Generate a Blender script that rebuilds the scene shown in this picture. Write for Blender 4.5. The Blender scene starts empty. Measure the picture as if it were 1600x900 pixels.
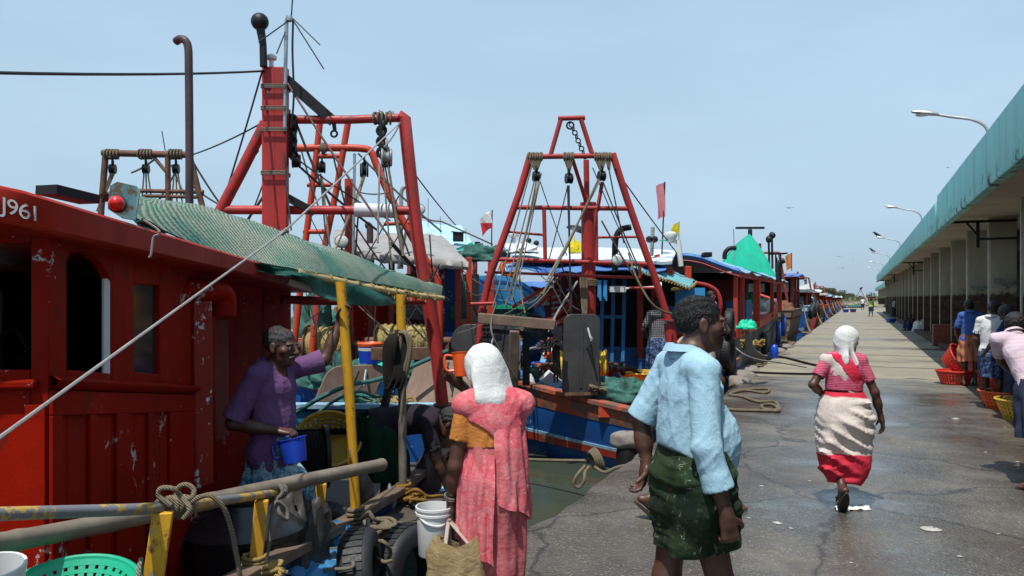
import bpy, math, random
import numpy as np
from mathutils import Vector, Matrix, noise as mnoise
R = math.radians
random.seed(11)
RNG = np.random.default_rng(5)
scene = bpy.context.scene
COL = scene.collection
# camera numbers
EYE = 1.7
TH = R(24.3)
CT, ST = math.cos(TH), math.sin(TH)
FPX = 1200.0
HORIZ = 465.0
def C(lat, d, z):
 """camera-aligned ground frame (right, ahead, up) -> world"""
 return Vector((lat * CT - d * ST, lat * ST + d * CT, z))
def W(px, py, d):
 """survey helper: a measured image bearing and a distance -> world point"""
 return C((px - 800.0) / FPX * d, d, EYE - (py - HORIZ) / FPX * d)
def rot_facing(v):
 return math.atan2(-v[0], v[1])
def facing(deg):
 """direction: 0 = camera right, 90 = away from camera"""
 a = R(deg)
 return Vector((CT * math.cos(a) - ST * math.sin(a), ST * math.cos(a) + CT * math.sin(a), 0))
# mesh builder
class MB:
 def __init__(self):
  self.v = []
  self.f = []
 def add(self, vs, fs):
  o = len(self.v)
  self.v.extend([tuple(p) for p in vs])
  self.f.extend([tuple(i + o for i in f) for f in fs])
  return self
 def hexa(self, p):
  """8 corners: bottom 0-3 ccw, top 4-7 ccw"""
  return self.add(p, [(3, 2, 1, 0), (4, 5, 6, 7), (0, 1, 5, 4), (1, 2, 6, 5), (2, 3, 7, 6), (3, 0, 4, 7)])
 def box(self, x0, x1, y0, y1, z0, z1):
  return self.hexa([(x0, y0, z0), (x1, y0, z0), (x1, y1, z0), (x0, y1, z0),
       (x0, y0, z1), (x1, y0, z1), (x1, y1, z1), (x0, y1, z1)])
 def obox(self, c, ax, ay, az):
  """oriented box: centre and three half-extent vectors"""
  c, ax, ay, az = Vector(c), Vector(ax), Vector(ay), Vector(az)
  if ax.cross(ay).dot(az) < 0:
   ax = -ax
  p = []
  for s in (-1, 1):
   for a, b in ((-1, -1), (1, -1), (1, 1), (-1, 1)):
    p.append(c + ax * a + ay * b + az * s)
  return self.hexa(p)
 def beam(self, p, q, w, h, up=(0, 0, 1)):
  p, q = Vector(p), Vector(q)
  d = q - p
  L = d.length
  d = d / L
  u = Vector(up)
  s = d.cross(u)
  if s.length < 1e-4:
   s = d.cross(Vector((1, 0, 0)))
  s.normalize()
  u = s.cross(d).normalized()
  return self.obox((p + q) / 2, d * (L / 2), s * (w / 2), u * (h / 2))
 def tube(self, pts, r, seg=10, closed=False, caps=True, flat=1.0):
  pts = [Vector(p) for p in pts]
  n = len(pts)
  rr = r if isinstance(r, (list, tuple)) else [r] * n
  t0 = (pts[1] - pts[0]).normalized()
  ref = Vector((0, 0, 1)) if abs(t0.z) < 0.9 else Vector((1, 0, 0))
  nrm = t0.cross(ref).normalized()
  vs = []
  for i, p in enumerate(pts):
   if closed:
    t = (pts[(i + 1) % n] - pts[i - 1]).normalized()
   else:
    t = (pts[min(i + 1, n - 1)] - pts[max(i - 1, 0)])
    t = t.normalized() if t.length > 1e-9 else t0
   nrm = (nrm - t * nrm.dot(t))
   nrm = nrm.normalized() if nrm.length > 1e-6 else t.orthogonal().normalized()
   b = t.cross(nrm)
   for k in range(seg):
    a = 2 * math.pi * k / seg
    vs.append(p + (nrm * math.cos(a) + b * math.sin(a) * flat) * rr[i])
  fs = []
  m = n if closed else n - 1
  for i in range(m):
   j = (i + 1) % n
   for k in range(seg):
    k2 = (k + 1) % seg
    fs.append((i * seg + k, i * seg + k2, j * seg + k2, j * seg + k))
  if caps and not closed:
   fs.append(tuple(range(seg - 1, -1, -1)))
   fs.append(tuple((n - 1) * seg + k for k in range(seg)))
  return self.add(vs, fs)
 def lathe(self, prof, origin, axis=(0, 0, 1), seg=24, close=False):
  """prof: list of (radius, height) along axis"""
  o = Vector(origin)
  a = Vector(axis).normalized()
  u = a.orthogonal().normalized()
  w = a.cross(u)
  vs, fs = [], []
  n = len(prof)
  for r, h in prof:
   for k in range(seg):
    t = 2 * math.pi * k / seg
    vs.append(o + a * h + (u * math.cos(t) + w * math.sin(t)) * max(r, 1e-4))
  for i in range(n - 1):
   for k in range(seg):
    k2 = (k + 1) % seg
    fs.append((i * seg + k, i * seg + k2, (i + 1) * seg + k2, (i + 1) * seg + k))
  if close:
   fs.append(tuple(range(seg - 1, -1, -1)))
   fs.append(tuple((n - 1) * seg + k for k in range(seg)))
  return self.add(vs, fs)
 def ball(self, c, r, seg=14, rings=8, sc=(1, 1, 1)):
  prof = [(r * math.sin(math.pi * i / rings), -r * math.cos(math.pi * i / rings)) for i in range(rings + 1)]
  o = len(self.v)
  self.lathe(prof, (0, 0, 0), (0, 0, 1), seg)
  c = Vector(c)
  for i in range(o, len(self.v)):
   p = self.v[i]
   self.v[i] = (p[0] * sc[0] + c.x, p[1] * sc[1] + c.y, p[2] * sc[2] + c.z)
  return self
 def torus(self, c, axis, R_, r, seg=26, ts=10, flat=1.0):
  c = Vector(c)
  a = Vector(axis).normalized()
  u = a.orthogonal().normalized()
  w = a.cross(u)
  vs, fs = [], []
  for i in range(seg):
   t = 2 * math.pi * i / seg
   d = u * math.cos(t) + w * math.sin(t)
   for k in range(ts):
    s = 2 * math.pi * k / ts
    vs.append(c + d * (R_ + r * math.cos(s)) + a * (r * flat * math.sin(s)))
  for i in range(seg):
   j = (i + 1) % seg
   for k in range(ts):
    k2 = (k + 1) % ts
    fs.append((i * ts + k, j * ts + k, j * ts + k2, i * ts + k2))
  return self.add(vs, fs)
 def grid(self, rows, thick=0.0):
  """rows: list of equal-length point lists; thick>0 gives it a back side"""
  n, m = len(rows), len(rows[0])
  P = [[Vector(p) for p in r] for r in rows]
  vs = [p for r in P for p in r]
  fs = []
  for i in range(n - 1):
   for j in range(m - 1):
    fs.append((i * m + j, i * m + j + 1, (i + 1) * m + j + 1, (i + 1) * m + j))
  if thick > 0:
   N = []
   for i in range(n):
    for j in range(m):
     a = P[min(i + 1, n - 1)][j] - P[max(i - 1, 0)][j]
     b = P[i][min(j + 1, m - 1)] - P[i][max(j - 1, 0)]
     c = b.cross(a)
     N.append(c.normalized() if c.length > 1e-9 else Vector((0, 0, 1)))
   k = len(vs)
   vs = vs + [p - q * thick for p, q in zip(vs, N)]
   fs = fs + [tuple(k + t for t in reversed(f)) for f in fs]
   bd = [j for j in range(m)] + [i * m + m - 1 for i in range(1, n)] + \
     [(n - 1) * m + j for j in range(m - 2, -1, -1)] + [i * m for i in range(n - 2, 0, -1)]
   for a, b in zip(bd, bd[1:] + bd[:1]):
    fs.append((b, a, a + k, b + k))
  return self.add(vs, fs)
 def prism(self, poly, ext):
  """closed polygon of points extruded by vector ext"""
  e = Vector(ext)
  p = [Vector(q) for q in poly]
  n = len(p)
  vs = p + [q + e for q in p]
  fs = [tuple(range(n - 1, -1, -1)), tuple(range(n, 2 * n))]
  for i in range(n):
   j = (i + 1) % n
   fs.append((i, j, n + j, n + i))
  return self.add(vs, fs)
 def build(self, name, mat, parent=None, smooth=True, angle=38, base=None, bevel=0.0):
  """link as ONE object; vertices are in world space, stored relative to the root"""
  off = Vector((0, 0, 0))
  if parent is not None:
   r = parent
   while r.parent is not None:
    r = r.parent
   off = Vector(r.location)
  elif base is not None:
   off = Vector(base)
  me = bpy.data.meshes.new(name)
  vs = [(p[0] - off.x, p[1] - off.y, p[2] - off.z) for p in self.v]
  me.from_pydata(vs, [], self.f)
  me.validate(clean_customdata=False)
  ob = finish(me, name, mat, parent, smooth, angle)
  if parent is None:
   ob.location = off
  if bevel > 0:
   b = ob.modifiers.new('bevel', 'BEVEL')
   b.width = bevel
   b.segments = 2
   b.limit_method = 'ANGLE'
   b.angle_limit = R(40)
  return ob
def finish(me, name, mat, parent, smooth=True, angle=38):
 if mat is not None:
  me.materials.append(mat)
 if smooth:
  me.shade_smooth()
  if angle is not None:
   me.set_sharp_from_angle(angle=R(angle))
 ob = bpy.data.objects.new(name, me)
 COL.objects.link(ob)
 if parent is not None:
  ob.parent = parent
 return ob
def tag(o, label=None, cat=None, group=None, kind=None):
 if label:
  o['label'] = label
 if cat:
  o['category'] = cat
 if group:
  o['group'] = group
 if kind:
  o['kind'] = kind
 return o
def empty(name, loc, label=None, cat=None, group=None, rz=0.0):
 o = bpy.data.objects.new(name, None)
 o.empty_display_size = 0.2
 COL.objects.link(o)
 o.location = loc
 o.rotation_euler = (0, 0, rz)
 tag(o, label, cat, group)
 return o
def kids(o):
 return list(o.children)
def copy_tree(o, parent=None):
 c = o.copy()
 COL.objects.link(c)
 if parent is not None:
  c.parent = parent
 for ch in kids(o):
  copy_tree(ch, c)
 return c
def catmull(pts, n=8, closed=False):
 P = [Vector(p) for p in pts]
 out = []
 m = len(P)
 for i in range(m if closed else m - 1):
  if closed:
   p0, p1, p2, p3 = P[i - 1], P[i], P[(i + 1) % m], P[(i + 2) % m]
  else:
   p0, p1, p2, p3 = P[max(i - 1, 0)], P[i], P[i + 1], P[min(i + 2, m - 1)]
  for k in range(n):
   t = k / n
   out.append(0.5 * ((2 * p1) + (p2 - p0) * t + (2 * p0 - 5 * p1 + 4 * p2 - p3) * t * t +
        (3 * p1 - p0 - 3 * p2 + p3) * t ** 3))
 if not closed:
  out.append(P[-1])
 return out
def sag(p, q, s, n=10):
 p, q = Vector(p), Vector(q)
 return [p.lerp(q, i / n) - Vector((0, 0, s * 4 * (i / n) * (1 - i / n))) for i in range(n + 1)]
def interp(xs, ys, x):
 return float(np.interp(x, xs, ys))
# materials
M = {}
class NT:
 def __init__(self, name):
  self.m = bpy.data.materials.new(name)
  self.m.use_nodes = True
  self.t = self.m.node_tree
  self.b = self.t.nodes['Principled BSDF']
  self.out = self.t.nodes['Material Output']
  self.tc = self.t.nodes.new('ShaderNodeTexCoord')
 def n(self, typ, **kw):
  nd = self.t.nodes.new(typ)
  for k, v in kw.items():
   if hasattr(nd, k) and not k.startswith('i_'):
    setattr(nd, k, v)
  return nd
 def l(self, a, b):
  self.t.links.new(a, b)
 def mapping(self, scale=(1, 1, 1), rot=(0, 0, 0), coord='Object'):
  mp = self.n('ShaderNodeMapping')
  mp.inputs['Scale'].default_value = scale
  mp.inputs['Rotation'].default_value = rot
  self.l(self.tc.outputs[coord], mp.inputs['Vector'])
  return mp.outputs[0]
 def noise(self, scale, detail=5, rough=0.6, vec=None, dist=0.0):
  nd = self.n('ShaderNodeTexNoise')
  nd.inputs['Scale'].default_value = scale
  nd.inputs['Detail'].default_value = detail
  nd.inputs['Roughness'].default_value = rough
  nd.inputs['Distortion'].default_value = dist
  self.l(vec if vec is not None else self.tc.outputs['Object'], nd.inputs['Vector'])
  return nd.outputs['Fac']
 def voro(self, scale, feature='F1', vec=None, out='Distance'):
  nd = self.n('ShaderNodeTexVoronoi', feature=feature)
  nd.inputs['Scale'].default_value = scale
  self.l(vec if vec is not None else self.tc.outputs['Object'], nd.inputs['Vector'])
  return nd.outputs[out]
 def wave(self, scale, dist=0.0, detail=2, vec=None, axis='X', prof='SIN', dscale=1.0):
  nd = self.n('ShaderNodeTexWave', bands_direction=axis, wave_profile=prof)
  nd.inputs['Scale'].default_value = scale
  nd.inputs['Distortion'].default_value = dist
  nd.inputs['Detail'].default_value = detail
  nd.inputs['Detail Scale'].default_value = dscale
  self.l(vec if vec is not None else self.tc.outputs['Object'], nd.inputs['Vector'])
  return nd.outputs['Fac']
 def ramp(self, fac, stops, interp='LINEAR'):
  nd = self.n('ShaderNodeValToRGB')
  nd.color_ramp.interpolation = interp
  e = nd.color_ramp.elements
  while len(e) < len(stops):
   e.new(0.5)
  for el, (p, c) in zip(e, stops):
   el.position = p
   el.color = (c, c, c, 1) if isinstance(c, (int, float)) else (c[0], c[1], c[2], 1)
  self.l(fac, nd.inputs[0])
  return nd.outputs[0]
 def mix(self, fac, a, b, mode='MIX'):
  nd = self.n('ShaderNodeMix', data_type='RGBA', blend_type=mode)
  nd.clamp_factor = True
  for sock, v in ((nd.inputs[0], fac), (nd.inputs[6], a), (nd.inputs[7], b)):
   if isinstance(v, (int, float)):
    sock.default_value = v if sock == nd.inputs[0] else (v, v, v, 1)
   elif isinstance(v, (tuple, list)):
    sock.default_value = (v[0], v[1], v[2], 1)
   else:
    self.l(v, sock)
  return nd.outputs[2]
 def math(self, op, a, b=0.0, clamp=False):
  nd = self.n('ShaderNodeMath', operation=op)
  nd.use_clamp = clamp
  for s, v in ((nd.inputs[0], a), (nd.inputs[1], b)):
   if isinstance(v, (int, float)):
    s.default_value = v
   else:
    self.l(v, s)
  return nd.outputs[0]
 def sep(self, vec=None, coord='Object'):
  nd = self.n('ShaderNodeSeparateXYZ')
  self.l(vec if vec is not None else self.tc.outputs[coord], nd.inputs[0])
  return nd.outputs
 def set(self, **kw):
  for k, v in kw.items():
   k = {'col': 'Base Color', 'rough': 'Roughness', 'metal': 'Metallic', 'spec': 'Specular IOR Level',
     'normal': 'Normal', 'alpha': 'Alpha', 'trans': 'Transmission Weight', 'sheen': 'Sheen Weight',
     'sss': 'Subsurface Weight', 'coat': 'Coat Weight', 'ior': 'IOR'}.get(k, k)
   s = self.b.inputs[k]
   if isinstance(v, (int, float)):
    s.default_value = v
   elif isinstance(v, (tuple, list)):
    s.default_value = (v[0], v[1], v[2], 1)
   else:
    self.l(v, s)
  return self
 def bump(self, h, strength=0.3, dist=0.01, prev=None):
  nd = self.n('ShaderNodeBump')
  nd.inputs['Strength'].default_value = strength
  nd.inputs['Distance'].default_value = dist
  self.l(h, nd.inputs['Height'])
  if prev is not None:
   self.l(prev, nd.inputs['Normal'])
  return nd.outputs[0]
def dk(c, f):
 return (c[0] * f, c[1] * f, c[2] * f)
def paint(name, col, chip=None, amt=0.35, rough=0.5, scale=6.0, var=0.35, rust=None, bump=0.15, spec=0.35):
 """brushed boat paint: tone drift, grime streaks, chipped flakes"""
 t = NT(name)
 v1 = t.noise(scale * 0.35, 6, 0.65)
 streak = t.noise(scale * 0.8, 5, 0.7, vec=t.mapping((1, 1, 0.18)))
 base = t.mix(t.ramp(v1, [(0.3, 0.0), (0.7, 1.0)]), dk(col, 1 - var), dk(col, 1 + var * 0.45))
 base = t.mix(t.math('MULTIPLY', t.ramp(streak, [(0.5, 0.0), (0.72, 1.0)]), 0.55), base,
     (col[0] * 0.35 + 0.02, col[1] * 0.35 + 0.018, col[2] * 0.35 + 0.014))
 hgt = v1
 if chip is not None and amt > 0:
  c1 = t.noise(scale * 2.6, 9, 0.72)
  c2 = t.noise(scale * 0.45, 3, 0.5)
  mask = t.math('ADD', c1, t.math('MULTIPLY', t.math('SUBTRACT', c2, 0.5), 0.6))
  mk = t.ramp(mask, [(0.67 - amt * 0.2, 0.0), (0.685 - amt * 0.2, 1.0)])
  base = t.mix(mk, base, chip)
  hgt = t.math('SUBTRACT', v1, t.math('MULTIPLY', mk, 0.6))
 if rust is not None:
  r1 = t.noise(scale * 1.7, 8, 0.7, vec=t.mapping((1, 1, 0.5)))
  base = t.mix(t.ramp(r1, [(0.58, 0.0), (0.66, 1.0)]), base, rust)
 fine = t.noise(scale * 14, 4, 0.6)
 hh = t.math('ADD', hgt, t.math('MULTIPLY', fine, 0.25))
 t.set(col=base, rough=t.ramp(streak, [(0.3, rough * 0.8), (0.75, min(1, rough * 1.35))]),
   normal=t.bump(hh, bump * 2, 0.01))
 t.set(spec=spec)
 M[name] = t.m
 return t.m
def cloth(name, col, col2=None, scale=5.0, wr=0.5, rough=0.9, weave=0.0, folds=9.0):
 t = NT(name)
 n1 = t.noise(scale, 5, 0.6)
 c = t.mix(t.ramp(n1, [(0.35, 0.0), (0.65, 1.0)]), col, col2 if col2 else dk(col, 0.8))
 f1 = t.noise(folds, 4, 0.55, vec=t.mapping((1, 1, 0.35)), dist=0.6)
 f2 = t.noise(folds * 3.1, 4, 0.6, vec=t.mapping((0.5, 1, 1), (0.4, 0.2, 0.7)), dist=0.8)
 nb = t.bump(t.math('ADD', f1, t.math('MULTIPLY', f2, 0.4)), wr, 0.03)
 w = t.noise(420, 2, 0.5)
 nb = t.bump(w, 0.15, 0.002, nb)
 t.set(col=c, rough=rough, normal=nb, sheen=0.0, spec=0.2)
 M[name] = t.m
 return t
def plain(name, col, rough=0.6, metal=0.0, var=0.25, scale=8.0, bump=0.1, col2=None, spec=0.5):
 t = NT(name)
 n1 = t.noise(scale, 6, 0.65)
 c = t.mix(t.ramp(n1, [(0.3, 0.0), (0.7, 1.0)]), dk(col, 1 - var), col2 if col2 else dk(col, 1 + var * 0.5))
 fine = t.noise(scale * 9, 4, 0.6)
 t.set(col=c, rough=t.ramp(fine, [(0.3, rough * 0.85), (0.7, min(1.0, rough * 1.15))]), metal=metal,
   normal=t.bump(t.math('ADD', n1, t.math('MULTIPLY', fine, 0.3)), bump, 0.01), spec=spec)
 M[name] = t.m
 return t
def rope_mat(name, col, scale=55.0, dark=0.5):
 t = NT(name)
 w = t.wave(scale, 1.0, 1, vec=t.mapping((1, 1, 1), (0.5, 0.5, 0.6)), axis='DIAGONAL')
 n1 = t.noise(9, 5, 0.6)
 c = t.mix(t.ramp(w, [(0.2, 0.0), (0.6, 1.0)]), dk(col, dark), col)
 c = t.mix(t.ramp(n1, [(0.4, 0.0), (0.7, 0.6)]), c, dk(col, 0.45))
 t.set(col=c, rough=0.9, normal=t.bump(w, 0.8, 0.006), spec=0.15)
 M[name] = t.m
 return t
RED = (0.40, 0.03, 0.022)
paint('red_cabin', (0.27, 0.008, 0.0015), (0.42, 0.40, 0.38), 0.03, 0.55, 5.0, 0.32, bump=0.22, spec=0.06, rust=(0.13, 0.014, 0.006))
paint('red_fascia', (0.34, 0.02, 0.009), (0.50, 0.30, 0.24), 0.06, 0.5, 4.0, 0.25, bump=0.12, spec=0.15)
paint('red_chipped', (0.28, 0.010, 0.003), (0.50, 0.52, 0.58), 0.42, 0.5, 5.0, 0.3)
paint('red_pipe', (0.40, 0.032, 0.028), (0.13, 0.06, 0.05), 0.22, 0.45, 5.0, 0.32, bump=0.12, rust=(0.20, 0.035, 0.025))
paint('red_pipe_old', (0.40, 0.03, 0.025), (0.10, 0.06, 0.05), 0.35, 0.5, 5.0, 0.35, bump=0.1)
paint('red_bright', (0.55, 0.05, 0.02), (0.35, 0.12, 0.08), 0.1, 0.45, 4.0, 0.22)
paint('red_dull', (0.28, 0.035, 0.025), (0.18, 0.12, 0.1), 0.25, 0.6, 3.0, 0.4)
paint('rail_worn_wood', (0.48, 0.10, 0.05), (0.16, 0.10, 0.075), 0.95, 0.7, 3.0, 0.35, bump=0.3)
paint('stripe_worn', (0.38, 0.035, 0.02), (0.20, 0.12, 0.09), 0.2, 0.55, 3.0, 0.3)
paint('hull_blue', (0.012, 0.085, 0.30), (0.25, 0.35, 0.42), 0.06, 0.38, 3.5, 0.4)
paint('hull_teal', (0.02, 0.16, 0.30), (0.2, 0.3, 0.3), 0.1, 0.5, 3.0, 0.4)
paint('deck_blue', (0.04, 0.20, 0.42), (0.25, 0.3, 0.32), 0.35, 0.6, 4.0, 0.35)
paint('sky_blue_paint', (0.05, 0.30, 0.62), (0.3, 0.4, 0.45), 0.12, 0.5, 2.5, 0.25)
paint('pale_blue_paint', (0.30, 0.52, 0.66), (0.22, 0.25, 0.24), 0.3, 0.6, 3.0, 0.25)
paint('ladder_blue', (0.03, 0.13, 0.30), (0.2, 0.2, 0.2), 0.08, 0.5, 4.0, 0.25)
paint('white_paint', (0.66, 0.67, 0.66), (0.30, 0.24, 0.18), 0.15, 0.5, 3.0, 0.15)
paint('pale_green_paint', (0.42, 0.55, 0.48), (0.3, 0.26, 0.2), 0.2, 0.6, 2.0, 0.2)
paint('yellow_post', (0.66, 0.34, 0.02), (0.30, 0.26, 0.22), 0.35, 0.45, 7.0, 0.25, rust=(0.16, 0.06, 0.03))
paint('yellow_rail', (0.52, 0.32, 0.06), (0.17, 0.17, 0.19), 0.95, 0.5, 9.0, 0.25)
paint('black_hull', (0.03, 0.026, 0.022), (0.14, 0.12, 0.10), 0.4, 0.7, 2.0, 0.4)
paint('brown_hull', (0.10, 0.055, 0.03), (0.2, 0.18, 0.15), 0.4, 0.7, 2.0, 0.4)
plain('pole_steel', (0.22, 0.20, 0.16), 0.55, 0.3, 0.45, 7)
plain('rust_steel', (0.12, 0.06, 0.04), 0.75, 0.2, 0.5, 6, col2=(0.22, 0.10, 0.06))
plain('exhaust', (0.055, 0.04, 0.048), 0.6, 0.3, 0.35, 4, col2=(0.10, 0.06, 0.06))
plain('dark_iron', (0.022, 0.020, 0.022), 0.5, 0.5, 0.4, 10)
plain('otter_steel', (0.05, 0.048, 0.05), 0.42, 0.3, 0.35, 2.0, col2=(0.075, 0.068, 0.064))
plain('otter_rust', (0.22, 0.13, 0.09), 0.7, 0.2, 0.35, 3.0, col2=(0.28, 0.19, 0.14))
plain('galv', (0.42, 0.43, 0.43), 0.45, 0.7, 0.2, 6)
plain('white_plastic', (0.66, 0.66, 0.64), 0.45, 0, 0.10, 6)
plain('white_pad', (0.60, 0.63, 0.66), 0.6, 0, 0.12, 9, bump=0.3)
plain('black_plastic', (0.013, 0.014, 0.016), 0.28, 0, 0.3, 4, bump=0.06)
plain('rubber', (0.016, 0.016, 0.018), 0.6, 0, 0.4, 9, bump=0.25)
plain('bamboo', (0.16, 0.125, 0.095), 0.55, 0, 0.35, 4, col2=(0.26, 0.21, 0.15))
plain('bamboo_yellow', (0.52, 0.36, 0.12), 0.5, 0, 0.3, 6, col2=(0.60, 0.46, 0.22))
plain('wood_old', (0.17, 0.11, 0.075), 0.8, 0, 0.4, 5, bump=0.5)
plain('plank', (0.07, 0.055, 0.045), 0.75, 0, 0.4, 5, bump=0.4)
plain('dark_void', (0.010, 0.009, 0.010), 0.9, 0, 0.2, 4)
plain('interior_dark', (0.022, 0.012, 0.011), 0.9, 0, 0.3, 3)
plain('glass_dark', (0.02, 0.022, 0.025), 0.12, 0, 0.2, 3, bump=0.0)
plain('lamp_glass', (0.55, 0.56, 0.55), 0.2, 0, 0.1, 5)
plain('lamp_red', (0.62, 0.02, 0.015), 0.25, 0, 0.12, 5, bump=0.02)
plain('jerry_tan', (0.50, 0.28, 0.12), 0.5, 0, 0.15, 6)
plain('stone', (0.23, 0.20, 0.18), 0.9, 0, 0.3, 8, bump=0.6)
plain('drum_rope_yellow', (0.62, 0.42, 0.03), 0.75, 0, 0.2, 14)
plain('orange_plastic', (0.72, 0.09, 0.01), 0.4, 0, 0.1, 6, bump=0.03)
plain('red_plastic', (0.55, 0.035, 0.02), 0.45, 0, 0.12, 6, bump=0.03)
plain('yellow_plastic', (0.62, 0.36, 0.03), 0.5, 0, 0.15, 6, bump=0.03)
plain('blue_plastic', (0.012, 0.06, 0.50), 0.35, 0, 0.1, 6, bump=0.03)
plain('tub_blue', (0.02, 0.07, 0.36), 0.4, 0, 0.1, 6, bump=0.03)
plain('tub_purple', (0.07, 0.03, 0.20), 0.4, 0, 0.1, 6, bump=0.03)
plain('green_plastic', (0.01, 0.36, 0.20), 0.38, 0, 0.1, 6, bump=0.03)
plain('green_dark_plastic', (0.01, 0.10, 0.055), 0.4, 0, 0.15, 6, bump=0.03)
plain('brick_red', (0.25, 0.07, 0.04), 0.85, 0, 0.4, 4)
plain('fish_scrap', (0.42, 0.40, 0.37), 0.6, 0, 0.2, 20, bump=0.5)
rope_mat('rope_tan', (0.30, 0.24, 0.16))
rope_mat('rope_grey', (0.30, 0.27, 0.22))
rope_mat('rope_yellow', (0.55, 0.38, 0.14))
rope_mat('rope_orange', (0.42, 0.22, 0.05))
rope_mat('rope_black', (0.035, 0.03, 0.028))
rope_mat('rope_green', (0.10, 0.26, 0.24))
rope_mat('rope_white', (0.50, 0.49, 0.44))
plain('wire', (0.03, 0.026, 0.026), 0.6, 0.3, 0.3, 10)
plain('wire_rust', (0.15, 0.07, 0.06), 0.7, 0.2, 0.3, 10)
plain('wire_light', (0.33, 0.31, 0.30), 0.6, 0.2, 0.3, 10)
def tarp(name, col, col2, scale=2.2, rough=0.55, wr=0.7):
 t = cloth(name, col, col2, scale, wr, rough, folds=3.0)
 t.set(spec=0.35)
 return t
tarp('tarp_blue', (0.02, 0.07, 0.34), (0.10, 0.24, 0.46))
tarp('tarp_blue_faded', (0.16, 0.33, 0.50), (0.28, 0.46, 0.58))
tarp('tarp_lightblue', (0.33, 0.58, 0.76), (0.44, 0.68, 0.82))
tarp('tarp_teal', (0.10, 0.34, 0.37), (0.17, 0.42, 0.43))
tarp('tarp_green', (0.008, 0.60, 0.36), (0.012, 0.48, 0.29))
paint('lamp_board', (0.16, 0.34, 0.36), (0.16, 0.10, 0.07), 0.7, 0.6, 9.0, 0.35, rust=(0.13, 0.09, 0.07))
tarp('tarp_grey', (0.25, 0.23, 0.21), (0.33, 0.31, 0.285))
tarp('tarp_dark', (0.03, 0.03, 0.032), (0.07, 0.065, 0.06))
tarp('tarp_white', (0.62, 0.66, 0.68), (0.5, 0.55, 0.56))
tarp('tarp_darkgreen', (0.004, 0.065, 0.045), (0.006, 0.09, 0.062))
plain('net_pile_brown', (0.15, 0.05, 0.025), 0.9, 0, 0.5, 12, bump=1.0, col2=(0.24, 0.10, 0.05))
def net_mat(name, col, col2, scale, hole=0.30):
 """knotted netting: real see-through gaps between the strands"""
 t = NT(name)
 v = t.mapping((scale, scale, scale * 0.8))
 w1 = t.wave(1.0, 2.2, 2, vec=t.mapping((scale, scale * 0.6, scale), (0, 0, 0.0)), axis='DIAGONAL', dscale=2)
 w2 = t.wave(1.0, 2.2, 2, vec=t.mapping((-scale, scale * 0.6, scale), (0, 0, 0.0)), axis='DIAGONAL', dscale=2)
 mx = t.math('MAXIMUM', w1, w2)
 a = t.ramp(mx, [(1 - hole - 0.04, 0.0), (1 - hole + 0.04, 1.0)])
 n1 = t.noise(2.4, 5, 0.65)
 c = t.mix(t.ramp(n1, [(0.36, 0.0), (0.62, 1.0)]), col, col2)
 t.set(col=c, rough=0.8, alpha=a, normal=t.bump(mx, 0.6, 0.01), spec=0.2)
 M[name] = t.m
 return t
net_mat('net_awning', (0.085, 0.22, 0.165), (0.27, 0.31, 0.24), 38.0, 0.60)
t_ = plain('net_pile', (0.02, 0.10, 0.085), 0.9, 0, 0.5, 16, bump=1.0, col2=(0.05, 0.17, 0.13))
t_ = plain('net_pile_yellow', (0.35, 0.25, 0.08), 0.9, 0, 0.5, 18, bump=1.0, col2=(0.5, 0.4, 0.15))
t_ = plain('net_pile_orange', (0.40, 0.10, 0.02), 0.9, 0, 0.5, 9, bump=1.0, col2=(0.5, 0.2, 0.05))
def skin(name, col):
 t = NT(name)
 n1 = t.noise(14, 5, 0.6)
 c = t.mix(t.ramp(n1, [(0.3, 0.0), (0.7, 1.0)]), dk(col, 0.8), dk(col, 1.15))
 f = t.noise(150, 3, 0.6)
 t.set(col=c, rough=t.ramp(n1, [(0.3, 0.38), (0.7, 0.52)]), normal=t.bump(f, 0.12, 0.003), spec=0.45)
 t.b.inputs['Subsurface Weight'].default_value = 0.06
 t.b.inputs['Subsurface Radius'].default_value = (0.01, 0.004, 0.002)
 M[name] = t.m
 return t.m
skin('skin_dark', (0.085, 0.038, 0.024))
skin('skin_mid', (0.12, 0.055, 0.034))
t_ = plain('hair_black', (0.012, 0.011, 0.011), 0.5, 0, 0.4, 60, bump=0.9)
t_ = plain('hair_grey', (0.022, 0.02, 0.02), 0.6, 0, 0.6, 70, bump=0.6, col2=(0.05, 0.047, 0.045))
plain('moustache_grey', (0.10, 0.094, 0.09), 0.7, 0, 0.4, 60)
plain('eye_white', (0.55, 0.50, 0.46), 0.25, 0, 0.05, 5, bump=0)
plain('sandal', (0.035, 0.022, 0.018), 0.7, 0, 0.3, 10)
plain('bangle', (0.6, 0.5, 0.35), 0.3, 0.9, 0.1, 10)
t = cloth('shirt_lightblue', (0.42, 0.60, 0.70), (0.48, 0.66, 0.76), 3.0, 0.35, 0.85, folds=9)
st = t.wave(70, 0.5, 1, axis='X')
t.set(col=t.mix(t.math('MULTIPLY', t.ramp(st, [(0.55, 0.0), (0.8, 1.0)]), 0.5), (0.34, 0.52, 0.62), (0.24, 0.42, 0.53)))
cloth('shirt_purple', (0.125, 0.058, 0.155), (0.165, 0.08, 0.185), 3.0, 0.6, 0.85, folds=6)
cloth('shirt_blue', (0.05, 0.11, 0.34), (0.07, 0.14, 0.40), 3.0, 0.5)
cloth('shirt_white', (0.62, 0.62, 0.60), (0.7, 0.7, 0.68), 3.0, 0.5)
cloth('shirt_navy', (0.012, 0.025, 0.09), (0.018, 0.035, 0.12), 3.0, 0.5)
cloth('shirt_beige', (0.36, 0.29, 0.23), (0.42, 0.34, 0.28), 3.0, 0.5)
cloth('shirt_dark', (0.020, 0.014, 0.022), (0.03, 0.02, 0.03), 3.0, 0.5)
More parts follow.
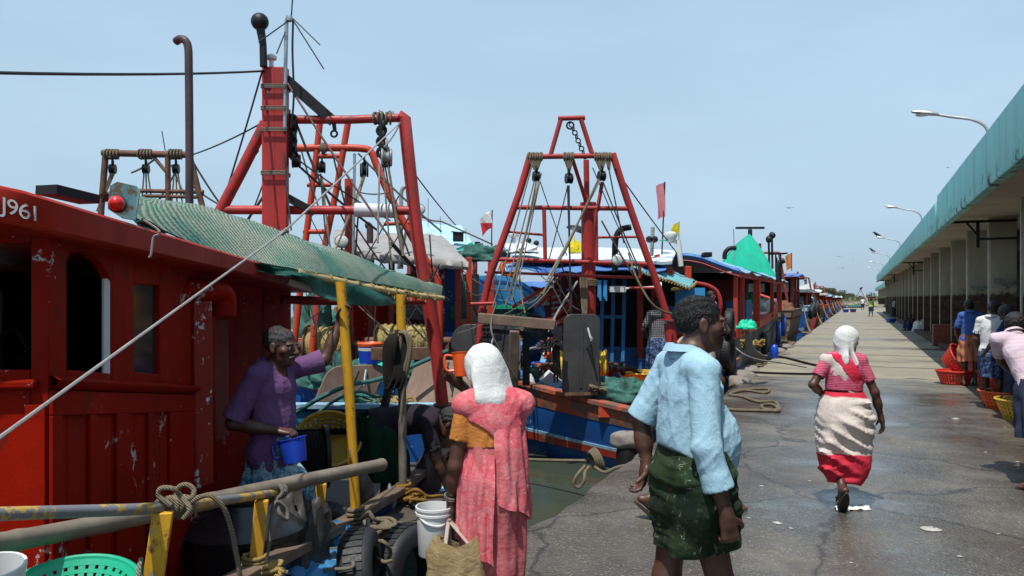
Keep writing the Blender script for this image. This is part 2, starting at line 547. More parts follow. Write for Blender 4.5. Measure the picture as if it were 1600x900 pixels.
cloth('vest_yellow', (0.45, 0.70, 0.10), (0.5, 0.75, 0.15), 3.0, 0.3)
t = cloth('shirt_pink', (0.58, 0.40, 0.46), (0.66, 0.54, 0.58), 14.0, 0.5)
st = t.wave(26, 0.6, 1, axis='Z')
t.set(col=t.mix(t.ramp(st, [(0.5, 0.0), (0.7, 1.0)]), (0.66, 0.58, 0.62), (0.50, 0.30, 0.38)))
t = cloth('shirt_check', (0.4, 0.4, 0.4), None, 3.0, 0.5)
w1 = t.ramp(t.wave(11, 0.3, 1, axis='X'), [(0.80, 0.0), (0.86, 1.0)])
w2 = t.ramp(t.wave(11, 0.3, 1, axis='Z'), [(0.80, 0.0), (0.86, 1.0)])
t.set(col=t.mix(t.math('MAXIMUM', w1, w2), (0.02, 0.02, 0.028), (0.22, 0.22, 0.23)))
cloth('lungi_orange', (0.42, 0.13, 0.07), (0.48, 0.19, 0.10), 3.0, 0.6)
t = cloth('lungi_green', (0.012, 0.035, 0.012), None, 3.0, 0.4)
n1 = t.noise(26, 5, 0.7)
n2 = t.noise(5, 3, 0.6)
g = t.mix(t.ramp(n2, [(0.4, 0.0), (0.6, 1.0)]), (0.006, 0.016, 0.008), (0.022, 0.04, 0.015))
g = t.mix(t.ramp(n1, [(0.58, 0.0), (0.66, 0.6)]), g, (0.06, 0.09, 0.045))
fl = t.noise(30, 4, 0.8, vec=t.mapping((1, 1, 0.45), (0.3, 0.5, 0.2)), dist=1.0)
g = t.mix(t.math('MULTIPLY', t.ramp(fl, [(0.61, 0.0), (0.66, 0.85)]), t.ramp(n2, [(0.40, 0.2), (0.55, 1.0)])), g, (0.30, 0.34, 0.26))
t.set(col=g)
t = cloth('lungi_bluewhite', (0.2, 0.4, 0.5), None, 3.0, 0.8)
n1 = t.noise(24, 6, 0.7, dist=1.5)
t.set(col=t.mix(t.ramp(n1, [(0.45, 0.0), (0.56, 1.0)]), (0.05, 0.18, 0.30), (0.34, 0.47, 0.52)))
t = cloth('shorts_blue', (0.2, 0.4, 0.5), None, 3.0, 0.5)
n1 = t.noise(34, 6, 0.7, dist=1.0)
t.set(col=t.mix(t.ramp(n1, [(0.5, 0.0), (0.62, 1.0)]), (0.018, 0.035, 0.11), (0.20, 0.27, 0.38)))
cloth('lungi_dark', (0.02, 0.028, 0.05), (0.03, 0.04, 0.07), 3.0, 0.5)
cloth('lungi_darkgreen', (0.006, 0.03, 0.014), (0.01, 0.04, 0.02), 3.0, 0.5)
cloth('blouse_orange', (0.46, 0.15, 0.03), (0.52, 0.20, 0.05), 6.0, 0.5)
cloth('head_cloth', (0.60, 0.60, 0.57), (0.70, 0.70, 0.68), 5.0, 0.4, folds=9)
cloth('bag_cloth', (0.24, 0.17, 0.08), (0.34, 0.25, 0.13), 5.0, 0.9, folds=7)
t = cloth('sari_pink', (0.6, 0.2, 0.25), None, 3.0, 0.4, folds=7)
n1 = t.noise(9, 6, 0.75, dist=0.8)
n2 = t.noise(60, 5, 0.75)
v = t.voro(6.5, 'F1')
c = t.mix(t.ramp(n1, [(0.42, 0.0), (0.74, 1.0)]), (0.58, 0.085, 0.11), (0.64, 0.27, 0.27))
c = t.mix(t.ramp(n2, [(0.54, 0.0), (0.70, 0.6)]), c, (0.70, 0.46, 0.44))
c = t.mix(t.ramp(v, [(0.05, 0.6), (0.12, 0.0)]), c, (0.52, 0.04, 0.08))
t.set(col=c)
t = cloth('sari_pink_skirt', (0.5, 0.15, 0.2), None, 3.0, 0.4, folds=7)
n1 = t.noise(7, 6, 0.72, dist=0.8)
n2 = t.noise(70, 5, 0.75)
c = t.mix(t.ramp(n1, [(0.40, 0.0), (0.70, 1.0)]), (0.40, 0.07, 0.08), (0.52, 0.17, 0.17))
c = t.mix(t.ramp(n2, [(0.52, 0.0), (0.74, 0.45)]), c, (0.60, 0.32, 0.30))
t.set(col=c)
t = cloth('sari_cream', (0.6, 0.5, 0.45), None, 3.0, 0.4, folds=6)
x, y, z = t.sep()
wob = t.math('MULTIPLY', t.math('SUBTRACT', t.noise(3, 3, 0.5), 0.5), 0.10)
zz = t.math('ADD', z, wob)
n1 = t.noise(60, 4, 0.7)
cream = t.mix(t.ramp(n1, [(0.5, 0.0), (0.62, 0.6)]), (0.64, 0.56, 0.50), (0.50, 0.38, 0.34))
red = t.mix(t.noise(25, 4, 0.7), (0.50, 0.012, 0.035), (0.62, 0.05, 0.08))
band = t.ramp(zz, [(0.0, 1.0), (0.43, 1.0), (0.44, 0.0), (0.89, 0.0), (0.90, 1.0), (1.0, 1.0)])
t.set(col=t.mix(band, cream, red))
cloth('sari_red', (0.52, 0.012, 0.04), (0.62, 0.04, 0.07), 6.0, 0.4)
cloth('sari_white', (0.62, 0.54, 0.50), (0.54, 0.42, 0.39), 30.0, 0.4)
t = cloth('blouse_pink', (0.48, 0.03, 0.12), (0.5, 0.06, 0.14), 6.0, 0.5)
st = t.wave(24, 2.0, 2, axis='Z')
t.set(col=t.mix(t.ramp(st, [(0.6, 0.0), (0.8, 1.0)]), (0.46, 0.025, 0.11), (0.55, 0.22, 0.24)))
cloth('flag_pink', (0.55, 0.16, 0.20), (0.62, 0.26, 0.28), 4.0, 0.4)
cloth('flag_yellow', (0.60, 0.48, 0.02), (0.66, 0.56, 0.05), 4.0, 0.4)
cloth('flag_orange', (0.55, 0.18, 0.05), (0.6, 0.22, 0.08), 4.0, 0.4)
t = cloth('flag_redwhite', (0.5, 0.04, 0.04), None, 4.0, 0.4)
x, y, z = t.sep(coord='Generated')
t.set(col=t.mix(t.ramp(z, [(0.52, 0.0), (0.56, 1.0)]), (0.48, 0.03, 0.04), (0.68, 0.66, 0.64)))
# camera, world, sun
scene.render.engine = 'CYCLES'
cam = bpy.data.cameras.new('camera')
cam.sensor_width = 36.0
cam.lens = 36.0 * FPX / 1600.0
cam.shift_y = (HORIZ - 450.0) / 1600.0
cam.clip_start = 0.05
cam.clip_end = 5000
co = bpy.data.objects.new('camera', cam)
COL.objects.link(co)
co.location = (0, 0, EYE)
co.rotation_euler = (R(90), 0, TH)
scene.camera = co
SUN_TO = Vector((0.0, -0.42, 1.0)).normalized()
SUN_EL = math.asin(SUN_TO.z)
sun = bpy.data.lights.new('sun', 'SUN')
sun.energy = 4.0
sun.angle = R(0.53)
sun.color = (1.0, 0.955, 0.89)
so = bpy.data.objects.new('sun', sun)
COL.objects.link(so)
so.rotation_euler = (-SUN_TO).to_track_quat('-Z', 'Y').to_euler()
so.location = (0, 0, 60)
world = bpy.data.worlds.new('World')
scene.world = world
world.use_nodes = True
wt = world.node_tree
bg = wt.nodes['Background']
sky = wt.nodes.new('ShaderNodeTexSky')
sky.sky_type = 'NISHITA'
sky.sun_disc = False
sky.sun_elevation = SUN_EL
sky.sun_rotation = math.atan2(SUN_TO.x, SUN_TO.y)
sky.air_density = 1.3
sky.dust_density = 0.3
sky.ozone_density = 1.6
sky.altitude = 0
hz = wt.nodes.new('ShaderNodeMix')           # thin even high haze over the clear-sky colours
hz.data_type = 'RGBA'
hz.inputs[0].default_value = 0.93
tcw = wt.nodes.new('ShaderNodeTexCoord')
sx = wt.nodes.new('ShaderNodeSeparateXYZ')
wt.links.new(tcw.outputs['Generated'], sx.inputs[0])
gr_ = wt.nodes.new('ShaderNodeValToRGB')      # haze colour from the horizon up
el = gr_.color_ramp.elements
el.new(0.5)
el.new(0.7)
for e_, (p_, c_) in zip(el, ((0.0, (.335, .475, .625)), (0.10, (.45, .62, .785)), (0.22, (.475, .655, .81)), (0.48, (.385, .575, .785)))):
 e_.position = p_
 e_.color = (*c_, 1)
wt.links.new(sx.outputs[2], gr_.inputs[0])
mpw = wt.nodes.new('ShaderNodeMapping')
mpw.inputs['Scale'].default_value = (1.2, 1.2, 3.5)
mpw.inputs['Rotation'].default_value = (0.25, 0.5, 0.3)
wt.links.new(tcw.outputs['Generated'], mpw.inputs[0])
nzw = wt.nodes.new('ShaderNodeTexNoise')      # faint cirrus veil
nzw.inputs['Scale'].default_value = 1.9
nzw.inputs['Detail'].default_value = 5
nzw.inputs['Roughness'].default_value = 0.5
wt.links.new(mpw.outputs[0], nzw.inputs['Vector'])
rpw = wt.nodes.new('ShaderNodeMapRange')
rpw.inputs[1].default_value = 0.42
rpw.inputs[2].default_value = 0.75
rpw.inputs[3].default_value = 6.3
rpw.inputs[4].default_value = 7.1
wt.links.new(nzw.outputs[0], rpw.inputs[0])
mul = wt.nodes.new('ShaderNodeVectorMath')
mul.operation = 'SCALE'
wt.links.new(gr_.outputs[0], mul.inputs[0])
wt.links.new(rpw.outputs[0], mul.inputs['Scale'])
wt.links.new(mul.outputs[0], hz.inputs[7])
wt.links.new(sky.outputs[0], hz.inputs[6])
wt.links.new(hz.outputs[2], bg.inputs[0])
bg.inputs[1].default_value = 0.13
vs_ = scene.view_settings
vs_.view_transform = 'Standard'
vs_.look = 'None'
vs_.exposure = 0.3
vs_.gamma = 1.0
scene.cycles.use_denoising = True
scene.cycles.max_bounces = 6
scene.cycles.transparent_max_bounces = 8
scene.cycles.caustics_reflective = False
scene.cycles.caustics_refractive = False
# quay
EDGE = -2.24
t = NT('quay_concrete')
x, y, z = t.sep()
n_big = t.noise(0.22, 4, 0.55)
n_mid = t.noise(1.3, 6, 0.65)
n_fine = t.noise(16, 6, 0.7)
agg = t.voro(46, 'F1')
aggc = t.voro(46, 'F1', out='Color')
far = t.ramp(t.math('DIVIDE', t.math('ADD', y, t.math('MULTIPLY', t.math('SUBTRACT', n_mid, 0.5), 2.0)), 100.0),
    [(0.152, 0.0), (0.182, 1.0)])
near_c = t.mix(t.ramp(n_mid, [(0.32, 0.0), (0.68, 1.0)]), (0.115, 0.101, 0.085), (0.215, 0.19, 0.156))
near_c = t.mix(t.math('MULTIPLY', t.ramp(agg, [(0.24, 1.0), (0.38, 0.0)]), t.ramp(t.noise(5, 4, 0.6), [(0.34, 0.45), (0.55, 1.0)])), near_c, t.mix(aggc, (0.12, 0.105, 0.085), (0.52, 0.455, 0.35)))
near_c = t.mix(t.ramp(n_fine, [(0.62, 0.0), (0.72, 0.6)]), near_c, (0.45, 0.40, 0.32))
brown = t.noise(0.9, 5, 0.7, vec=t.mapping((1.0, 1.0, 1)))
near_c = t.mix(t.ramp(brown, [(0.50, 0.0), (0.66, 0.7)]), near_c, (0.095, 0.066, 0.045))
ck_ = t.n('ShaderNodeTexVoronoi', feature='DISTANCE_TO_EDGE')
ck_.inputs['Scale'].default_value = 0.42
wv_ = t.n('ShaderNodeVectorMath', operation='ADD')
nv_ = t.n('ShaderNodeTexNoise')
nv_.inputs['Scale'].default_value = 2.2
nv_.inputs['Detail'].default_value = 6
t.l(t.tc.outputs['Object'], nv_.inputs['Vector'])
t.l(t.tc.outputs['Object'], wv_.inputs[0])
sc_ = t.n('ShaderNodeVectorMath', operation='SCALE')
sc_.inputs['Scale'].default_value = 0.5
t.l(nv_.outputs['Color'], sc_.inputs[0])
t.l(sc_.outputs[0], wv_.inputs[1])
t.l(wv_.outputs[0], ck_.inputs['Vector'])
near_c = t.mix(t.ramp(ck_.outputs['Distance'], [(0.0, 0.75), (0.012, 0.0)]), near_c, (0.035, 0.03, 0.026))
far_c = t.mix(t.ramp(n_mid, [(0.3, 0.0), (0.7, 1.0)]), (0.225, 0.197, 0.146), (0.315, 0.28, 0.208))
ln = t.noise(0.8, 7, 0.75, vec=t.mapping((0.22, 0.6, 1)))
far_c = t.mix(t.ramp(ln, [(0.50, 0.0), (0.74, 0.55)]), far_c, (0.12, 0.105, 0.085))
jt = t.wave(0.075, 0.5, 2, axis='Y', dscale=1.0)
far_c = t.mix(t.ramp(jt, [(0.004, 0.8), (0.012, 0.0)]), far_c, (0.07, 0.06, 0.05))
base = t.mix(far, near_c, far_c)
wn = t.noise(0.55, 5, 0.6, vec=t.mapping((0.8, 1.0, 1)))
wf = t.noise(0.34, 5, 0.62, vec=t.mapping((0.22, 0.8, 1)))
wet_n = t.ramp(wn, [(0.38, 0.5), (0.50, 1.0)])
wet_f = t.ramp(wf, [(0.54, 0.0), (0.60, 1.0)])
wet = t.mix(far, wet_n, wet_f)
pud = t.ramp(t.math('ADD', wn, t.math('MULTIPLY', t.math('SUBTRACT', n_fine, 0.5), 0.25)), [(0.53, 0.0), (0.60, 1.0)])
pudf = t.ramp(wf, [(0.60, 0.0), (0.64, 1.0)])
pool = t.mix(far, pud, pudf)
basew = t.mix(wet, base, t.mix(1.0, base, (0.55, 0.54, 0.54), 'MULTIPLY'))
rough = t.mix(pool, t.mix(wet, 0.75, t.mix(far, 0.24, 0.42)), 0.09)
h = t.math('ADD', t.math('MULTIPLY', t.math('SUBTRACT', 0.4, agg), 0.8), t.math('ADD', n_fine, n_mid))
bstr = t.n('ShaderNodeBump')
bstr.inputs['Distance'].default_value = 0.012
t.l(h, bstr.inputs['Height'])
t.l(t.mix(pool, t.mix(wet, 0.7, 0.42), 0.10), bstr.inputs['Strength'])
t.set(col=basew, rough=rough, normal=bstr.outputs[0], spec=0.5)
M['quay'] = t.m
ys = list(np.arange(-8, 40, 0.16)) + list(np.arange(40, 110, 0.8)) + list(np.arange(110, 300, 6.0))
rows = []
for yy in ys:
 e = EDGE + 0.07 * (mnoise.noise(Vector((yy * 0.9, 0, 3))) + 0.6 * mnoise.noise(Vector((yy * 3.1, 5, 3))))
 dz = -0.035 + 0.05 * mnoise.noise(Vector((yy * 2.3, 9, 1)))
 rows.append([(EDGE - 0.05, yy, -2.6), (e - 0.02, yy, -0.45), (e, yy, min(-0.03, dz - 0.05)), (e + 0.05, yy, min(dz * 0.3, -0.004)),
     (e + 0.17, yy, 0.0), (45.0, yy, 0.0)])
mb = MB()
mb.grid(rows)
quay = tag(mb.build('quay', M['quay'], angle=50), kind='structure')
# harbour water
t = NT('harbour_water')
n1 = t.noise(1.6, 4, 0.55, vec=t.mapping((1, 0.8, 1)))
n2 = t.noise(6.0, 3, 0.5)
murk = t.noise(0.5, 4, 0.6)
t.set(col=t.mix(murk, (0.040, 0.052, 0.034), (0.060, 0.074, 0.048)), rough=0.07,
  normal=t.bump(t.math('ADD', n1, t.math('MULTIPLY', n2, 0.3)), 0.32, 0.06), spec=0.5)
M['water'] = t.m
mb = MB()
mb.grid([[(-2600, y_, -0.58), (EDGE - 0.03, y_, -0.58)] for y_ in (-400, 0, 300, 3500)])
tag(mb.build('harbour_water', M['water'], smooth=False), kind='structure')
# far shore
t = plain('shore_earth', (0.12, 0.11, 0.06), 0.95, 0, 0.3, 0.2, 0.2)
mb = MB()
rr = []
for i in range(0, 41):
 xx = -500 + i * 28
 rr.append([(xx, 299.4 + (mnoise.noise(Vector((xx * 0.01, 2, 0))) * 3 if xx < -3 else 0), -1.3), (xx, 303 + 2 * mnoise.noise(Vector((xx * 0.02, 0, 0))), 0.25),
    (xx, 330, 0.6), (xx, 420, 1.5), (xx, 900, 3.0)])
mb.grid(rr)
tag(mb.build('far_shore', M['shore_earth']), kind='structure')
t = NT('leaf_far')
n1 = t.noise(0.35, 4, 0.6)
n2 = t.noise(3.0, 3, 0.6)
t.set(col=t.mix(t.ramp(n1, [(0.35, 0.0), (0.65, 1.0)]), t.mix(n2, (0.045, 0.065, 0.022), (0.08, 0.10, 0.035)),
    t.mix(n2, (0.09, 0.11, 0.045), (0.16, 0.16, 0.075))), rough=0.8, spec=0.2)
M['leaf_far'] = t.m
M['leaf_tree'] = t.m
plain('bark', (0.09, 0.065, 0.045), 0.9, 0, 0.4, 3, 0.4)
def leaf_cloud(mb, c, rx, ry, rz, n, s, rng, gaps=0.0):
 """many small leaf clumps spread through a crown"""
 for _ in range(n):
  while True:
   p = rng.uniform(-1, 1, 3)
   q = float(np.dot(p, p))
   if q < 1 and q > 0.15:
    break
  w = Vector((c[0] + p[0] * rx, c[1] + p[1] * ry, c[2] + p[2] * rz))
  if gaps and mnoise.noise(w * (1.6 / max(rx, 0.1))) < gaps - 0.5:
   continue
  a = Vector(rng.normal(size=3)).normalized()
  b = a.orthogonal().normalized()
  k = s * rng.uniform(0.6, 1.4)
  cc = a.cross(b)
  mb.add([w - b * k, w + cc * k * 0.6 + a * k * 0.2, w + b * k, w - cc * k * 0.6 + a * k * 0.2], [(0, 1, 2, 3)])
rng = np.random.default_rng(3)
mb = MB()
for i in range(150):
 xx = -230 + i * 2.0 + rng.uniform(-1, 1)
 yy = 306 + rng.uniform(0, 26)
 hgt = rng.uniform(1.2, 3.0) + 1.2 * mnoise.noise(Vector((xx * 0.05, 0, 7)))
 leaf_cloud(mb, (xx, yy, 0.6 + hgt * 0.5), rng.uniform(2.0, 4.0), 2.5, max(0.8, hgt * 0.75), 90, 0.34, rng)
mangrove = tag(mb.build('mangrove_scrub', M['leaf_far'], smooth=False), kind='stuff')
def make_tree(name, base, h, cr, label, seed, group='trees behind the far scrub'):
 rg = np.random.default_rng(seed)
 r = empty(name, base, label, 'tree', group)
 b = Vector(base)
 tk = MB()
 tk.tube([b - Vector((0, 0, 0.3)), b + Vector((0.1, 0, h * 0.3)), b + Vector((0.0, 0.1, h * 0.62))], [h * 0.03, h * 0.024, h * 0.014], 8)
 lv = MB()
 for k in range(6):
  a = k * 1.05 + rg.uniform(0, 0.5)
  e = b + Vector((math.cos(a) * cr * 0.7, math.sin(a) * cr * 0.7, h * rg.uniform(0.55, 0.92)))
  tk.tube([b + Vector((0, 0, h * 0.36)), e], [h * 0.012, h * 0.004], 5)
  leaf_cloud(lv, e, cr * 0.55, cr * 0.5, h * 0.16, 220, cr * 0.065, rg)
 tk.build('trunk', M['bark'], r)
 lv.build('crown', M['leaf_tree'], r, smooth=False)
 return r
def shore_pt(px, Y):
 tt = (px - 800) / FPX
 return (tt * (CT * Y) - ST * Y) / (CT + tt * ST)
for i, (px, h, cr, lab) in enumerate([
  (1291, 5.2, 3.0, 'dark spreading tree rising highest from the far scrub'),
  (1309, 4.3, 2.6, 'squat dense tree in the far scrub right of the tallest tree'),
  (1324, 2.9, 2.2, 'low bushy tree on the far shore above the two blue tubs'),
  (1384, 2.6, 2.2, 'small pale tree far beyond the end of the market halls')]):
 make_tree('shore_tree', (shore_pt(px, 309), 309, 0.3), h, cr, lab, 40 + i)
# fish market hall on the right
t = NT('hall_teal')
n1 = t.noise(1.2, 5, 0.6)
st = t.noise(2.2, 6, 0.7, vec=t.mapping((1, 1, 0.12)))
x, y, z = t.sep()
c = t.mix(t.ramp(n1, [(0.3, 0.0), (0.7, 1.0)]), (0.31, 0.68, 0.65), (0.37, 0.74, 0.71))
c = t.mix(t.ramp(st, [(0.47, 0.0), (0.72, 0.55)]), c, (0.12, 0.30, 0.28))
mold = t.math('MULTIPLY', t.ramp(t.noise(2.4, 8, 0.75), [(0.52, 0.0), (0.62, 1.0)]),
    t.ramp(t.math('DIVIDE', z, 10), [(0.352, 1.0), (0.378, 0.0)]))
c = t.mix(mold, c, (0.035, 0.05, 0.045))
t.set(col=c, rough=0.75, normal=t.bump(t.math('ADD', n1, st), 0.25, 0.02))
M['hall_teal'] = t.m
t = NT('hall_plaster')
x, y, z = t.sep()
n1 = t.noise(0.9, 6, 0.65)
n2 = t.noise(5.0, 7, 0.7)
st = t.noise(3.0, 6, 0.7, vec=t.mapping((1, 1, 0.15)))
up = t.mix(t.ramp(n1, [(0.3, 0.0), (0.7, 1.0)]), (0.34, 0.305, 0.225), (0.43, 0.39, 0.30))
up = t.mix(t.ramp(st, [(0.5, 0.0), (0.75, 0.5)]), up, (0.25, 0.21, 0.14))
low = t.mix(t.ramp(n2, [(0.3, 0.0), (0.7, 1.0)]), (0.045, 0.030, 0.024), (0.11, 0.072, 0.052))
low = t.mix(t.ramp(t.noise(9, 7, 0.7), [(0.60, 0.0), (0.66, 1.0)]), low, (0.34, 0.29, 0.22))
zz = t.math('ADD', z, t.math('ADD', t.math('MULTIPLY', t.math('SUBTRACT', n2, 0.5), 0.55), t.math('MULTIPLY', t.math('SUBTRACT', n1, 0.5), 1.1)))
k = t.ramp(t.math('DIVIDE', zz, 4.0), [(0.42, 1.0), (0.45, 0.0)])
peel = t.math('MULTIPLY', t.ramp(t.noise(2.6, 8, 0.72), [(0.56, 0.0), (0.59, 1.0)]),
    t.ramp(t.math('DIVIDE', z, 4.0), [(0.42, 0.0), (0.45, 1.0), (0.55, 0.8), (0.60, 0.0)]))
c = t.mix(k, up, low)
c = t.mix(peel, c, (0.16, 0.14, 0.12))
t.set(col=c, rough=0.85, normal=t.bump(t.math('ADD', n2, n1), 0.35, 0.02), spec=0.25)
M['hall_plaster'] = t.m
plain('hall_soffit', (0.50, 0.44, 0.37), 0.9, 0, 0.2, 1.2, 0.1)
plain('pillar_edge', (0.48, 0.43, 0.34), 0.85, 0, 0.3, 3, 0.3)
plain('poster_blue', (0.20, 0.24, 0.28), 0.8, 0, 0.5, 14, 0.05, col2=(0.30, 0.30, 0.27))
plain('lattice_white', (0.6, 0.6, 0.58), 0.6, 0, 0.15, 6, 0.05)
hall = empty('market_hall', (2.8, 50, 0), 'long cream fish market hall with teal roof edge and a row of stained pillars', 'building',
    'market halls along the quay')
Y0, Y1 = 1.0, 98.0
mb = MB()
def fascia_rows(y0, y1, zt, xf, zb=3.46, th=0.16, seed=0):
 rws = []
 yy = y0
 while yy <= y1 + 1e-6:
  j = 0.022 * mnoise.noise(Vector((yy * 0.55, seed, 0))) + 0.012 * mnoise.noise(Vector((yy * 2.1, seed, 4)))
  b = 0.018 * mnoise.noise(Vector((yy * 0.7, seed, 9)))
  rws.append([(xf + 0.02, yy, zb + b), (xf + b * 0.6, yy, zb + 0.03 + b), (xf + j * 0.5, yy, zt + j - 0.03), (xf + 0.03, yy, zt + j), (xf + th, yy, zt + j),
     (xf + th, yy, zb + b), (xf + 0.02, yy, zb + b)])
  yy += 0.4
 return rws
mb.grid(fascia_rows(Y0, 22.8, 4.36, 1.85))
mb.grid(fascia_rows(22.8, Y1, 4.24, 1.85, seed=2))
for yy in (Y0, 22.8, Y1):
 mb.prism([(1.86, yy, 3.46), (2.01, yy, 3.46), (2.01, yy, 4.34 if yy < 23 else 4.24), (1.86, yy, 4.34 if yy < 23 else 4.24)], (0, 0.02, 0))
mb.build('roof_edge', M['hall_teal'], hall, angle=40)
MB().box(2.0, 9.5, Y0, Y1, 3.58, 3.86).build('roof_slab', M['hall_soffit'], hall)
py_ = [17.1 + 4.0 * k for k in range(-4, 21)]
mb = MB().box(2.8, 3.34, -0.19, 0.19, -0.02, 3.58)
proto = None
for yy in py_:
 if proto is None:
  m1 = MB().box(2.80, 3.34, yy - 0.10, yy + 0.10, 0.0, 3.6)
  proto = m1.build('pillar', M['hall_plaster'], hall, bevel=0.012)
  m2 = MB().box(2.775, 2.797, yy - 0.055, yy + 0.055, 0.25, 3.57)
  m2.build('edge_strip', M['pillar_edge'], proto)
  pb = yy
 else:
  c_ = copy_tree(proto, hall)
  c_.location = proto.location + Vector((0, yy - pb, 0))
mb = MB()
for a, b in zip(py_[:-1], py_[1:]):
 mb.box(3.36, 3.56, a - 0.3, b - 0.9, 0, 3.58) if int(a) % 3 else mb.box(3.36, 3.56, a - 0.3, b - 0.3, 0, 1.1)
mb.box(3.36, 3.56, py_[-1] - 0.3, Y1 - 0.2, 0, 3.58)
mb.build('wall', M['hall_plaster'], hall)
MB().box(9.2, 9.4, Y0, Y1, 0, 3.58).build('rear_wall', M['hall_plaster'], hall)
MB().box(2.5, 3.36, Y0 + 0.3, Y1 - 0.2, 0.004, 0.13).build('plinth', M['hall_plaster'], hall, bevel=0.02)
gr = MB()
for k in range(14):
 z_ = 1.2 + k * 0.15
 gr.beam((3.46, 16.9, z_), (3.46, 20.4, z_ + 0.1), 0.03, 0.045)
gr.build('window_grille', M['lattice_white'], hall)
MB().box(2.82, 9.3, Y1 - 0.2, Y1 - 0.02, 0, 3.57).build('end_wall', M['hall_plaster'], hall)
for yy in (20.72, 43.7, 66.7, 88.7):
 b = MB()
 b.beam((1.98, yy, 3.47), (3.3, yy, 3.47), 0.05, 0.06)
 b.beam((2.52, yy, 3.5), (2.52, yy, 2.86), 0.05, 0.07, (1, 0, 0))
 b.beam((2.3, yy, 3.44), (2.52, yy, 3.15), 0.04, 0.045)
 b.beam((2.52, yy, 3.06), (3.3, yy, 3.06), 0.045, 0.05)
 b.build('iron_bracket', M['dark_iron'], hall)
for yy, z_ in ((20.88, 1.98), (24.88, 1.86)):
 pst = MB().box(2.86, 3.26, yy - 0.012 , yy - 0.004, z_ + .06, z_ + 0.17)
 pst.build('painted_notice', M['poster_blue'], hall)
hall2 = empty('market_hall', (5.0, 150, 0), 'far smaller market hall with teal roof edge beyond the long one', 'building', 'market halls along the quay')
mb = MB()
mb.grid(fascia_rows(106, 232, 4.35, 4.0, 3.5, seed=5))
mb.prism([(4.0, 106, 3.5), (11, 106, 3.5), (11, 106, 4.35), (4.0, 106, 4.35)], (0, 0.05, 0))
mb.build('roof_edge', M['hall_teal'], hall2)
MB().box(4.2, 11, 106.1, 232, 3.55, 3.8).build('roof_slab', M['hall_soffit'], hall2)
pr2 = None
for k in range(24):
 yy = 107 + k * 5.2
 if pr2 is None:
  pr2 = MB().box(4.7, 5.2, yy - 0.2, yy + 0.2, 0, 3.56).build('pillar', M['hall_plaster'], hall2)
 else:
  c_ = pr2.copy()
  COL.objects.link(c_)
  c_.parent = hall2
  c_.location = (0, k * 5.2, 0)
mb = MB()
for k in range(23):
 yy = 107 + k * 5.2
 mb.box(5.25, 5.45, yy + 0.4, yy + 3.4, 0, 3.56)
mb.build('wall', M['hall_plaster'], hall2)
MB().box(5.5, 10.8, 106.4, 106.6, 0, 3.5).build('end_wall', M['hall_plaster'], hall2)
# lamps rising behind the roof edge
lamp0 = None
lamp_names = ['lamp nearest the camera, largest, with a bare head', 'lamp second from the camera, with a bare head',
    'lamp third from the camera, with a crow perched on its head', 'lamp fourth from the camera, a crow upright on its head',
    'fifth lamp along the roof edge from the camera', 'sixth lamp along the roof edge from the camera',
    'seventh lamp in the row along the roof edge', 'eighth lamp in the row along the roof edge', 'ninth lamp in the row along the roof edge',
    'tenth lamp along the halls', 'eleventh lamp along the halls', 'farthest lamp along the halls']
LAMPY = [16, 32, 48, 64, 80, 96, 112, 130, 150, 172, 196, 222]
def build_lamp(y0):
 r = empty('street_lamp', (2.12, y0, 0))
 p = MB()
 p.tube([(2.12, y0, 3.8), (2.12, y0, 4.5)] + catmull([(2.12, y0, 4.55), (2.06, y0, 4.76), (1.86, y0, 4.90), (1.55, y0, 4.98), (1.3, y0, 5.05)], 6), 0.026, 10)
 p.build('pole', M['galv'], r)
 h = MB()
 rows_ = []
 for s, w, up_, dn in ((0, 0.03, 0.02, 0.02), (0.05, 0.06, 0.045, 0.03), (0.16, 0.085, 0.06, 0.035), (0.34, 0.085, 0.055, 0.03), (0.44, 0.05, 0.03, 0.015), (0.46, 0.01, 0.01, 0.0)):
  cx, cz = 1.34 - s, 5.045 + s * 0.20
  ring = []
  for k in range(12):
   a = 2 * math.pi * k / 12
   ring.append((cx, y0 + w * math.cos(a), cz + (up_ if math.sin(a) > 0 else dn) * math.sin(a)))
  ring.append(ring[0])
  rows_.append(ring)
 h.grid(rows_)
 hd = h.build('lamp_head', M['galv'], r)
 g = MB()
 g.ball((1.08, y0, 5.065), 0.07, 12, 6, (1, 1, 1))
 for i, p_ in enumerate(g.v):
  g.v[i] = (1.08 + (p_[0] - 1.08) * 1.9, p_[1], 5.065 + (p_[2] - 5.065) * 0.45)
 g.build('lens', M['lamp_glass'], hd)
 return r
for i, yy in enumerate(LAMPY):
 if lamp0 is None:
  l_ = lamp0 = build_lamp(yy)
 else:
  l_ = copy_tree(lamp0)
  l_.location = (2.12 if yy < 100 else 4.25, yy, 0)
 tag(l_, 'grey street ' + lamp_names[i], 'street lamp', 'street lamps above the market halls')
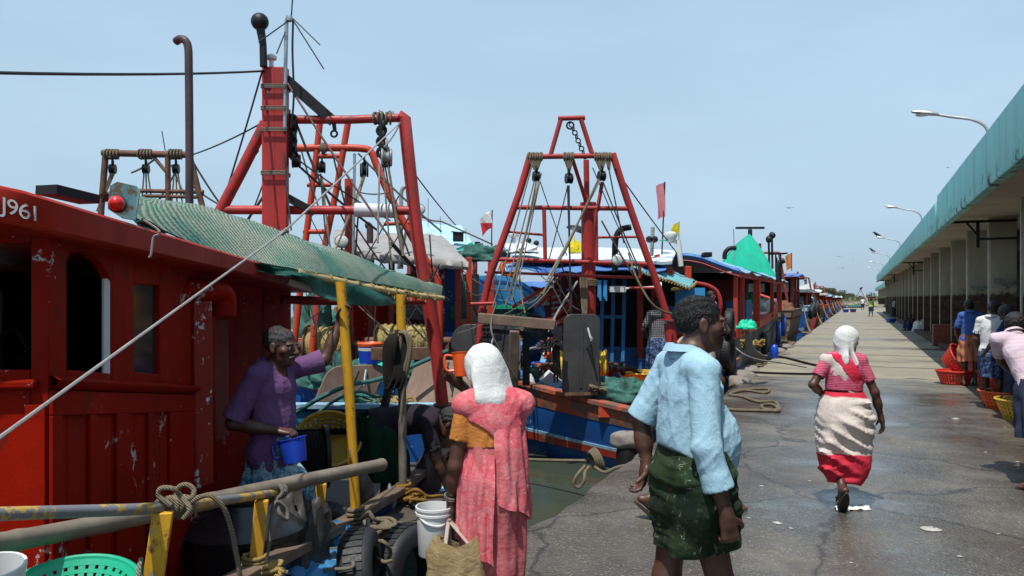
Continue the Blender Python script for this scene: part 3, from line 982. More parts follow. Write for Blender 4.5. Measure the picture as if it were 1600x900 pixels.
# birds
def crow(px_loc, label, heading, up=0.55):
 b = Vector(px_loc)
 r = empty('crow', b, label, 'bird', 'crows perched on the lamps')
 h = Vector((math.cos(heading), math.sin(heading), 0))
 s = Vector((-h.y, h.x, 0))
 z1 = Vector((0, 0, 1))
 m = MB()
 sp = [b - h * 0.26 + z1 * (0.02), b - h * 0.12 + z1 * 0.07, b + z1 * 0.12, b + h * 0.10 + z1 * (0.13 + up * 0.1), b + h * 0.15 + z1 * (0.16 + up * 0.14), b + h * 0.19 + z1 * (0.16 + up * 0.14), b + h * 0.26 + z1 * (0.14 + up * 0.14)]
 m.tube(sp, [0.018, 0.045, 0.075, 0.065, 0.042, 0.03, 0.004], 10)
 for q in (-1, 1):
  m.tube([b + s * 0.03 * q + z1 * 0.07, b + s * 0.035 * q + h * 0.02 - z1 * 0.0], 0.008, 5)
 m.build('body', M['dark_iron'], r)
 for q in (-1, 1):
  w_ = MB()
  w_.grid([[b + h * 0.08 + s * 0.065 * q + z1 * 0.17, b - h * 0.05 + s * 0.075 * q + z1 * 0.14, b - h * 0.22 + s * 0.035 * q + z1 * 0.04],
     [b + h * 0.08 + s * 0.075 * q + z1 * 0.11, b - h * 0.05 + s * 0.09 * q + z1 * 0.08, b - h * 0.22 + s * 0.04 * q + z1 * 0.02]], 0.008)
  w_.build('wing', M['dark_iron'], r)
 return r
crow((0.93, 48, 5.15), 'crow perched on the third lamp, leaning forward', R(200))
crow((0.93, 64, 5.15), 'crow sitting upright on the fourth lamp', R(160), 0.9)
def flying(px, py, d, span, bank, label, col='dark_iron'):
 b = W(px, py, d)
 r = empty('flying_bird', b, label, 'bird', 'birds flying over the harbour')
 f = Vector((math.cos(bank), math.sin(bank), 0))
 s = Vector((-f.y, f.x, 0))
 u = Vector((0, 0, 1))
 m = MB()
 m.tube([b - f * span * 0.22, b - f * span * 0.08, b + f * span * 0.06, b + f * span * 0.18, b + f * span * 0.24],
   [0.01 * span, 0.05 * span, 0.06 * span, 0.035 * span, 0.008 * span], 8)
 m.build('body', M[col], r)
 for q in (-1, 1):
  w_ = MB()
  w_.grid([[b + f * span * 0.08, b + s * q * span * 0.22 + f * span * 0.10 + u * span * 0.09, b + s * q * span * 0.5 - f * span * 0.04 + u * span * 0.02],
     [b - f * span * 0.07, b + s * q * span * 0.22 - f * span * 0.06 + u * span * 0.085, b + s * q * span * 0.5 - f * span * 0.07 + u * span * 0.018]], 0.012 * span)
  w_.build('wing', M[col], r)
 return r
flying(1481, 262, 60, 0.42, TH + 0.2 + math.pi / 2, 'small bird flying highest, beside the teal roof edge')
flying(1233, 325, 60, 0.72, TH + math.pi / 2, 'pale gull gliding alone over the moored boats')
flying(1311, 401, 90, 0.85, TH + 1.1, 'bird banking steeply left of the lamps')
flying(1333, 406, 120, 0.5, TH + 1.3, 'tiny bird between the banking birds and the lamps')
flying(1316, 419, 100, 0.85, TH + 1.0, 'bird banking below the steep one, over the quay')
flying(1333, 397, 130, 0.5, TH + 1.5, 'faint bird topmost of the distant flock over the quay')
# boat helpers
GB = 'fishing boats moored along the quay'
def rope(name, pts, r, mat, parent=None, seg=7, smooth=0):
 mb = MB()
 if smooth:
  pts = catmull(pts, smooth)
 mb.tube(pts, r, seg)
 return mb.build(name, M[mat], parent)
def wire(parent, p, q, r=0.006, mat='wire', s=0.0, name='rigging_wire'):
 return rope(name, sag(p, q, s, 8) if s else [Vector(p), Vector(q)], r, mat, parent, 6)
def coil(mb, c, axis, R_, r, turns, pitch=None, wob=0.02, seed=0, seg=6, steps=14, squash=1.0):
 """rope wound round a post"""
 c, a = Vector(c), Vector(axis).normalized()
 u = a.orthogonal().normalized()
 w = a.cross(u)
 pitch = pitch if pitch else r * 1.9
 pts = []
 for i in range(int(turns * steps) + 1):
  t = 2 * math.pi * i / steps
  k = 1 + wob * 4 * mnoise.noise(Vector((i * 0.31, seed, 0)))
  pts.append(c + (u * math.cos(t) * squash + w * math.sin(t)) * R_ * k + a * (pitch * i / steps))
 mb.tube(pts, r, seg)
 return mb
def tangle(mb, c, size, r, n, seed, flat=0.5, seg=5, loops=9):
 """a loose heap of rope"""
 rg = np.random.default_rng(seed)
 for k in range(n):
  pts = []
  p = Vector(c) + Vector((rg.normal() * size * 0.3, rg.normal() * size * 0.3, 0))
  for i in range(loops):
   a = rg.uniform(0, 6.28)
   pts.append(Vector(c) + Vector((math.cos(a) * size * rg.uniform(0.35, 1.0), math.sin(a) * size * rg.uniform(0.35, 1.0),
           size * flat * rg.uniform(0, 0.9))))
  mb.tube(catmull(pts, 5), r, seg)
 return mb
def knot(mb, c, ax, R_, r, seed, n=3):
 """bulky knot: a few crossing loops round a rail"""
 rg = np.random.default_rng(seed)
 for k in range(n):
  a = (Vector(ax).normalized() + Vector(rg.normal(size=3)) * 0.28).normalized()
  o = Vector(ax).normalized() * (k - n / 2) * r * 1.8
  mb.torus(Vector(c) + o, a, R_ * rg.uniform(0.95, 1.15), r, 18, 7)
 return mb
def heap(name, c, rx, ry, h, mat, parent=None, seed=0, n=26, rough=0.35):
 """a bunched pile of netting or cloth"""
 mb = MB()
 rows = []
 for i in range(n):
  v = i / (n - 1)
  ring = []
  for k in range(n * 2):
   a = 2 * math.pi * k / (n * 2)
   rr = math.cos(v * math.pi / 2) ** 0.7
   nn = 1 + rough * mnoise.noise(Vector((math.cos(a) * 1.6 + seed, math.sin(a) * 1.6, v * 2.2))) + \
    rough * 0.5 * mnoise.noise(Vector((math.cos(a) * 5 + seed, math.sin(a) * 5, v * 6)))
   ring.append((c[0] + rx * rr * math.cos(a) * nn, c[1] + ry * rr * math.sin(a) * nn, c[2] + h * math.sin(v * math.pi / 2) * (0.75 + 0.25 * nn) * nn))
  ring.append(ring[0])
  rows.append(ring)
 mb.grid(rows)
 return mb.build(name, M[mat], parent, angle=80)
def hull(parent, st, mats, cap=0.09, bul=0.35, zb=-1.15, bands=(), deck=True, stern=True, bow=True):
 """st: stations (centre point on axis (lat, d) , left vec lat half width, bottom ratio, gunwale z)
 each station = (L, Rr, k, z): left edge point, right edge point (world xy Vectors), bottom narrowing, gunwale height"""
 hm, bm, cm, dm = mats
 n = len(st)
 def pt(s, side, f):
  """f: 0 at gunwale -> 1 at the keel line"""
  L, Rr, k, z = s
  c = (L + Rr) / 2
  e = L if side < 0 else Rr
  w = 1 - (1 - k) * f ** 1.4
  p = c + (e - c) * w
  return Vector((p.x, p.y, z + (zb - z) * f))
 fs = [0, 0.12, 0.24, 0.4, 0.6, 0.8, 1.0]
 mb = MB()
 mb.grid([[pt(s, -1, f) for f in fs] + [pt(s, 1, f) for f in reversed(fs)] for s in st])
 for s, rev in ((st[0], False), (st[-1], True)):
  ring = [pt(s, -1, f) for f in fs] + [pt(s, 1, f) for f in reversed(fs)]
  if rev:
   ring.reverse()
  mb.add(ring, [tuple(range(len(ring)))])
 h = mb.build('hull', M[hm], parent, angle=45)
 for f0, f1, mt in bands:
  b = MB()
  for side in (-1, 1):
   rr = []
   for s in st:
    c = (s[0] + s[1]) / 2
    o = ((s[0] if side < 0 else s[1]) - c)
    o = Vector((o.x, o.y, 0)).normalized() * 0.035
    a, e = pt(s, side, f0), pt(s, side, f1)
    rr.append([a + o * 0.0, a + o, e + o, e])
   b.grid(rr)
  s = st[0]
  ax = ((st[0][0] + st[0][1]) - (st[1][0] + st[1][1]))
  ax = Vector((ax.x, ax.y, 0)).normalized() * 0.035
  b.grid([[pt(s, -1, f0), pt(s, -1, f0) + ax, pt(s, -1, f1) + ax, pt(s, -1, f1)],
    [pt(s, 1, f0), pt(s, 1, f0) + ax, pt(s, 1, f1) + ax, pt(s, 1, f1)]])
  b.build('rubbing_strake', M[mt], h, smooth=False)
 cpm = MB()
 for side in (-1, 1):
  pts = [pt(s, side, 0) + Vector((0, 0, 0.025)) for s in st]
  for a, b_ in zip(pts[:-1], pts[1:]):
   e = (b_ - a).normalized() * 0.01
   cpm.beam(a - e, b_ + e, cap * 1.6, 0.055)
 a, b_ = pt(st[0], -1, 0), pt(st[0], 1, 0)
 cpm.beam(a + Vector((0, 0, 0.027)), b_ + Vector((0, 0, 0.027)), cap * 1.6, 0.058)
 cpm.build('cap_rail', M[cm], parent, smooth=False, bevel=0.006)
 if deck:
  d = MB()
  d.grid([[pt((s[0], s[1], 0.97, s[3] - bul), -1, 0.0) * 1.0, pt((s[0], s[1], 0.97, s[3] - bul), 1, 0.0)] for s in st])
  d.build('deck', M[dm], parent, smooth=False)
 return h
def gallows(parent, segs, mat='red_pipe', name='gallows_frame', seg=12):
 """welded pipe frame: every member a tube"""
 root_ = None
 for i, (pts, r) in enumerate(segs):
  m = MB()
  m.tube(pts, r, seg)
  if root_ is None:
   root_ = m.build(name, M[mat], parent)
  else:
   m.build('frame_tube', M[mat], root_)
 return root_
def block(parent, c, s=0.08, mat='dark_iron', ax=(1, 0, 0)):
 """pulley block with cheeks, sheave and shackle"""
 c = Vector(c)
 a = Vector(ax).normalized()
 m = MB()
 for q in (-1, 1):
  m.lathe([(0.001, 0), (s * 0.75, 0), (s * 0.8, s * 0.1), (s * 0.75, s * 0.2), (0.001, s * 0.2)], c + a * (q * s * 0.38 - s * 0.1), a, 14)
 m.lathe([(0.001, -s * 0.22), (s * 0.6, -s * 0.22), (s * 0.45, 0), (s * 0.6, s * 0.22), (0.001, s * 0.22)], c, a, 14)
 m.torus(c + Vector((0, 0, s * 1.15)), a, s * 0.38, s * 0.13, 14, 6)
 m.beam(c + Vector((0, 0, s * 0.9)), c - Vector((0, 0, s * 0.7)), s * 0.2, s * 0.5)
 return m.build('pulley_block', M[mat], parent)
def floodlight(parent, c, to, r=0.075, stem=None):
 c, a = Vector(c), Vector(to).normalized()
 m = MB()
 m.lathe([(0.001, -r * 1.1), (r * 0.5, -r * 1.05), (r * 0.85, -r * 0.6), (r, -r * 0.1), (r * 1.06, 0), (r * 0.98, r * 0.06)], c, a, 20)
 if stem is not None:
  m.tube([c - a * r * 0.5, Vector(stem)], r * 0.16, 6)
 h = m.build('floodlight', M['dark_iron'], parent)
 g = MB()
 g.lathe([(r * 0.97, 0.0), (r * 0.8, r * 0.16), (r * 0.4, r * 0.25), (0.001, r * 0.28)], c, a, 20)
 g.build('lens', M['lamp_glass'], h)
 return h
def exhaust_pipe(parent, pts, r, mat='exhaust'):
 m = MB()
 m.tube(catmull(pts, 8), r, 14)
 return m.build('exhaust_pipe', M[mat], parent)
def tyre(c, axis, Ro, w, label, group='tyres hung as fenders', mat='rubber', parent=None):
 """a used tyre: tread, rounded shoulders, sidewalls, open middle"""
 c, a = Vector(c), Vector(axis).normalized()
 ri = Ro * 0.58
 prof = [(ri, -w * 0.36), (ri * 1.05, -w * 0.46), (Ro * 0.86, -w * 0.5), (Ro * 0.95, -w * 0.42), (Ro, -w * 0.26), (Ro * 1.008, 0), (Ro, w * 0.26), (Ro * 0.95, w * 0.42),
   (Ro * 0.86, w * 0.5), (ri * 1.05, w * 0.46), (ri, w * 0.36), (ri * 0.98, 0.0), (ri, -w * 0.36)]
 r = empty('tyre', c, label, 'tyre', group)
 m = MB()
 m.lathe(prof, c, a, 44)
 m.build('casing', M[mat], r)
 tr = MB()
 u = a.orthogonal().normalized()
 v = a.cross(u)
 for k in range(40):
  t = 2 * math.pi * k / 40
  d = u * math.cos(t) + v * math.sin(t)
  e = -u * math.sin(t) + v * math.cos(t)
  tr.obox(c + d * (Ro * 1.004), d * 0.006, e * Ro * 0.055, a * w * 0.27)
 tr.build('tread', M[mat], r, smooth=False)
 return r
def flag(parent, foot, top, w, h, mat, droop=0.5, ax=(1, 0, 0), pole_r=0.012, polemat='galv', fname='flag', seed=0):
 foot, top = Vector(foot), Vector(top)
 m = MB()
 m.tube([foot, top], pole_r, 7)
 p = m.build('flag_pole', M[polemat], parent)
 a = Vector(ax).normalized()
 s = a.cross(Vector((0, 0, 1))).normalized()
 rows = []
 for i in range(9):
  u = i / 8
  row = []
  for j in range(11):
   v = j / 10
   wob = 0.10 * w * math.sin(u * 7 + v * 3 + seed) * (0.3 + u) + 0.06 * w * math.sin(u * 13 + v * 6)
   row.append(top - Vector((0, 0, 0.02)) - Vector((0, 0, v * h + droop * u * u * w)) + a * (u * w * (1 - droop * 0.45) * (1 - 0.35 * v * droop)) + s * wob)
  rows.append(row)
 f = MB()
 f.grid(rows, 0.004)
 f.build(fname, M[mat], p, angle=80)
 return p
def sheet(name, parent, corners, mat, n=14, m=14, sagz=0.1, wr=0.03, thick=0.012, seed=0, edge=0.0):
 """a tarpaulin stretched between four corners: A B (near edge), D C (far edge)"""
 A, B, Cc, D = [Vector(p) for p in corners]
 rows = []
 for i in range(n + 1):
  v = i / n
  row = []
  for j in range(m + 1):
   u = j / m
   p = A.lerp(B, u).lerp(D.lerp(Cc, u), v)
   z = -sagz * 4 * v * (1 - v) * (0.5 + 0.5 * math.sin(math.pi * u)) + wr * mnoise.noise(Vector((u * 5 + seed, v * 5, seed))) + \
    wr * 0.6 * mnoise.noise(Vector((u * 14 + seed, v * 11, 3)))
   if edge:
    z += edge * (abs(math.sin(u * m * 0.9)) - 0.5) * (1 if i in (0, n) else 0)
   row.append(p + Vector((0, 0, z)))
  rows.append(row)
 mb = MB()
 mb.grid(rows, thick)
 return mb.build(name, M[mat], parent, angle=70)
def basket(name, c, r0, r1, h, mat, label, cat='basket', group=None, tilt=(0, 0, 1), holes=True, handles=True, seg=36, fill=None):
 """slotted plastic fish basket: rim, slatted wall, floor, rope handles"""
 c, a = Vector(c), Vector(tilt).normalized()
 r = empty(name, c, label, cat, group)
 u = a.orthogonal().normalized()
 v = a.cross(u)
 def P(t, f, k=1.0):
  rad = (r0 + (r1 - r0) * f) * k
  return c + a * (h * f) + (u * math.cos(t) + v * math.sin(t)) * rad
 m = MB()
 if holes:
  nb = seg
  for k in range(nb):
   t0, t1 = 2 * math.pi * k / nb, 2 * math.pi * (k + 0.62) / nb
   m.grid([[P(t0, 0.02), P(t1, 0.02)], [P(t0, 0.5), P(t1, 0.5)], [P(t0, 0.98), P(t1, 0.98)]], 0.006)
  for f in (0.0, 0.22, 0.42, 0.62):
   m.grid([[P(2 * math.pi * k / nb, f, 0.995) for k in range(nb + 1)], [P(2 * math.pi * k / nb, f + 0.09, 0.995) for k in range(nb + 1)]], 0.006)
  m.grid([[P(2 * math.pi * k / nb, 0.80, 0.995) for k in range(nb + 1)], [P(2 * math.pi * k / nb, 1.0, 0.995) for k in range(nb + 1)]], 0.006)
 else:
  m.grid([[P(2 * math.pi * k / seg, f) for k in range(seg + 1)] for f in (0.0, 0.08, 0.5, 1.0)], 0.006)
 m.lathe([(0.001, 0.004), (r0, 0.0), (r0, 0.012), (0.001, 0.016)], c, a, seg)
 m.build('wall', M[mat], r, angle=50)
 k = MB()
 k.torus(c + a * h, a, r1, r1 * 0.035 + 0.003, seg, 8)
 k.build('rim', M[mat], r)
 if handles:
  for q in (-1, 1):
   hd = MB()
   b = c + a * h + u * q * r1
   hd.tube(catmull([b - v * 0.06 - a * 0.03, b - v * 0.05 + a * 0.05, b + v * 0.05 + a * 0.05, b + v * 0.06 - a * 0.03], 5), 0.007, 6)
   hd.build('handle', M['rope_grey'], r)
 if fill:
  f_ = MB()
  rows = []
  for i in range(8):
   q = i / 7
   rows.append([P(2 * math.pi * k_ / 24, 0.6, 0.97 * (1 - q) + 0.001) + a * (0.25 * h * math.sin(q * 1.5) + 0.02 * mnoise.noise(Vector((q * 9, k_ * 0.9, 1)))) for k_ in range(25)])
  f_.grid(rows)
  f_.build('catch', M[fill], r)
 return r
def otter_board(c, ax_w, ax_h, w, h, label, mat='otter_steel', thick=0.05, name='otter_board'):
 """trawl door: rounded steel plate with ribs, towing bracket and shoe"""
 c, X, Z = Vector(c), Vector(ax_w).normalized(), Vector(ax_h).normalized()
 N = X.cross(Z).normalized()
 r = empty(name, c, label, 'trawl door', 'steel trawl doors on the sterns')
 poly = []
 rc = min(w, h) * 0.22
 for cx, cz, a0 in ((w / 2 - rc, h / 2 - rc, 0), (-w / 2 + rc, h / 2 - rc, 90), (-w / 2 + rc * 0.5, -h / 2 + rc * 0.5, 180), (w / 2 - rc * 0.5, -h / 2 + rc * 0.5, 270)):
  q = rc if cz > 0 else rc * 0.5
  for k in range(7):
   a = R(a0 + 15 * k)
   poly.append((cx + q * math.cos(a), cz + q * math.sin(a)))
 m = MB()
 m.prism([c + X * p[0] + Z * p[1] - N * thick / 2 for p in poly], N * thick)
 m.build('plate', M[mat], r, bevel=0.006)
 k = MB()
 k.obox(c + N * (thick / 2 + 0.006) - Z * (h * 0.02), X * 0.02, Z * h * 0.42, N * 0.006)
 k.build('rib', M[mat], r, smooth=False)
 b = MB()
 p0 = c + N * (thick / 2 + 0.005) + X * w * 0.16 + Z * h * 0.22
 p1 = p0 + N * 0.20 - Z * 0.06
 b.tube([p0 + Z * 0.1, p1, p0 - Z * 0.16], 0.016, 7)
 b.torus(p1 + N * 0.03, X, 0.03, 0.009, 12, 6)
 b.build('towing_bracket', M['galv'], r)
 s = MB()
 s.obox(c - Z * (h / 2 + 0.012), X * w * 0.46, Z * 0.02, N * (thick * 0.9))
 s.build('shoe', M['rust_steel'], r, smooth=False)
 return r
# boat nearest the camera (red cabin)
B0 = empty('fishing_boat', C(-2.6, 4.5, -0.6), 'red cabin fishing boat nearest the camera, with yellow rails and a green net awning', 'fishing boat', GB)
edge_r = [(0.9, -2.35, .92), (1.4, -1.72, .82), (2, -1.36, .68), (2.5, -1.19, .58), (3.6, -1.20, .40), (4.7, -1.18, .21), (5.1, -1.09, .19), (6, -.87, .18), (7.5, -.62, .20), (8.3, -.60, .26)]
st = []
for d, la, z in edge_r:
 ll = -3.0 - 1.2 * min(1, max(0, (d - 0.9) / 2.2)) ** 0.6
 Lp, Rp = C(ll, d, 0), C(la, d, 0)
 st.append((Lp, Rp, 0.62, z))
hull(B0, st, ('hull_blue', 'red_bright', 'wood_old', 'plank'), cap=0.07, bul=0.34, bands=((0.1, 0.26, 'red_dull'), (0.45, 0.55, 'pale_blue_paint')))
def lw(d):
 return -1.66 - 0.065 * (d - 2.75)
def dpx(px):
 return 1.481 / ((800 - px) / 1200 - 0.065)
LW = -1.80
def wz(d):   # sheer of the cabin's moulding
 return 1.3975 - 0.1375 * (d - 2.75)
cab = MB()
T = 0.045
def wall_seg(mb, d0, d1, z0f, z1f, lat=0.0, th=T):
 p = []
 f = (lambda d: lw(d) + lat) if lat > -1 else (lambda d: lat)
 for z_ in (z0f, z1f):
  for la, d in ((f(d0) - th, d0), (f(d0), d0), (f(d1), d1), (f(d1) - th, d1)):
   p.append(C(la, d, z_(d) if callable(z_) else z_))
 mb.hexa(p)
zdeck = lambda d: interp([2, 3.6, 4.7, 8], [.34, .06, -.15, -.15], d)
ztop = lambda d: 2.0 - 0.04 * (d - 2.75)
dA0, dA1, dB0, dB1, dE = dpx(105), dpx(175), dpx(210), dpx(250), 4.62
wall_seg(cab, 2.75, dA0, zdeck, ztop)
wall_seg(cab, dA0 + .001, dA1, zdeck, lambda d: wz(d) + 0.05)
wall_seg(cab, dA0 + .001, dA1, lambda d: 1.885, ztop)
wall_seg(cab, dA1 + .001, dB0, zdeck, ztop)
wall_seg(cab, dB0 + .001, dB1, zdeck, lambda d: wz(d) + 0.066)
wall_seg(cab, dB0 + .001, dB1, lambda d: 1.76, ztop)
wall_seg(cab, dB1 + .001, dE, zdeck, ztop)
wall_seg(cab, dE, 6.85, zdeck, ztop, lat=-1.97)
cabin = cab.build('cabin_side', M['red_cabin'], B0, smooth=False, bevel=0.006)
ar = MB()
tp_ = [(0, 1.835), (.08, 1.868), (.3, 1.884), (.55, 1.872), (.75, 1.845), (.9, 1.81), (1, 1.77)]
for (f0, z0), (f1, z1) in zip(tp_[:-1], tp_[1:]):
 d0, d1 = dA0 + (dA1 - dA0) * f0, dA0 + (dA1 - dA0) * f1
 ar.hexa([C(lw(d0) - T + .003, d0, z0), C(lw(d0) - .003, d0, z0), C(lw(d1) - .003, d1, z1), C(lw(d1) - T + .003, d1, z1),
    C(lw(d0) - T + .003, d0, 1.93), C(lw(d0) - .003, d0, 1.93), C(lw(d1) - .003, d1, 1.93), C(lw(d1) - T + .003, d1, 1.93)])
ar.build('window_arch', M['red_cabin'], cabin, smooth=False)
w_ = MB()
w_.beam(C(lw(dA1) - .02, dA1 - .008, 1.38), C(lw(dA1) - .02, dA1 - .008, 1.78), 0.03, 0.014, (1, 0, 0))
w_.build('window_edge', M['white_paint'], cabin)
g_ = MB()
wall_seg(g_, dB0 + .01, dB1 - .01, lambda d: wz(d) + 0.06, lambda d: 1.77, lat=-0.02, th=0.006)
g_.build('window_pane', M['glass_dark'], cabin, smooth=False)
fr = MB()
zl, zh = (lambda d: zdeck(d) + 0.16), (lambda d: wz(d) - 0.12)
for a, b in ((2.75, dpx(92)), (dpx(136), dpx(146)), (dpx(178), dpx(199)), (dpx(228), dpx(237)), (dpx(262), 4.25)):
 wall_seg(fr, a, b, zl, zh, lat=0.016, th=0.015)
wall_seg(fr, 2.75, 4.25, zh, lambda d: wz(d) - 0.03, lat=0.0165, th=0.0155)
wall_seg(fr, 2.75, 4.25, lambda d: zdeck(d) + 0.05, zl, lat=0.0165, th=0.0155)
fr.build('panel_frame', M['red_cabin'], cabin, smooth=False, bevel=0.004)
ml = MB()
rows = []
for d in np.linspace(2.74, 4.28, 12):
 z_, L_ = wz(d), lw(d)
 rows.append([C(L_, d, z_ + 0.02), C(L_ + 0.025, d, z_ + 0.022), C(L_ + 0.042, d, z_ + 0.008), C(L_ + 0.038, d, z_ - 0.006), C(L_ + 0.02, d, z_ - 0.02), C(L_, d, z_ - 0.028)])
ml.grid(rows)
ml.build('sill_moulding', M['red_cabin'], cabin, angle=60)
ew = MB()
def ew_seg(mb, l0, l1, z0, z1, d=2.75, th=T):
 f = lambda la: d - 0.06 * (-1.66 - la)
 mb.hexa([C(l0, f(l0), z0), C(l1, f(l1), z0), C(l1, f(l1) + th, z0), C(l0, f(l0) + th, z0),
    C(l0, f(l0), z1), C(l1, f(l1), z1), C(l1, f(l1) + th, z1), C(l0, f(l0) + th, z1)])
ew_seg(ew, -1.722, -1.662, 0.2, 2.0)
ew_seg(ew, -2.15, -1.723, 0.2, 1.44)
ew_seg(ew, -2.15, -1.723, 1.895, 2.0)
ew_seg(ew, -3.5, -2.151, 0.2, 2.0)
e_ = ew.build('cabin_front', M['red_cabin'], B0, smooth=False, bevel=0.006)
em = MB()
ew_seg(em, -3.5, -1.69, 1.375, 1.41, d=2.712, th=0.04)
em.build('sill_moulding', M['red_cabin'], e_, smooth=False, bevel=0.01)
ep = MB()
for a, b in ((-1.735, -1.664), (-1.92, -1.87), (-2.2, -2.14)):
 ew_seg(ep, a, b, 0.45, 1.32, d=2.736, th=0.013)
ep.build('panel_frame', M['red_cabin'], e_, smooth=False, bevel=0.004)
fw = MB()
wall_seg(fw, 2.7, 4.75, zdeck, ztop, lat=-3.45)
wall_seg(fw, 4.75, 5.2, zdeck, lambda d: 1.30, lat=-3.45)
wall_seg(fw, 4.75, 5.2, lambda d: 1.75, ztop, lat=-3.45)
wall_seg(fw, 5.2, 6.1, zdeck, ztop, lat=-3.45)
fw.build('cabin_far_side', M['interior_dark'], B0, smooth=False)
rb = MB()
for a, b, z0, z1 in ((-3.45, -3.0, 0, 2.0), (-2.35, LW - 0.17, 0, 2.0), (-3.0, -2.35, 0.0, 1.25), (-3.0, -2.75, 1.2, 1.8), (-2.45, -2.35, 1.2, 1.8), (-3.0, -2.35, 1.7, 2.0)):
 rb.hexa([C(a, 6.05, z0 - .1), C(b, 6.05, z0 - .1), C(b, 6.1, z0 - .1), C(a, 6.1, z0 - .1), C(a, 6.05, z1 - .05), C(b, 6.05, z1 - .05), C(b, 6.1, z1 - .05), C(a, 6.1, z1 - .05)])
rb.build('rear_bulkhead', M['interior_dark'], B0, smooth=False)
wh = MB()
wh.torus(C(-2.35, 3.75, 1.42), C(0, 1, 0) - C(0, 0, 0), 0.16, 0.016, 24, 8)
wh.lathe([(0.02, -0.03), (0.035, 0), (0.02, 0.03)], C(-2.35, 3.75, 1.42), C(0, 1, 0), 12)
for k in range(3):
 a = k * math.pi / 3
 u_ = C(math.cos(a), 0, 0) + Vector((0, 0, math.sin(a)))
 wh.tube([C(-2.35, 3.75, 1.42) - u_ * 0.15, C(-2.35, 3.75, 1.42) + u_ * 0.15], 0.008, 6)
wh.beam(C(-2.35, 3.78, 1.42), C(-2.35, 3.9, 0.3), 0.12, 0.10)
wh.build('steering_wheel', M['dark_iron'], B0)
rf = MB()
edge_rf = [(-3.2, 2.44), (-2.4, 2.45), (-1.95, 2.47), (-1.75, 2.52), (-1.65, 2.605), (-1.60, 2.72), (-1.58, 3.0), (-1.575, 3.5), (-1.575, 4.2), (-1.58, 5.35), (-1.60, 6.0), (-1.62, 6.9)]
roof_z = lambda la, d: 1.7 + (180 - .307 * max(-60, 800 + la / d * 1200)) * d / 1200
rows = []
for la, d in edge_rf:
 px = 800 + la / d * 1200
 z = roof_z(la, d) if px > -20 else 2.085
 if d > 5.5:
  z = 1.905 - .045 * (d - 5.35)
 dep = interp([2.4, 2.7, 3.2, 4.2, 6.3], [.125, .122, .11, .10, .09], d)
 ctr = C(-2.6, max(d + .05, 2.9), 0)
 o = C(la, d, 0) - ctr
 o = o.normalized()
 e = lambda k, zz: C(la, d, z + zz) - o * k
 ci = lambda f, zz: (C(la, d, 0).lerp(ctr, f)) + Vector((0, 0, z + zz))
 rows.append([ci(.45, -dep * 1.02), e(.05, -dep * 1.02), e(.012, -dep), e(0, -dep * .9), e(0, -.012), e(.012, 0), ci(.35, .035), ci(1.0, .11), ci(1.0, -.1), ci(.45, -dep * 1.02)])
rf.grid(rows)
rf.hexa([C(-3.95, 2.42, 1.98), C(-2.5, 2.46, 2.03), C(-2.5, 6.9, 1.82), C(-3.95, 6.9, 1.78), C(-3.95, 2.42, 2.06), C(-2.5, 2.46, 2.16), C(-2.5, 6.9, 1.96), C(-3.95, 6.9, 1.86)])
roof = rf.build('roof', M['red_fascia'], B0, angle=40)
tx = bpy.data.curves.new('registration', 'FONT')
tx.body = 'J961'
tx.size = 0.074
tx.extrude = 0.001
tx.space_character = 0.92
to = bpy.data.objects.new('registration', tx)
COL.objects.link(to)
bpy.context.view_layer.update()
me = bpy.data.meshes.new_from_object(to.evaluated_get(bpy.context.evaluated_depsgraph_get()))
bpy.data.objects.remove(to)
lp_ = [C(la, d, roof_z(la, d) - .097) for la, d in ((-1.76, 2.512), (-1.75, 2.52), (-1.65, 2.605), (-1.60, 2.72), (-1.58, 3.0), (-1.575, 3.5))]
lc_ = [0.0]
for p_, q_ in zip(lp_[:-1], lp_[1:]):
 lc_.append(lc_[-1] + (q_ - p_).length)
for v in me.vertices:
 q = v.co.copy()
 u_ = q.x + .076
 k_ = max(i for i in range(len(lc_) - 1) if lc_[i] <= u_)
 xd = (lp_[k_ + 1] - lp_[k_]).normalized()
 nd = xd.cross(Vector((0, 0, 1))).normalized()
 v.co = lp_[k_] + xd * (u_ - lc_[k_]) + Vector((0, 0, q.y)) + nd * (q.z + .007) - B0.location
finish(me, 'registration_number', M['white_paint'], roof, smooth=False)
nl = MB()
pl = [W(168, 326, 3.22), W(172, 290, 3.22), W(183, 284, 3.23), W(214, 291, 3.26), W(219, 298, 3.26), W(211, 344, 3.26), W(190, 340, 3.24)]
nl.prism(pl, C(-0.012, 0.03, 0) - C(0, 0, 0))
nv = nl.build('lamp_board', M['lamp_board'], roof, smooth=False)
lm = MB()
c_ = W(183, 318, 3.16)
av = (C(0.35, -1, 0)).normalized()
lm.lathe([(0.034, -0.045), (0.037, -0.01), (0.036, 0.01), (0.03, 0.018)], c_ + Vector((0, 0, 0)) - av * 0.012, av, 18)
lm.build('lamp_housing', M['black_plastic'], nv)
lg = MB()
lg.lathe([(0.031, 0.0), (0.030, 0.022), (0.024, 0.038), (0.012, 0.047), (0.001, 0.049)], c_, av, 18)
lg.build('port_light', M['lamp_red'], nv)
wb = MB()
wb.beam(W(72, 296, 2.9), W(140, 312, 3.1), 0.10, 0.035)
wb.build('roof_plank', M['dark_iron'], roof, smooth=False)
rope('hanging_hook', [W(222, 342, 3.3), W(246, 358, 3.22), W(249, 366, 3.22), W(240, 371, 3.22), W(236, 398, 3.22), W(232, 402, 3.22)], 0.005, 'rope_white', roof, smooth=5)
exhaust_pipe(B0, [W(296, 330, 5.1), W(296, 220, 5.1), W(295, 110, 5.1), W(294, 75, 5.1), W(289, 63, 5.1), W(281, 61, 5.12), W(275, 65, 5.14)], 0.026)
vp = MB()
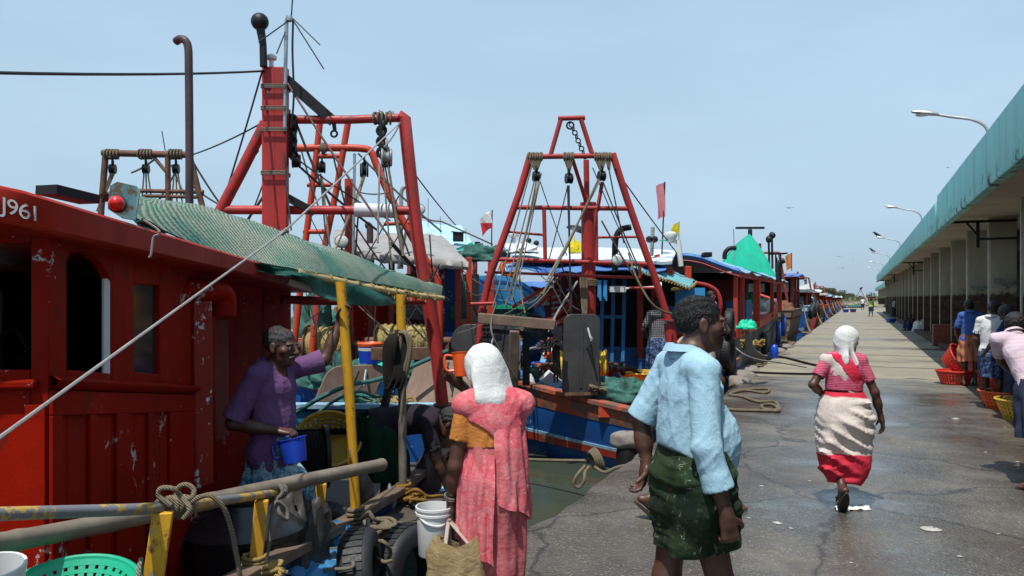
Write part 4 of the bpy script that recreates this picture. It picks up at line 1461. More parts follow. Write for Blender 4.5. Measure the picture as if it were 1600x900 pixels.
vp.tube(catmull([W(273, 492, 4.12), W(275, 462, 4.12), W(290, 452, 4.18), W(315, 455, 4.3), W(336, 456, 4.4), W(349, 464, 4.46), W(350, 494, 4.46)], 6), 0.068, 16)
vp.build('vent_pipe', M['red_cabin'], B0)
ps = MB()
ps.beam(W(311, 760, 4.28), W(308, 470, 4.28), 0.13, 0.10, (1, 0, 0))
ps.build('door_post', M['red_chipped'], B0, bevel=0.012)
dp = MB()
wall_seg(dp, 4.7, 5.3, lambda d: 0.75, lambda d: 1.55, lat=-1.955, th=0.02)
dp.build('door_panel', M['red_dull'], B0, smooth=False)
rl_pts = [W(-60, 806, 1.90), W(0, 803, 2.0), W(120, 799, 2.22), W(245, 794, 2.5), W(330, 784, 3.0), W(405, 774, 3.6), W(460, 762, 4.15), W(500, 749, 4.7), W(566, 734, 5.05)]
rl = MB()
rl.tube(catmull(rl_pts, 5), 0.0185, 14)
rail = rl.build('side_rail', M['yellow_rail'], B0)
def flat_post(px0, py0, px1, py1, d, w, t, mat='yellow_post', name='rail_post'):
 m = MB()
 a, b = W(px0, py0, d), W(px1, py1, d)
 s = C(1, 0.25, 0) - C(0, 0, 0)
 s.normalize()
 n = C(-0.25, 1, 0).normalized()
 c = (a + b) / 2
 m.obox(c, (b - a) / 2, s * w / 2, n * t / 2)
 return m.build(name, M[mat], rail, bevel=0.004)
flat_post(236, 930, 255, 800, 2.5, 0.062, 0.035)
flat_post(398, 896, 409, 782, 3.6, 0.062, 0.04)
flat_post(493, 862, 502, 756, 4.7, 0.064, 0.045)
bp = MB()
bp_pts = [W(-60, 858, 2.05), W(60, 838, 2.42), W(250, 800, 2.98), W(430, 760, 3.85), W(597, 726, 4.86)]
bp.tube(catmull(bp_pts, 10), [0.030 + 0.008 * i / 40 + (0.003 if i % 8 == 0 else 0) for i in range(41)], 14)
tag(bp.build('bamboo_pole', M['bamboo'], base=bp_pts[2]), 'long grey bamboo pole lying along the yellow rail of the red boat', 'bamboo pole')
m = MB()
m.tube([W(557, 822, 5.1), W(545, 600, 5.1), W(532, 440, 5.1)], 0.033, 16)
m.build('awning_post', M['yellow_post'], B0)
m = MB()
m.tube([W(630, 800, 6.0), W(629, 690, 6.0), W(628, 545, 6.0)], 0.032, 14)
m.build('awning_post', M['pole_steel'], B0)
m = MB()
m.tube([W(628, 545, 6.0), W(627, 515, 6.0), W(626, 460, 6.0)], 0.036, 14)
m.build('awning_post', M['yellow_post'], B0)
A0_, A1_ = W(462, 426, 5.0), W(692, 466, 7.2)
bm = MB()
bpt = [A0_.lerp(A1_, i / 24) - Vector((0, 0, 0.02 * math.sin(i / 24 * 3.1))) for i in range(25)]
bm.tube(bpt, [0.031 - 0.008 * i / 24 + (0.003 if i % 5 == 0 else 0) for i in range(25)], 12)
bm.build('awning_pole', M['bamboo_yellow'], B0)
near = [(212, 340, 3.9), (262, 362, 4.15), (330, 392, 4.5), (400, 408, 4.8), (468, 421, 5.0), (530, 432, 5.5), (590, 443, 6.1), (640, 452, 6.6), (690, 463, 7.18)]
far = [(150, 309, 4.4), (215, 314, 4.6), (300, 321, 5.0), (372, 342, 5.35), (445, 366, 5.75), (530, 395, 6.3), (600, 424, 6.8), (650, 446, 7.1), (694, 462, 7.4)]
NP = catmull([W(*p) for p in near], 6)
FP = catmull([W(*p) for p in far], 6)
rows = []
for a, b in zip(NP, FP):
 row = []
 for k in range(17):
  v = k / 16
  p = a.lerp(b, v)
  bulge = 0.085 * math.sin(v * math.pi) ** 0.8
  n_ = 0.03 * mnoise.noise(p * 2.3) + 0.012 * mnoise.noise(p * 8)
  row.append(p + Vector((0, 0, bulge + n_ * (0.3 + math.sin(v * math.pi)))))
 rows.append(row)
nm = MB()
nm.grid(rows)
aw = nm.build('net_awning', M['net_awning'], B0, angle=None)
rows2 = [[p - Vector((0, 0, 0.028 + 0.02 * math.sin(i * 0.7 + j))) for j, p in enumerate(r_)] for i, r_ in enumerate(rows)]
MB().grid(rows2).build('awning_cloth', M['tarp_darkgreen'], aw, angle=None)
lo = [(232, 350, 3.95), (300, 392, 4.3), (360, 418, 4.6), (430, 428, 4.85), (470, 440, 5.0), (520, 470, 5.3), (600, 478, 6.0), (640, 468, 6.6)]
LP_ = catmull([W(*p) for p in lo], 6)
UP_ = [NP[int(i * (len(NP) - 8) / (len(LP_) - 1))] for i in range(len(LP_))]
rows = []
for i, (a, b) in enumerate(zip(UP_, LP_)):
 out = C(0.05, -0.03, 0)
 rows.append([a + Vector((0, 0, -0.02)), a.lerp(b, 0.35) + out * (0.4 + 0.6 * math.sin(i * 0.8)), a.lerp(b, 0.7) + out * 0.9 * math.sin(i * 0.55 + 1), b + out * 0.5 * math.sin(i * 1.3)])
sm = MB()
sm.grid(rows, 0.004)
sm.build('slack_cloth', M['tarp_darkgreen'], aw, angle=80)
for k in range(2, 24, 2):
 lash = MB()
 p = bpt[k]
 ax_ = (bpt[min(k + 1, 24)] - bpt[k - 1]).normalized()
 coil(lash, p - ax_ * 0.01, ax_, 0.034, 0.004, 2, 0.012, 0.03, k, 5, 10)
 lash.build('awning_lashing', M['rope_yellow'], aw)
lash = MB()
for k in range(14):
 a, b = bpt[k + 8], bpt[k + 9]
 lash.tube(catmull([a + Vector((0, 0, 0.03)), a.lerp(b, 0.5) + C(0.03, -0.03, 0) + Vector((0, 0, 0.0 - 0.03 * (k % 3))), b + Vector((0, 0, 0.035))], 4), 0.004, 5)
lash.build('lacing_cord', M['rope_yellow'], aw)
m = MB()
m.tube([W(440, 468, 6.4), W(560, 472, 6.9), W(664, 470, 7.35)], 0.036, 12)
m.build('cross_pipe', M['red_pipe_old'], B0)
m = MB()
m.beam(W(448, 440, 5.2), W(486, 452, 5.3), 0.09, 0.04)
m.build('strip_light', M['white_plastic'], B0, bevel=0.008)
D = 7.5
segs = [([W(624, 182, D), W(632, 185, D), W(640, 262, D), W(652, 372, D), W(668, 470, D), W(683, 560, D), W(692, 640, D)], 0.063),
  ([W(415, 192, D), W(380, 262, D), W(342, 334, D), W(300, 418, D), W(200, 620, D)], 0.056),
  ([W(462, 187, D), W(545, 187, D), W(626, 184, D)], 0.042),
  ([W(344, 328, D), W(440, 328, D), W(640, 329, D)], 0.044),
  ([W(470, 470, D), W(672, 470, D)], 0.044)]
gal = gallows(B0, segs)
pd = MB()
pd.lathe([(0.001, 0), (0.105, 0), (0.105, 0.015), (0.001, 0.015)], W(694, 633, D), (0, 0, 1), 20)
pd.lathe([(0.10, 0), (0.10, 0.78)], W(694, 633, D) - Vector((0, 0, 0.79)), (0, 0, 1), 14)
pd.build('leg_pedestal', M['rust_steel'], gal)
sl = MB()
sl.tube([W(555, 328, D), W(620, 330, D)], 0.068, 16)
sl.build('padded_sleeve', M['white_pad'], gal)
ms = MB()
for a, b in ((415, 430), (431, 446)):
 c0, c1 = W((a + b) / 2, 765, 7.4), W((a + b) / 2 + 0, 106, 7.4)
 ms.beam(c0, c1, 0.10, 0.14, (CT, ST, 0))
mast = ms.build('mast', M['red_pipe'], B0, bevel=0.012)
for py in (138, 172, 205, 272):
 bd = MB()
 c_ = W(431, py, 7.4)
 for k in range(3):
  z_ = (k - 1) * 0.014
  ring = [c_ + C(0.115, -0.085, z_), c_ + C(0.115, 0.085, z_), c_ + C(-0.115, 0.085, z_), c_ + C(-0.115, -0.085, z_)]
  ring = [p for p in ring]
  bd.tube(ring, 0.007, 5, closed=True)
 bd.build('mast_lashing', M['rope_grey'], mast)
p_ = MB()
p_.tube([W(412, 104, 7.3), W(411, 70, 7.3), W(407, 45, 7.3)], [0.036, 0.034, 0.042], 12)
p_.ball(W(406, 34, 7.3), 0.083, 20, 12)
p_.build('masthead_ball', M['dark_iron'], mast)
q_ = MB()
q_.lathe([(0.022, -0.09), (0.022, 0.0), (0.05, 0.015), (0.052, 0.04), (0.03, 0.06), (0.001, 0.064)], W(424, 95, 7.4), (0, 0, 1), 18)
q_.build('receiver_dome', M['white_plastic'], mast)
an = MB()
an.tube([W(445, 205, 7.35), W(446, 110, 7.35), W(448, 30, 7.35)], 0.019, 10)
an.lathe([(0.03, -0.02), (0.035, 0), (0.03, 0.03), (0.012, 0.035)], W(452, 30, 7.3), (0, 0, 1), 12)
an.build('antenna_mast', M['galv'], mast)
ar_ = MB()
for a, b in (((455, 28), (459, -30)), ((457, 30), (506, 108)), ((458, 29), (500, 70)), ((450, 33), (404, 66)), ((446, 50), (432, 84))):
 ar_.tube([W(a[0], a[1], 7.3), W(b[0], b[1], 7.25)], 0.0065, 6)
ar_.tube(catmull([W(458, 32, 7.3), W(457, 80, 7.3), W(459, 150, 7.3), W(455, 200, 7.32)], 5), 0.010, 6)
ar_.build('antenna_rod', M['dark_iron'], mast)
m = MB()
m.beam(W(446, 124, 7.4), W(521, 190, 7.5), 0.05, 0.10)
m.build('brace_plate', M['dark_iron'], mast, smooth=False)
m = MB()
m.beam(W(444, 306, 7.4), W(492, 332, 7.5), 0.05, 0.07)
m.build('brace_plate', M['dark_iron'], mast, smooth=False)
m = MB()
m.tube([W(521, 186, 7.5), W(523, 203, 7.5)], 0.02, 8)
m.torus(W(522, 209, 7.5), C(0, 1, 0), 0.03, 0.011, 16, 7)
m.build('shackle', M['dark_iron'], mast)
for cx, seeds in ((457, 1), (597, 2)):
 m = MB()
 for k in range(8):
  m.torus(W(cx + (k % 2) * 3 - 1, 187 + k * 8.5, D - 0.02), C(1, 0.3, 0) if k % 2 else C(0.2, 1, 0), 0.042, 0.019, 12, 6, 1.0)
 m.beam(W(cx, 180, D), W(cx + 2, 250, D), 0.09, 0.05)
 m.build('chain_tackle', M['dark_iron'], gal)
 block(gal, W(cx + 6, 252, D - 0.03), 0.085, 'dark_iron', C(1, 0.2, 0))
block(gal, W(604, 246, D - 0.05), 0.11, 'galv', C(1, 0.2, 0))
kb = MB()
for i, cx in enumerate((586, 592, 598, 604, 610)):
 kb.torus(W(cx, 185, D), C(1, 0.1 * (i - 2), 0), 0.055, 0.011, 16, 6)
for i in range(16):
 a = W(588 + i * 1.8, 178 + (i % 3), D - 0.02)
 kb.tube([a, a + C(random.uniform(-.05, .05), 0, random.uniform(-0.02, 0.05))], 0.005, 4)
kb.build('rope_wrapping', M['rope_tan'], gal)
for a, b, r_, mt in (((462, 190, 7.5), (520, 330, 7.5), .012, 'wire'), ((466, 250, 7.5), (610, 345, 7.9), .008, 'wire'), ((470, 262, 7.5), (590, 360, 8), .012, 'wire'),
      ((598, 250, 7.45), (612, 420, 7.2), .009, 'rope_grey'), ((606, 255, 7.45), (630, 400, 7.2), .012, 'rope_tan'), ((601, 256, 7.45), (627, 390, 7.3), .008, 'wire'),
      ((593, 256, 7.45), (590, 380, 7.3), .010, 'rope_white'), ((449, 130, 7.35), (615, 380, 7.1), .011, 'wire_rust'),
      ((410, 110, 7.35), (344, 330, 7.6), .009, 'wire'), ((404, 195, 7.5), (300, 242, 9), .008, 'wire'), ((624, 195, 7.4), (600, 230, 7.3), .008, 'rope_white'),
      ((440, 200, 7.4), (455, 360, 7.2), .008, 'wire'), ((404, 235, 7.5), (300, 380, 8.0), .008, 'wire'),
      ((612, 380, 7.1), (700, 470, 8.2), .02, 'wire'), ((632, 250, 7.5), (712, 352, 11), .008, 'wire'),
      ((416, 300, 7.5), (330, 420, 8.4), .014, 'rope_tan'), ((420, 262, 7.5), (382, 360, 8), .008, 'wire')):
 wire(gal, W(*a), W(*b), r_, mt, 0.02)
wire(mast, W(-40, 113, 4.2), W(412, 111, 7.35), 0.011, 'wire', 0.02, 'mast_stay')
wire(mast, W(-30, 705, 1.75), W(445, 361, 4.5), 0.0052, 'wire_light', 0.0, 'mast_stay')
wire(mast, W(445, 361, 4.5), W(625, 192, 7.45), 0.0065, 'wire_light', 0.0, 'mast_stay')
m = MB()
for k in range(4):
 m.torus(W(440 + k * 3, 365 - k * 2, 4.5), W(448, 360, 4.5) - W(438, 367, 4.5), 0.011, 0.006, 10, 5)
m.build('stay_knot', M['rope_white'], mast)
def rope_thing(name, mb, mat, label, base, group=None, cat='rope'):
 return tag(mb.build(name, M[mat], base=base, angle=80), label, cat, group)
m = MB()
ax = (W(275, 792, 2.58) - W(245, 795, 2.5)).normalized()
knot(m, W(270, 792, 2.57), ax, 0.030, 0.0085, 4, 5)
knot(m, W(287, 790, 2.62), ax + Vector((0, 0, .3)), 0.032, 0.0085, 7, 3)
m.tube(catmull([W(268, 790, 2.5), W(248, 775, 2.5), W(252, 763, 2.5), W(272, 764, 2.5), W(283, 777, 2.52), W(297, 795, 2.5), W(287, 810, 2.5)], 6), 0.0085, 8)
m.tube(catmull([W(280, 785, 2.6), W(276, 765, 2.62), W(290, 757, 2.62), W(303, 765, 2.62), W(299, 778, 2.6), W(284, 782, 2.6)], 6), 0.0085, 8)
m.tube(catmull([W(290, 792, 2.6), W(310, 778, 2.6), W(330, 775, 2.6), W(350, 795, 2.62), W(362, 830, 2.66), W(370, 870, 2.7), W(378, 910, 2.74), W(388, 905, 3.0)], 7), 0.0085, 8)
rope_thing('rope', m, 'rope_tan', 'thick tan rope knotted in loops over the yellow rail above the black drum', W(280, 790, 2.55), 'ropes tied on the red boat')
m = MB()
ax = (W(435, 768, 3.8) - W(405, 775, 3.6)).normalized()
knot(m, W(436, 767, 3.85), ax, 0.030, 0.010, 9, 4)
m.tube(catmull([W(430, 775, 3.8), W(436, 800, 3.75), W(448, 812, 3.78), W(447, 795, 3.8), W(430, 785, 3.75), W(424, 815, 3.72), W(420, 850, 3.7), W(414, 885, 3.66)], 6), 0.010, 8)
rope_thing('rope', m, 'rope_grey', 'pale rope tied on the rail beside the second yellow post, ends hanging', W(436, 790, 3.8), 'ropes tied on the red boat')
m = MB()
coil(m, W(396, 893, 3.6) , (0.1, 0, 1), 0.05, 0.010, 4, 0.02, 0.05, 3, 7)
tangle(m, W(425, 897, 3.55), 0.10, 0.010, 3, 8, 0.5, 6, 7)
rope_thing('rope', m, 'rope_yellow', 'frayed yellow rope wound round the foot of the second rail post', W(400, 890, 3.6), 'ropes tied on the red boat')
m = MB()
coil(m, W(494, 858, 4.7), (0, 0, 1), 0.055, 0.012, 4, 0.03, 0.05, 5, 7)
m.tube(catmull([W(498, 852, 4.65), W(515, 858, 4.62), W(535, 856, 4.7), W(560, 853, 4.85)], 5), 0.012, 7)
rope_thing('rope', m, 'rope_grey', 'grey rope wound round the foot of the third rail post', W(494, 855, 4.7), 'ropes tied on the red boat')
m = MB()
coil(m, W(556, 826, 5.1), (0, 0, 1), 0.05, 0.014, 5, 0.028, 0.05, 6, 7)
m.tube(catmull([W(560, 812, 5.05), W(575, 800, 5.1), W(585, 812, 5.1), W(600, 815, 5.2), W(640, 818, 5.4), W(680, 815, 5.7)], 5), 0.014, 7)
tangle(m, W(598, 826, 5.15), 0.13, 0.014, 3, 12, 0.35, 7, 7)
rope_thing('rope', m, 'rope_tan', 'tan rope wrapped round the foot of the tall yellow awning post', W(560, 820, 5.1), 'ropes tied on the red boat')
m = MB()
coil(m, W(630, 784, 6.0), (0, 0, 1), 0.052, 0.014, 5, 0.028, 0.08, 8, 7)
m.tube(catmull([W(634, 772, 5.95), W(650, 765, 5.9), W(668, 776, 5.95), W(690, 775, 6.1), W(700, 782, 6.2)], 5), 0.015, 7)
tangle(m, W(648, 783, 5.95), 0.10, 0.013, 3, 14, 0.6, 7, 7)
rope_thing('rope', m, 'rope_orange', 'orange brown rope wound round the foot of the grey awning post', W(632, 775, 6.0), 'ropes tied on the red boat')
m = MB()
for k in range(8):
 x0 = 610 + k * 2.4
 m.tube(catmull([W(626 - k, 517, 5.93), W(x0 - 8, 535, 5.9 - .01 * k), W(x0 - 10, 580, 5.9), W(x0 - 6 + k, 608 - (k % 3) * 6, 5.9), W(x0 + 6, 585, 5.88), W(x0 + 10, 540, 5.9), W(628, 518, 5.93)], 6), 0.012, 6)
rope_thing('hanging_cable', m, 'rope_black', 'bundle of black cable hung in a loop on the grey awning post', W(618, 560, 5.9), None, 'cable')
m = MB()
m.tube(catmull([W(624, 520, 5.9), W(634, 522, 5.86), W(639, 545, 5.86), W(633, 575, 5.88), W(629, 590, 5.9), W(625, 560, 5.9), W(627, 522, 5.9)], 7), 0.015, 8)
m.tube(catmull([W(630, 516, 5.9), W(641, 530, 5.86), W(640, 560, 5.86), W(632, 600, 5.9), W(626, 660, 5.92)], 7), 0.014, 8)
rope_thing('rope', m, 'rope_tan', 'loop of twisted tan rope hanging on the grey awning post over black cable', W(632, 550, 5.9), 'ropes tied on the red boat')
# things on the near boat
def lathe_thing(name, parts, label, cat, base, group=None):
 r = empty(name, base, label, cat, group)
 for nm, mb, mt in parts:
  mb.build(nm, M[mt], r)
 return r
c = C(-1.49, 4.28, -0.03)
b = MB()
b.lathe([(0.001, 0), (0.30, 0), (0.325, 0.03), (0.33, 0.16), (0.338, 0.17), (0.338, 0.20), (0.33, 0.21), (0.335, 0.42), (0.345, 0.43), (0.345, 0.46), (0.325, 0.475), (0.25, 0.53), (0.17, 0.58), (0.16, 0.60), (0.165, 0.62), (0.001, 0.63)], c, (0, 0, 1), 40)
rp = MB()
rp.torus(c + Vector((0, 0, 0.23)), (0.02, 0, 1), 0.338, 0.008, 40, 6)
lathe_thing('water_drum', [('barrel', b, 'black_plastic'), ('tie_rope', rp, 'rope_yellow')], 'big glossy black drum behind the yellow rail with a rope round it', 'drum', c)
c = C(-1.33, 4.78, -0.14)
b = MB()
b.lathe([(0.001, 0), (0.19, 0), (0.20, 0.02), (0.205, 0.3), (0.21, 0.32), (0.19, 0.34), (0.205, 0.36), (0.2, 0.52), (0.18, 0.54), (0.001, 0.55)], c, (0, 0, 1), 30)
lathe_thing('water_drum', [('barrel', b, 'black_plastic')], 'smaller black drum at the seated worker\'s side by the third rail post', 'drum', c)
c = C(-1.2, 3.42, 0.17)
r_ = empty('jerry_can', c, 'tan plastic jerry can with a dark cap at the foot of the second rail post', 'jerry can')
b = MB()
prof = []
for i, (h, kx, ky) in enumerate(((0, .9, .9), (.01, 1, 1), (.15, 1, 1), (.19, .97, .95), (.215, .8, .75), (.225, .4, .4), (.227, .01, .01))):
 ring = []
 for k in range(25):
  a = 2 * math.pi * k / 24
  ca, sa = math.cos(a), math.sin(a)
  q = 4.0
  s = (abs(ca) ** q + abs(sa) ** q) ** (-1 / q)
  ring.append(c + C(0.14 * kx * ca * s, 0.09 * ky * sa * s, h))
 prof.append(ring)
b.grid([r__[::-1] for r__ in prof])
b.build('body', M['jerry_tan'], r_, angle=60)
k_ = MB()
k_.lathe([(0.032, 0), (0.034, 0.045), (0.03, 0.055), (0.001, 0.056)], c + C(-0.075, 0, 0.21), (0, 0, 1), 16)
k_.build('cap', M['black_plastic'], r_)
k_ = MB()
k_.tube(catmull([c + C(-0.03, 0, 0.21), c + C(-0.01, 0, 0.262), c + C(0.06, 0, 0.268), c + C(0.115, 0, 0.20)], 6), 0.017, 10)
k_.build('handle', M['jerry_tan'], r_)
basket('basket', W(112, 968, 2.35), 0.10, 0.19, 0.10, 'green_plastic', 'green slotted basket at the foot of the red cabin, half out of frame', 'basket', 'fish baskets', tilt=(0.16, -0.16, 1), seg=34)
MB_ = MB()
MB_.obox(W(112, 968, 2.42) - Vector((0, 0, 0.09)), C(.2, 0, 0), C(0, .16, 0), Vector((0, 0, 0.075)))
tag(MB_.build('crate', M['plank'], base=W(112, 968, 2.42) - Vector((0, 0, 0.165)), bevel=0.01), 'dark wooden crate under the green basket', 'crate')
c = W(-12, 925, 2.05)
b = MB()
b.lathe([(0.001, -0.14), (0.07, -0.14), (0.078, 0.06), (0.082, 0.062), (0.082, 0.075), (0.074, 0.075), (0.066, -0.1)], c, (0.1, -.1, 1), 26)
lathe_thing('bucket', [('pail', b, 'white_plastic')], 'white bucket cut off by the lower left corner beside the red cabin', 'bucket', c, None)
heap('tarp_bundle', W(520, 858, 4.95), 0.16, 0.12, 0.14, 'deck_blue', seed=3)
tag(bpy.context.scene.objects[-1] if False else bpy.data.objects['tarp_bundle'], 'small bundled light blue tarp behind the third rail post', 'tarp')
s_ = sheet('deck_tarp', None, (W(440, 900, 4.0), W(545, 905, 4.35), W(560, 850, 4.85), W(470, 862, 4.7)), 'deck_blue', sagz=-0.03, wr=0.05)
tag(s_, 'worn blue tarp spread on the side deck beside the tyres', 'tarp')
axl = C(1, 0.18, 0) - C(0, 0, 0)
tyre(W(566, 905, 4.55) , C(1, 0.05, 0.12), 0.30, 0.20, 'fat black tyre hung over the red boat\'s side, nearest its third rail post')
tyre(W(640, 900, 5.0), C(0.9, -0.5, 0.1), 0.33, 0.19, 'ribbed black tyre leaning over the side behind the white bucket')
tyre(W(520, 832, 5.4), C(0.3, 1, 0.5), 0.24, 0.14, 'old tyre lying on deck behind the tall yellow awning post')
m = MB()
m.tube(catmull([W(450, 893, 4.3), W(500, 890, 4.3), W(545, 888, 4.25), W(552, 880, 4.3), W(545, 868, 4.4)], 6), 0.010, 7)
m.tube(catmull([W(575, 812, 4.75), W(572, 850, 4.45), W(560, 868, 4.4), W(576, 838, 4.6), W(570, 815, 4.8)], 6), 0.014, 7)
rope_thing('rope', m, 'rope_grey', 'grey rope holding the fat tyre against the side', W(540, 880, 4.4), 'ropes tied on the red boat')
m = MB()
for k, (p1, p2) in enumerate((((588, 842), (606, 855)), ((606, 855), (612, 872)))):
 pass
m.tube(catmull([W(582, 848, 4.8), W(598, 846, 4.6), W(610, 860, 4.62), W(608, 872, 4.66)], 6), 0.012, 7)
m.tube(catmull([W(585, 870, 4.75), W(600, 878, 4.6), W(612, 876, 4.62)], 6), 0.012, 7)
rope_thing('rope', m, 'rope_tan', 'thin rope tied round the ribbed tyre', W(600, 860, 4.7), 'ropes tied on the red boat')
s_ = sheet('deck_board', None, (W(590, 828, 5.4), W(690, 800, 5.8), W(700, 770, 6.6), W(620, 770, 6.4)), 'plank', sagz=-0.02, wr=0.03, thick=0.03)
tag(s_, 'dirty dark plank lying on deck between the tall and grey awning posts', 'board')
def plastic_sack(px, py, d, w, h, mat, label, seed):
 c = W(px, py, d)
 rows = []
 for i in range(12):
  v = i / 11
  ring = []
  for k in range(22):
   a = 2 * math.pi * k / 22
   rr = interp([0, .15, .6, .85, 1], [.75, 1, .8, .35, .12], v) * (1 + 0.35 * mnoise.noise(Vector((math.cos(a) * 2.2, math.sin(a) * 2.2, v * 4 + seed))))
   ring.append(c + C(w * rr * math.cos(a), w * 0.7 * rr * math.sin(a), h * v))
  ring.append(ring[0])
  rows.append(ring)
 mb = MB()
 mb.grid(rows)
 tag(mb.build('plastic_sack', M[mat], base=c, angle=80), label, 'sack', 'plastic sacks on the deck')
plain('sack_clear', (0.30, 0.33, 0.36), 0.15, 0, 0.4, 9, 0.6)
plain('sack_brown', (0.10, 0.06, 0.055), 0.25, 0, 0.4, 9, 0.6)
plastic_sack(609, 800, 5.9, 0.05, 0.22, 'sack_clear', 'small clear plastic sack beside the bent worker', 1)
plastic_sack(667, 775, 6.6, 0.12, 0.42, 'sack_brown', 'brown crumpled plastic sack behind the grey awning post', 5)
plastic_sack(566, 800, 5.7, 0.09, 0.35, 'sack_brown', 'reddish brown sack behind the tall yellow awning post', 9)
heap('net_pile', W(712, 760, 7.2), 0.26, 0.2, 0.22, 'net_pile_orange', seed=8, rough=0.6)
tag(bpy.data.objects['net_pile'], 'small orange net heap at the foot of the gallows leg', 'net pile', 'net piles')
s_ = sheet('deck_tarp', None, (W(660, 790, 6.6), W(722, 785, 6.7), W(730, 755, 7.2), W(690, 750, 7.2)), 'pale_blue_paint', sagz=-0.04, wr=0.08)
tag(s_, 'pale blue tarp scrap crumpled by the gallows leg', 'tarp')
basket('basket', W(512, 706, 6.3), 0.20, 0.26, 0.20, 'yellow_plastic', 'yellow slotted basket tipped up behind the purple shirted worker', 'basket', 'fish baskets', tilt=(0.5, -0.6, 0.75), seg=30)
basket('basket', W(541, 735, 6.5), 0.12, 0.15, 0.12, 'tub_blue', 'dark blue basket beside the tipped yellow one', 'basket', 'fish baskets', seg=26)
c = W(478, 715, 5.9)
b = MB()
axd = C(1, 0.4, 0) - C(0, 0, 0)
b.lathe([(0.02, -0.16), (0.24, -0.16), (0.24, -0.13), (0.17, -0.12), (0.18, 0), (0.17, 0.12), (0.24, 0.13), (0.24, 0.16), (0.02, 0.16)], c, axd, 30)
st_ = MB()
for k in range(9):
 st_.torus(c + axd.normalized() * (-0.1 + k * 0.025), axd, 0.185, 0.013, 30, 6)
lathe_thing('cable_spool', [('spool', b, 'dark_iron'), ('winding', st_, 'rope_black')], 'black cable spool standing behind the purple shirted worker\'s mug', 'spool', c)
m = MB()
m.beam(W(455, 676, 6.0), W(575, 672, 6.6), 0.04, 0.05)
m.beam(W(585, 700, 6.2), W(608, 605, 6.5), 0.05, 0.06)
tag(m.build('iron_bar', M['dark_iron'], base=W(520, 680, 6.2)), 'black iron bars propped on deck behind the rail', 'iron bar')
heap('tarp_heap', W(452, 850, 4.45) + Vector((0, 0, -.2)), .22, .2, .44, 'tarp_dark', None, 91, 20, .35)
tag(bpy.data.objects['tarp_heap'], 'black plastic sheet bunched between the drums under the yellow rail', 'tarp')
# second boat: grey tarp roof, brown trawl doors, behind the red one
B1 = empty('fishing_boat', C(-2.2, 11.5, -0.6), 'red and blue boat with a sagging grey tarp roof, behind the nearest boat', 'fishing boat', GB)
st = []
for d, l0, l1, z in ((8.75, -3.3, -0.62, .44), (9.6, -3.5, -0.55, .42), (11, -3.7, -0.75, .45), (13, -3.8, -1.1, .5), (15, -3.7, -1.4, .7), (17, -3.2, -1.9, 1.1)):
 st.append((C(l0, d, 0), C(l1, d, 0), 0.7, z))
hull(B1, st, ('hull_blue', 'red_bright', 'pale_blue_paint', 'deck_blue'), cap=0.10, bul=0.45, bands=((0.02, 0.2, 'hull_teal'), (0.42, 0.5, 'pale_blue_paint')))
m = MB()
for z0, z1 in ((0.02, 0.24),):
 m.grid([[W(455, 600, 12.2), W(700, 650, 12.2)], [W(455, 620, 12.2), W(700, 672, 12.2)]], 0.03)
D1 = 10.6
segs = [([W(500, 190, D1), W(489, 290, D1), W(478, 372, D1), W(462, 520, D1), W(450, 620, D1)], 0.045),
  ([W(544, 190, D1), W(527, 290, D1), W(508, 382, D1), W(490, 520, D1), W(484, 620, D1)], 0.045),
  ([W(490, 244, D1), W(534, 244, D1)], 0.035), ([W(480, 289, D1), W(520, 289, D1)], 0.032), ([W(474, 362, D1), W(508, 362, D1)], 0.034),
  (catmull([W(440, 232, D1), W(520, 231, D1), W(565, 232, D1), W(580, 238, D1), W(590, 262, D1), W(612, 312, D1), W(645, 372, D1), W(676, 425, D1), W(686, 455, D1), W(686, 540, D1), W(690, 640, D1)], 5), 0.052),
  ([W(545, 280, D1 + .3), W(545, 400, D1 + .3), W(546, 640, D1 + .3)], 0.06),
  ([W(552, 433, D1 + .5), W(650, 437, D1 + .5)], 0.04),
  ([W(640, 348, D1), W(600, 350, D1)], 0.03)]
gal1 = gallows(B1, segs, 'red_bright')
m = MB()
for k in range(7):
 m.torus(W(505 + (k % 3), 231 + (k // 3), D1), C(1, .2 * (k - 3), 0), 0.06, 0.014, 14, 6)
m.build('rope_wrapping', M['rope_tan'], gal1)
block(gal1, W(503, 262, D1), 0.10, 'dark_iron', C(1, .2, 0))
block(gal1, W(569, 266, D1 - .1), 0.12, 'dark_iron', C(1, .2, 0))
for a, b, r_, mt in (((503, 275, 10.6), (520, 420, 10), .012, 'rope_tan'), ((501, 272, 10.6), (512, 400, 10), .012, 'wire'), ((569, 272, 10.5), (520, 400, 9.5), .016, 'rope_tan'),
      ((566, 272, 10.5), (555, 330, 10), .012, 'rope_white'), ((571, 272, 10.5), (545, 345, 10), .014, 'rope_tan'),
      ((560, 240, 10.5), (690, 362, 10.2), .014, 'wire'), ((520, 240, 10.5), (545, 340, 10.5), .012, 'wire'), ((470, 232, 10.6), (500, 330, 10), .012, 'wire'),
      ((590, 250, 10.6), (640, 400, 10.5), .012, 'wire'), ((610, 300, 10.3), (560, 300, 10.3), .01, 'wire'), ((554, 240, 10.6), (552, 400, 10.6), .02, 'galv'),
      ((640, 330, 10.8), (622, 420, 10.9), .022, 'galv')):
 wire(gal1, W(*a), W(*b), r_, mt, 0.03)
exhaust_pipe(B1, [W(627, 420, 11.3), W(627, 330, 11.3), W(627, 302, 11.3), W(632, 292, 11.3), W(640, 291, 11.3)], 0.03, 'galv')
exhaust_pipe(B1, [W(578, 380, 11.6), W(578, 358, 11.6), W(576, 352, 11.6), W(571, 352, 11.6)], 0.05, 'exhaust')
floodlight(B1, W(534, 377, 10.4), C(.2, -1, 0.1), 0.09, W(534, 400, 10.5))
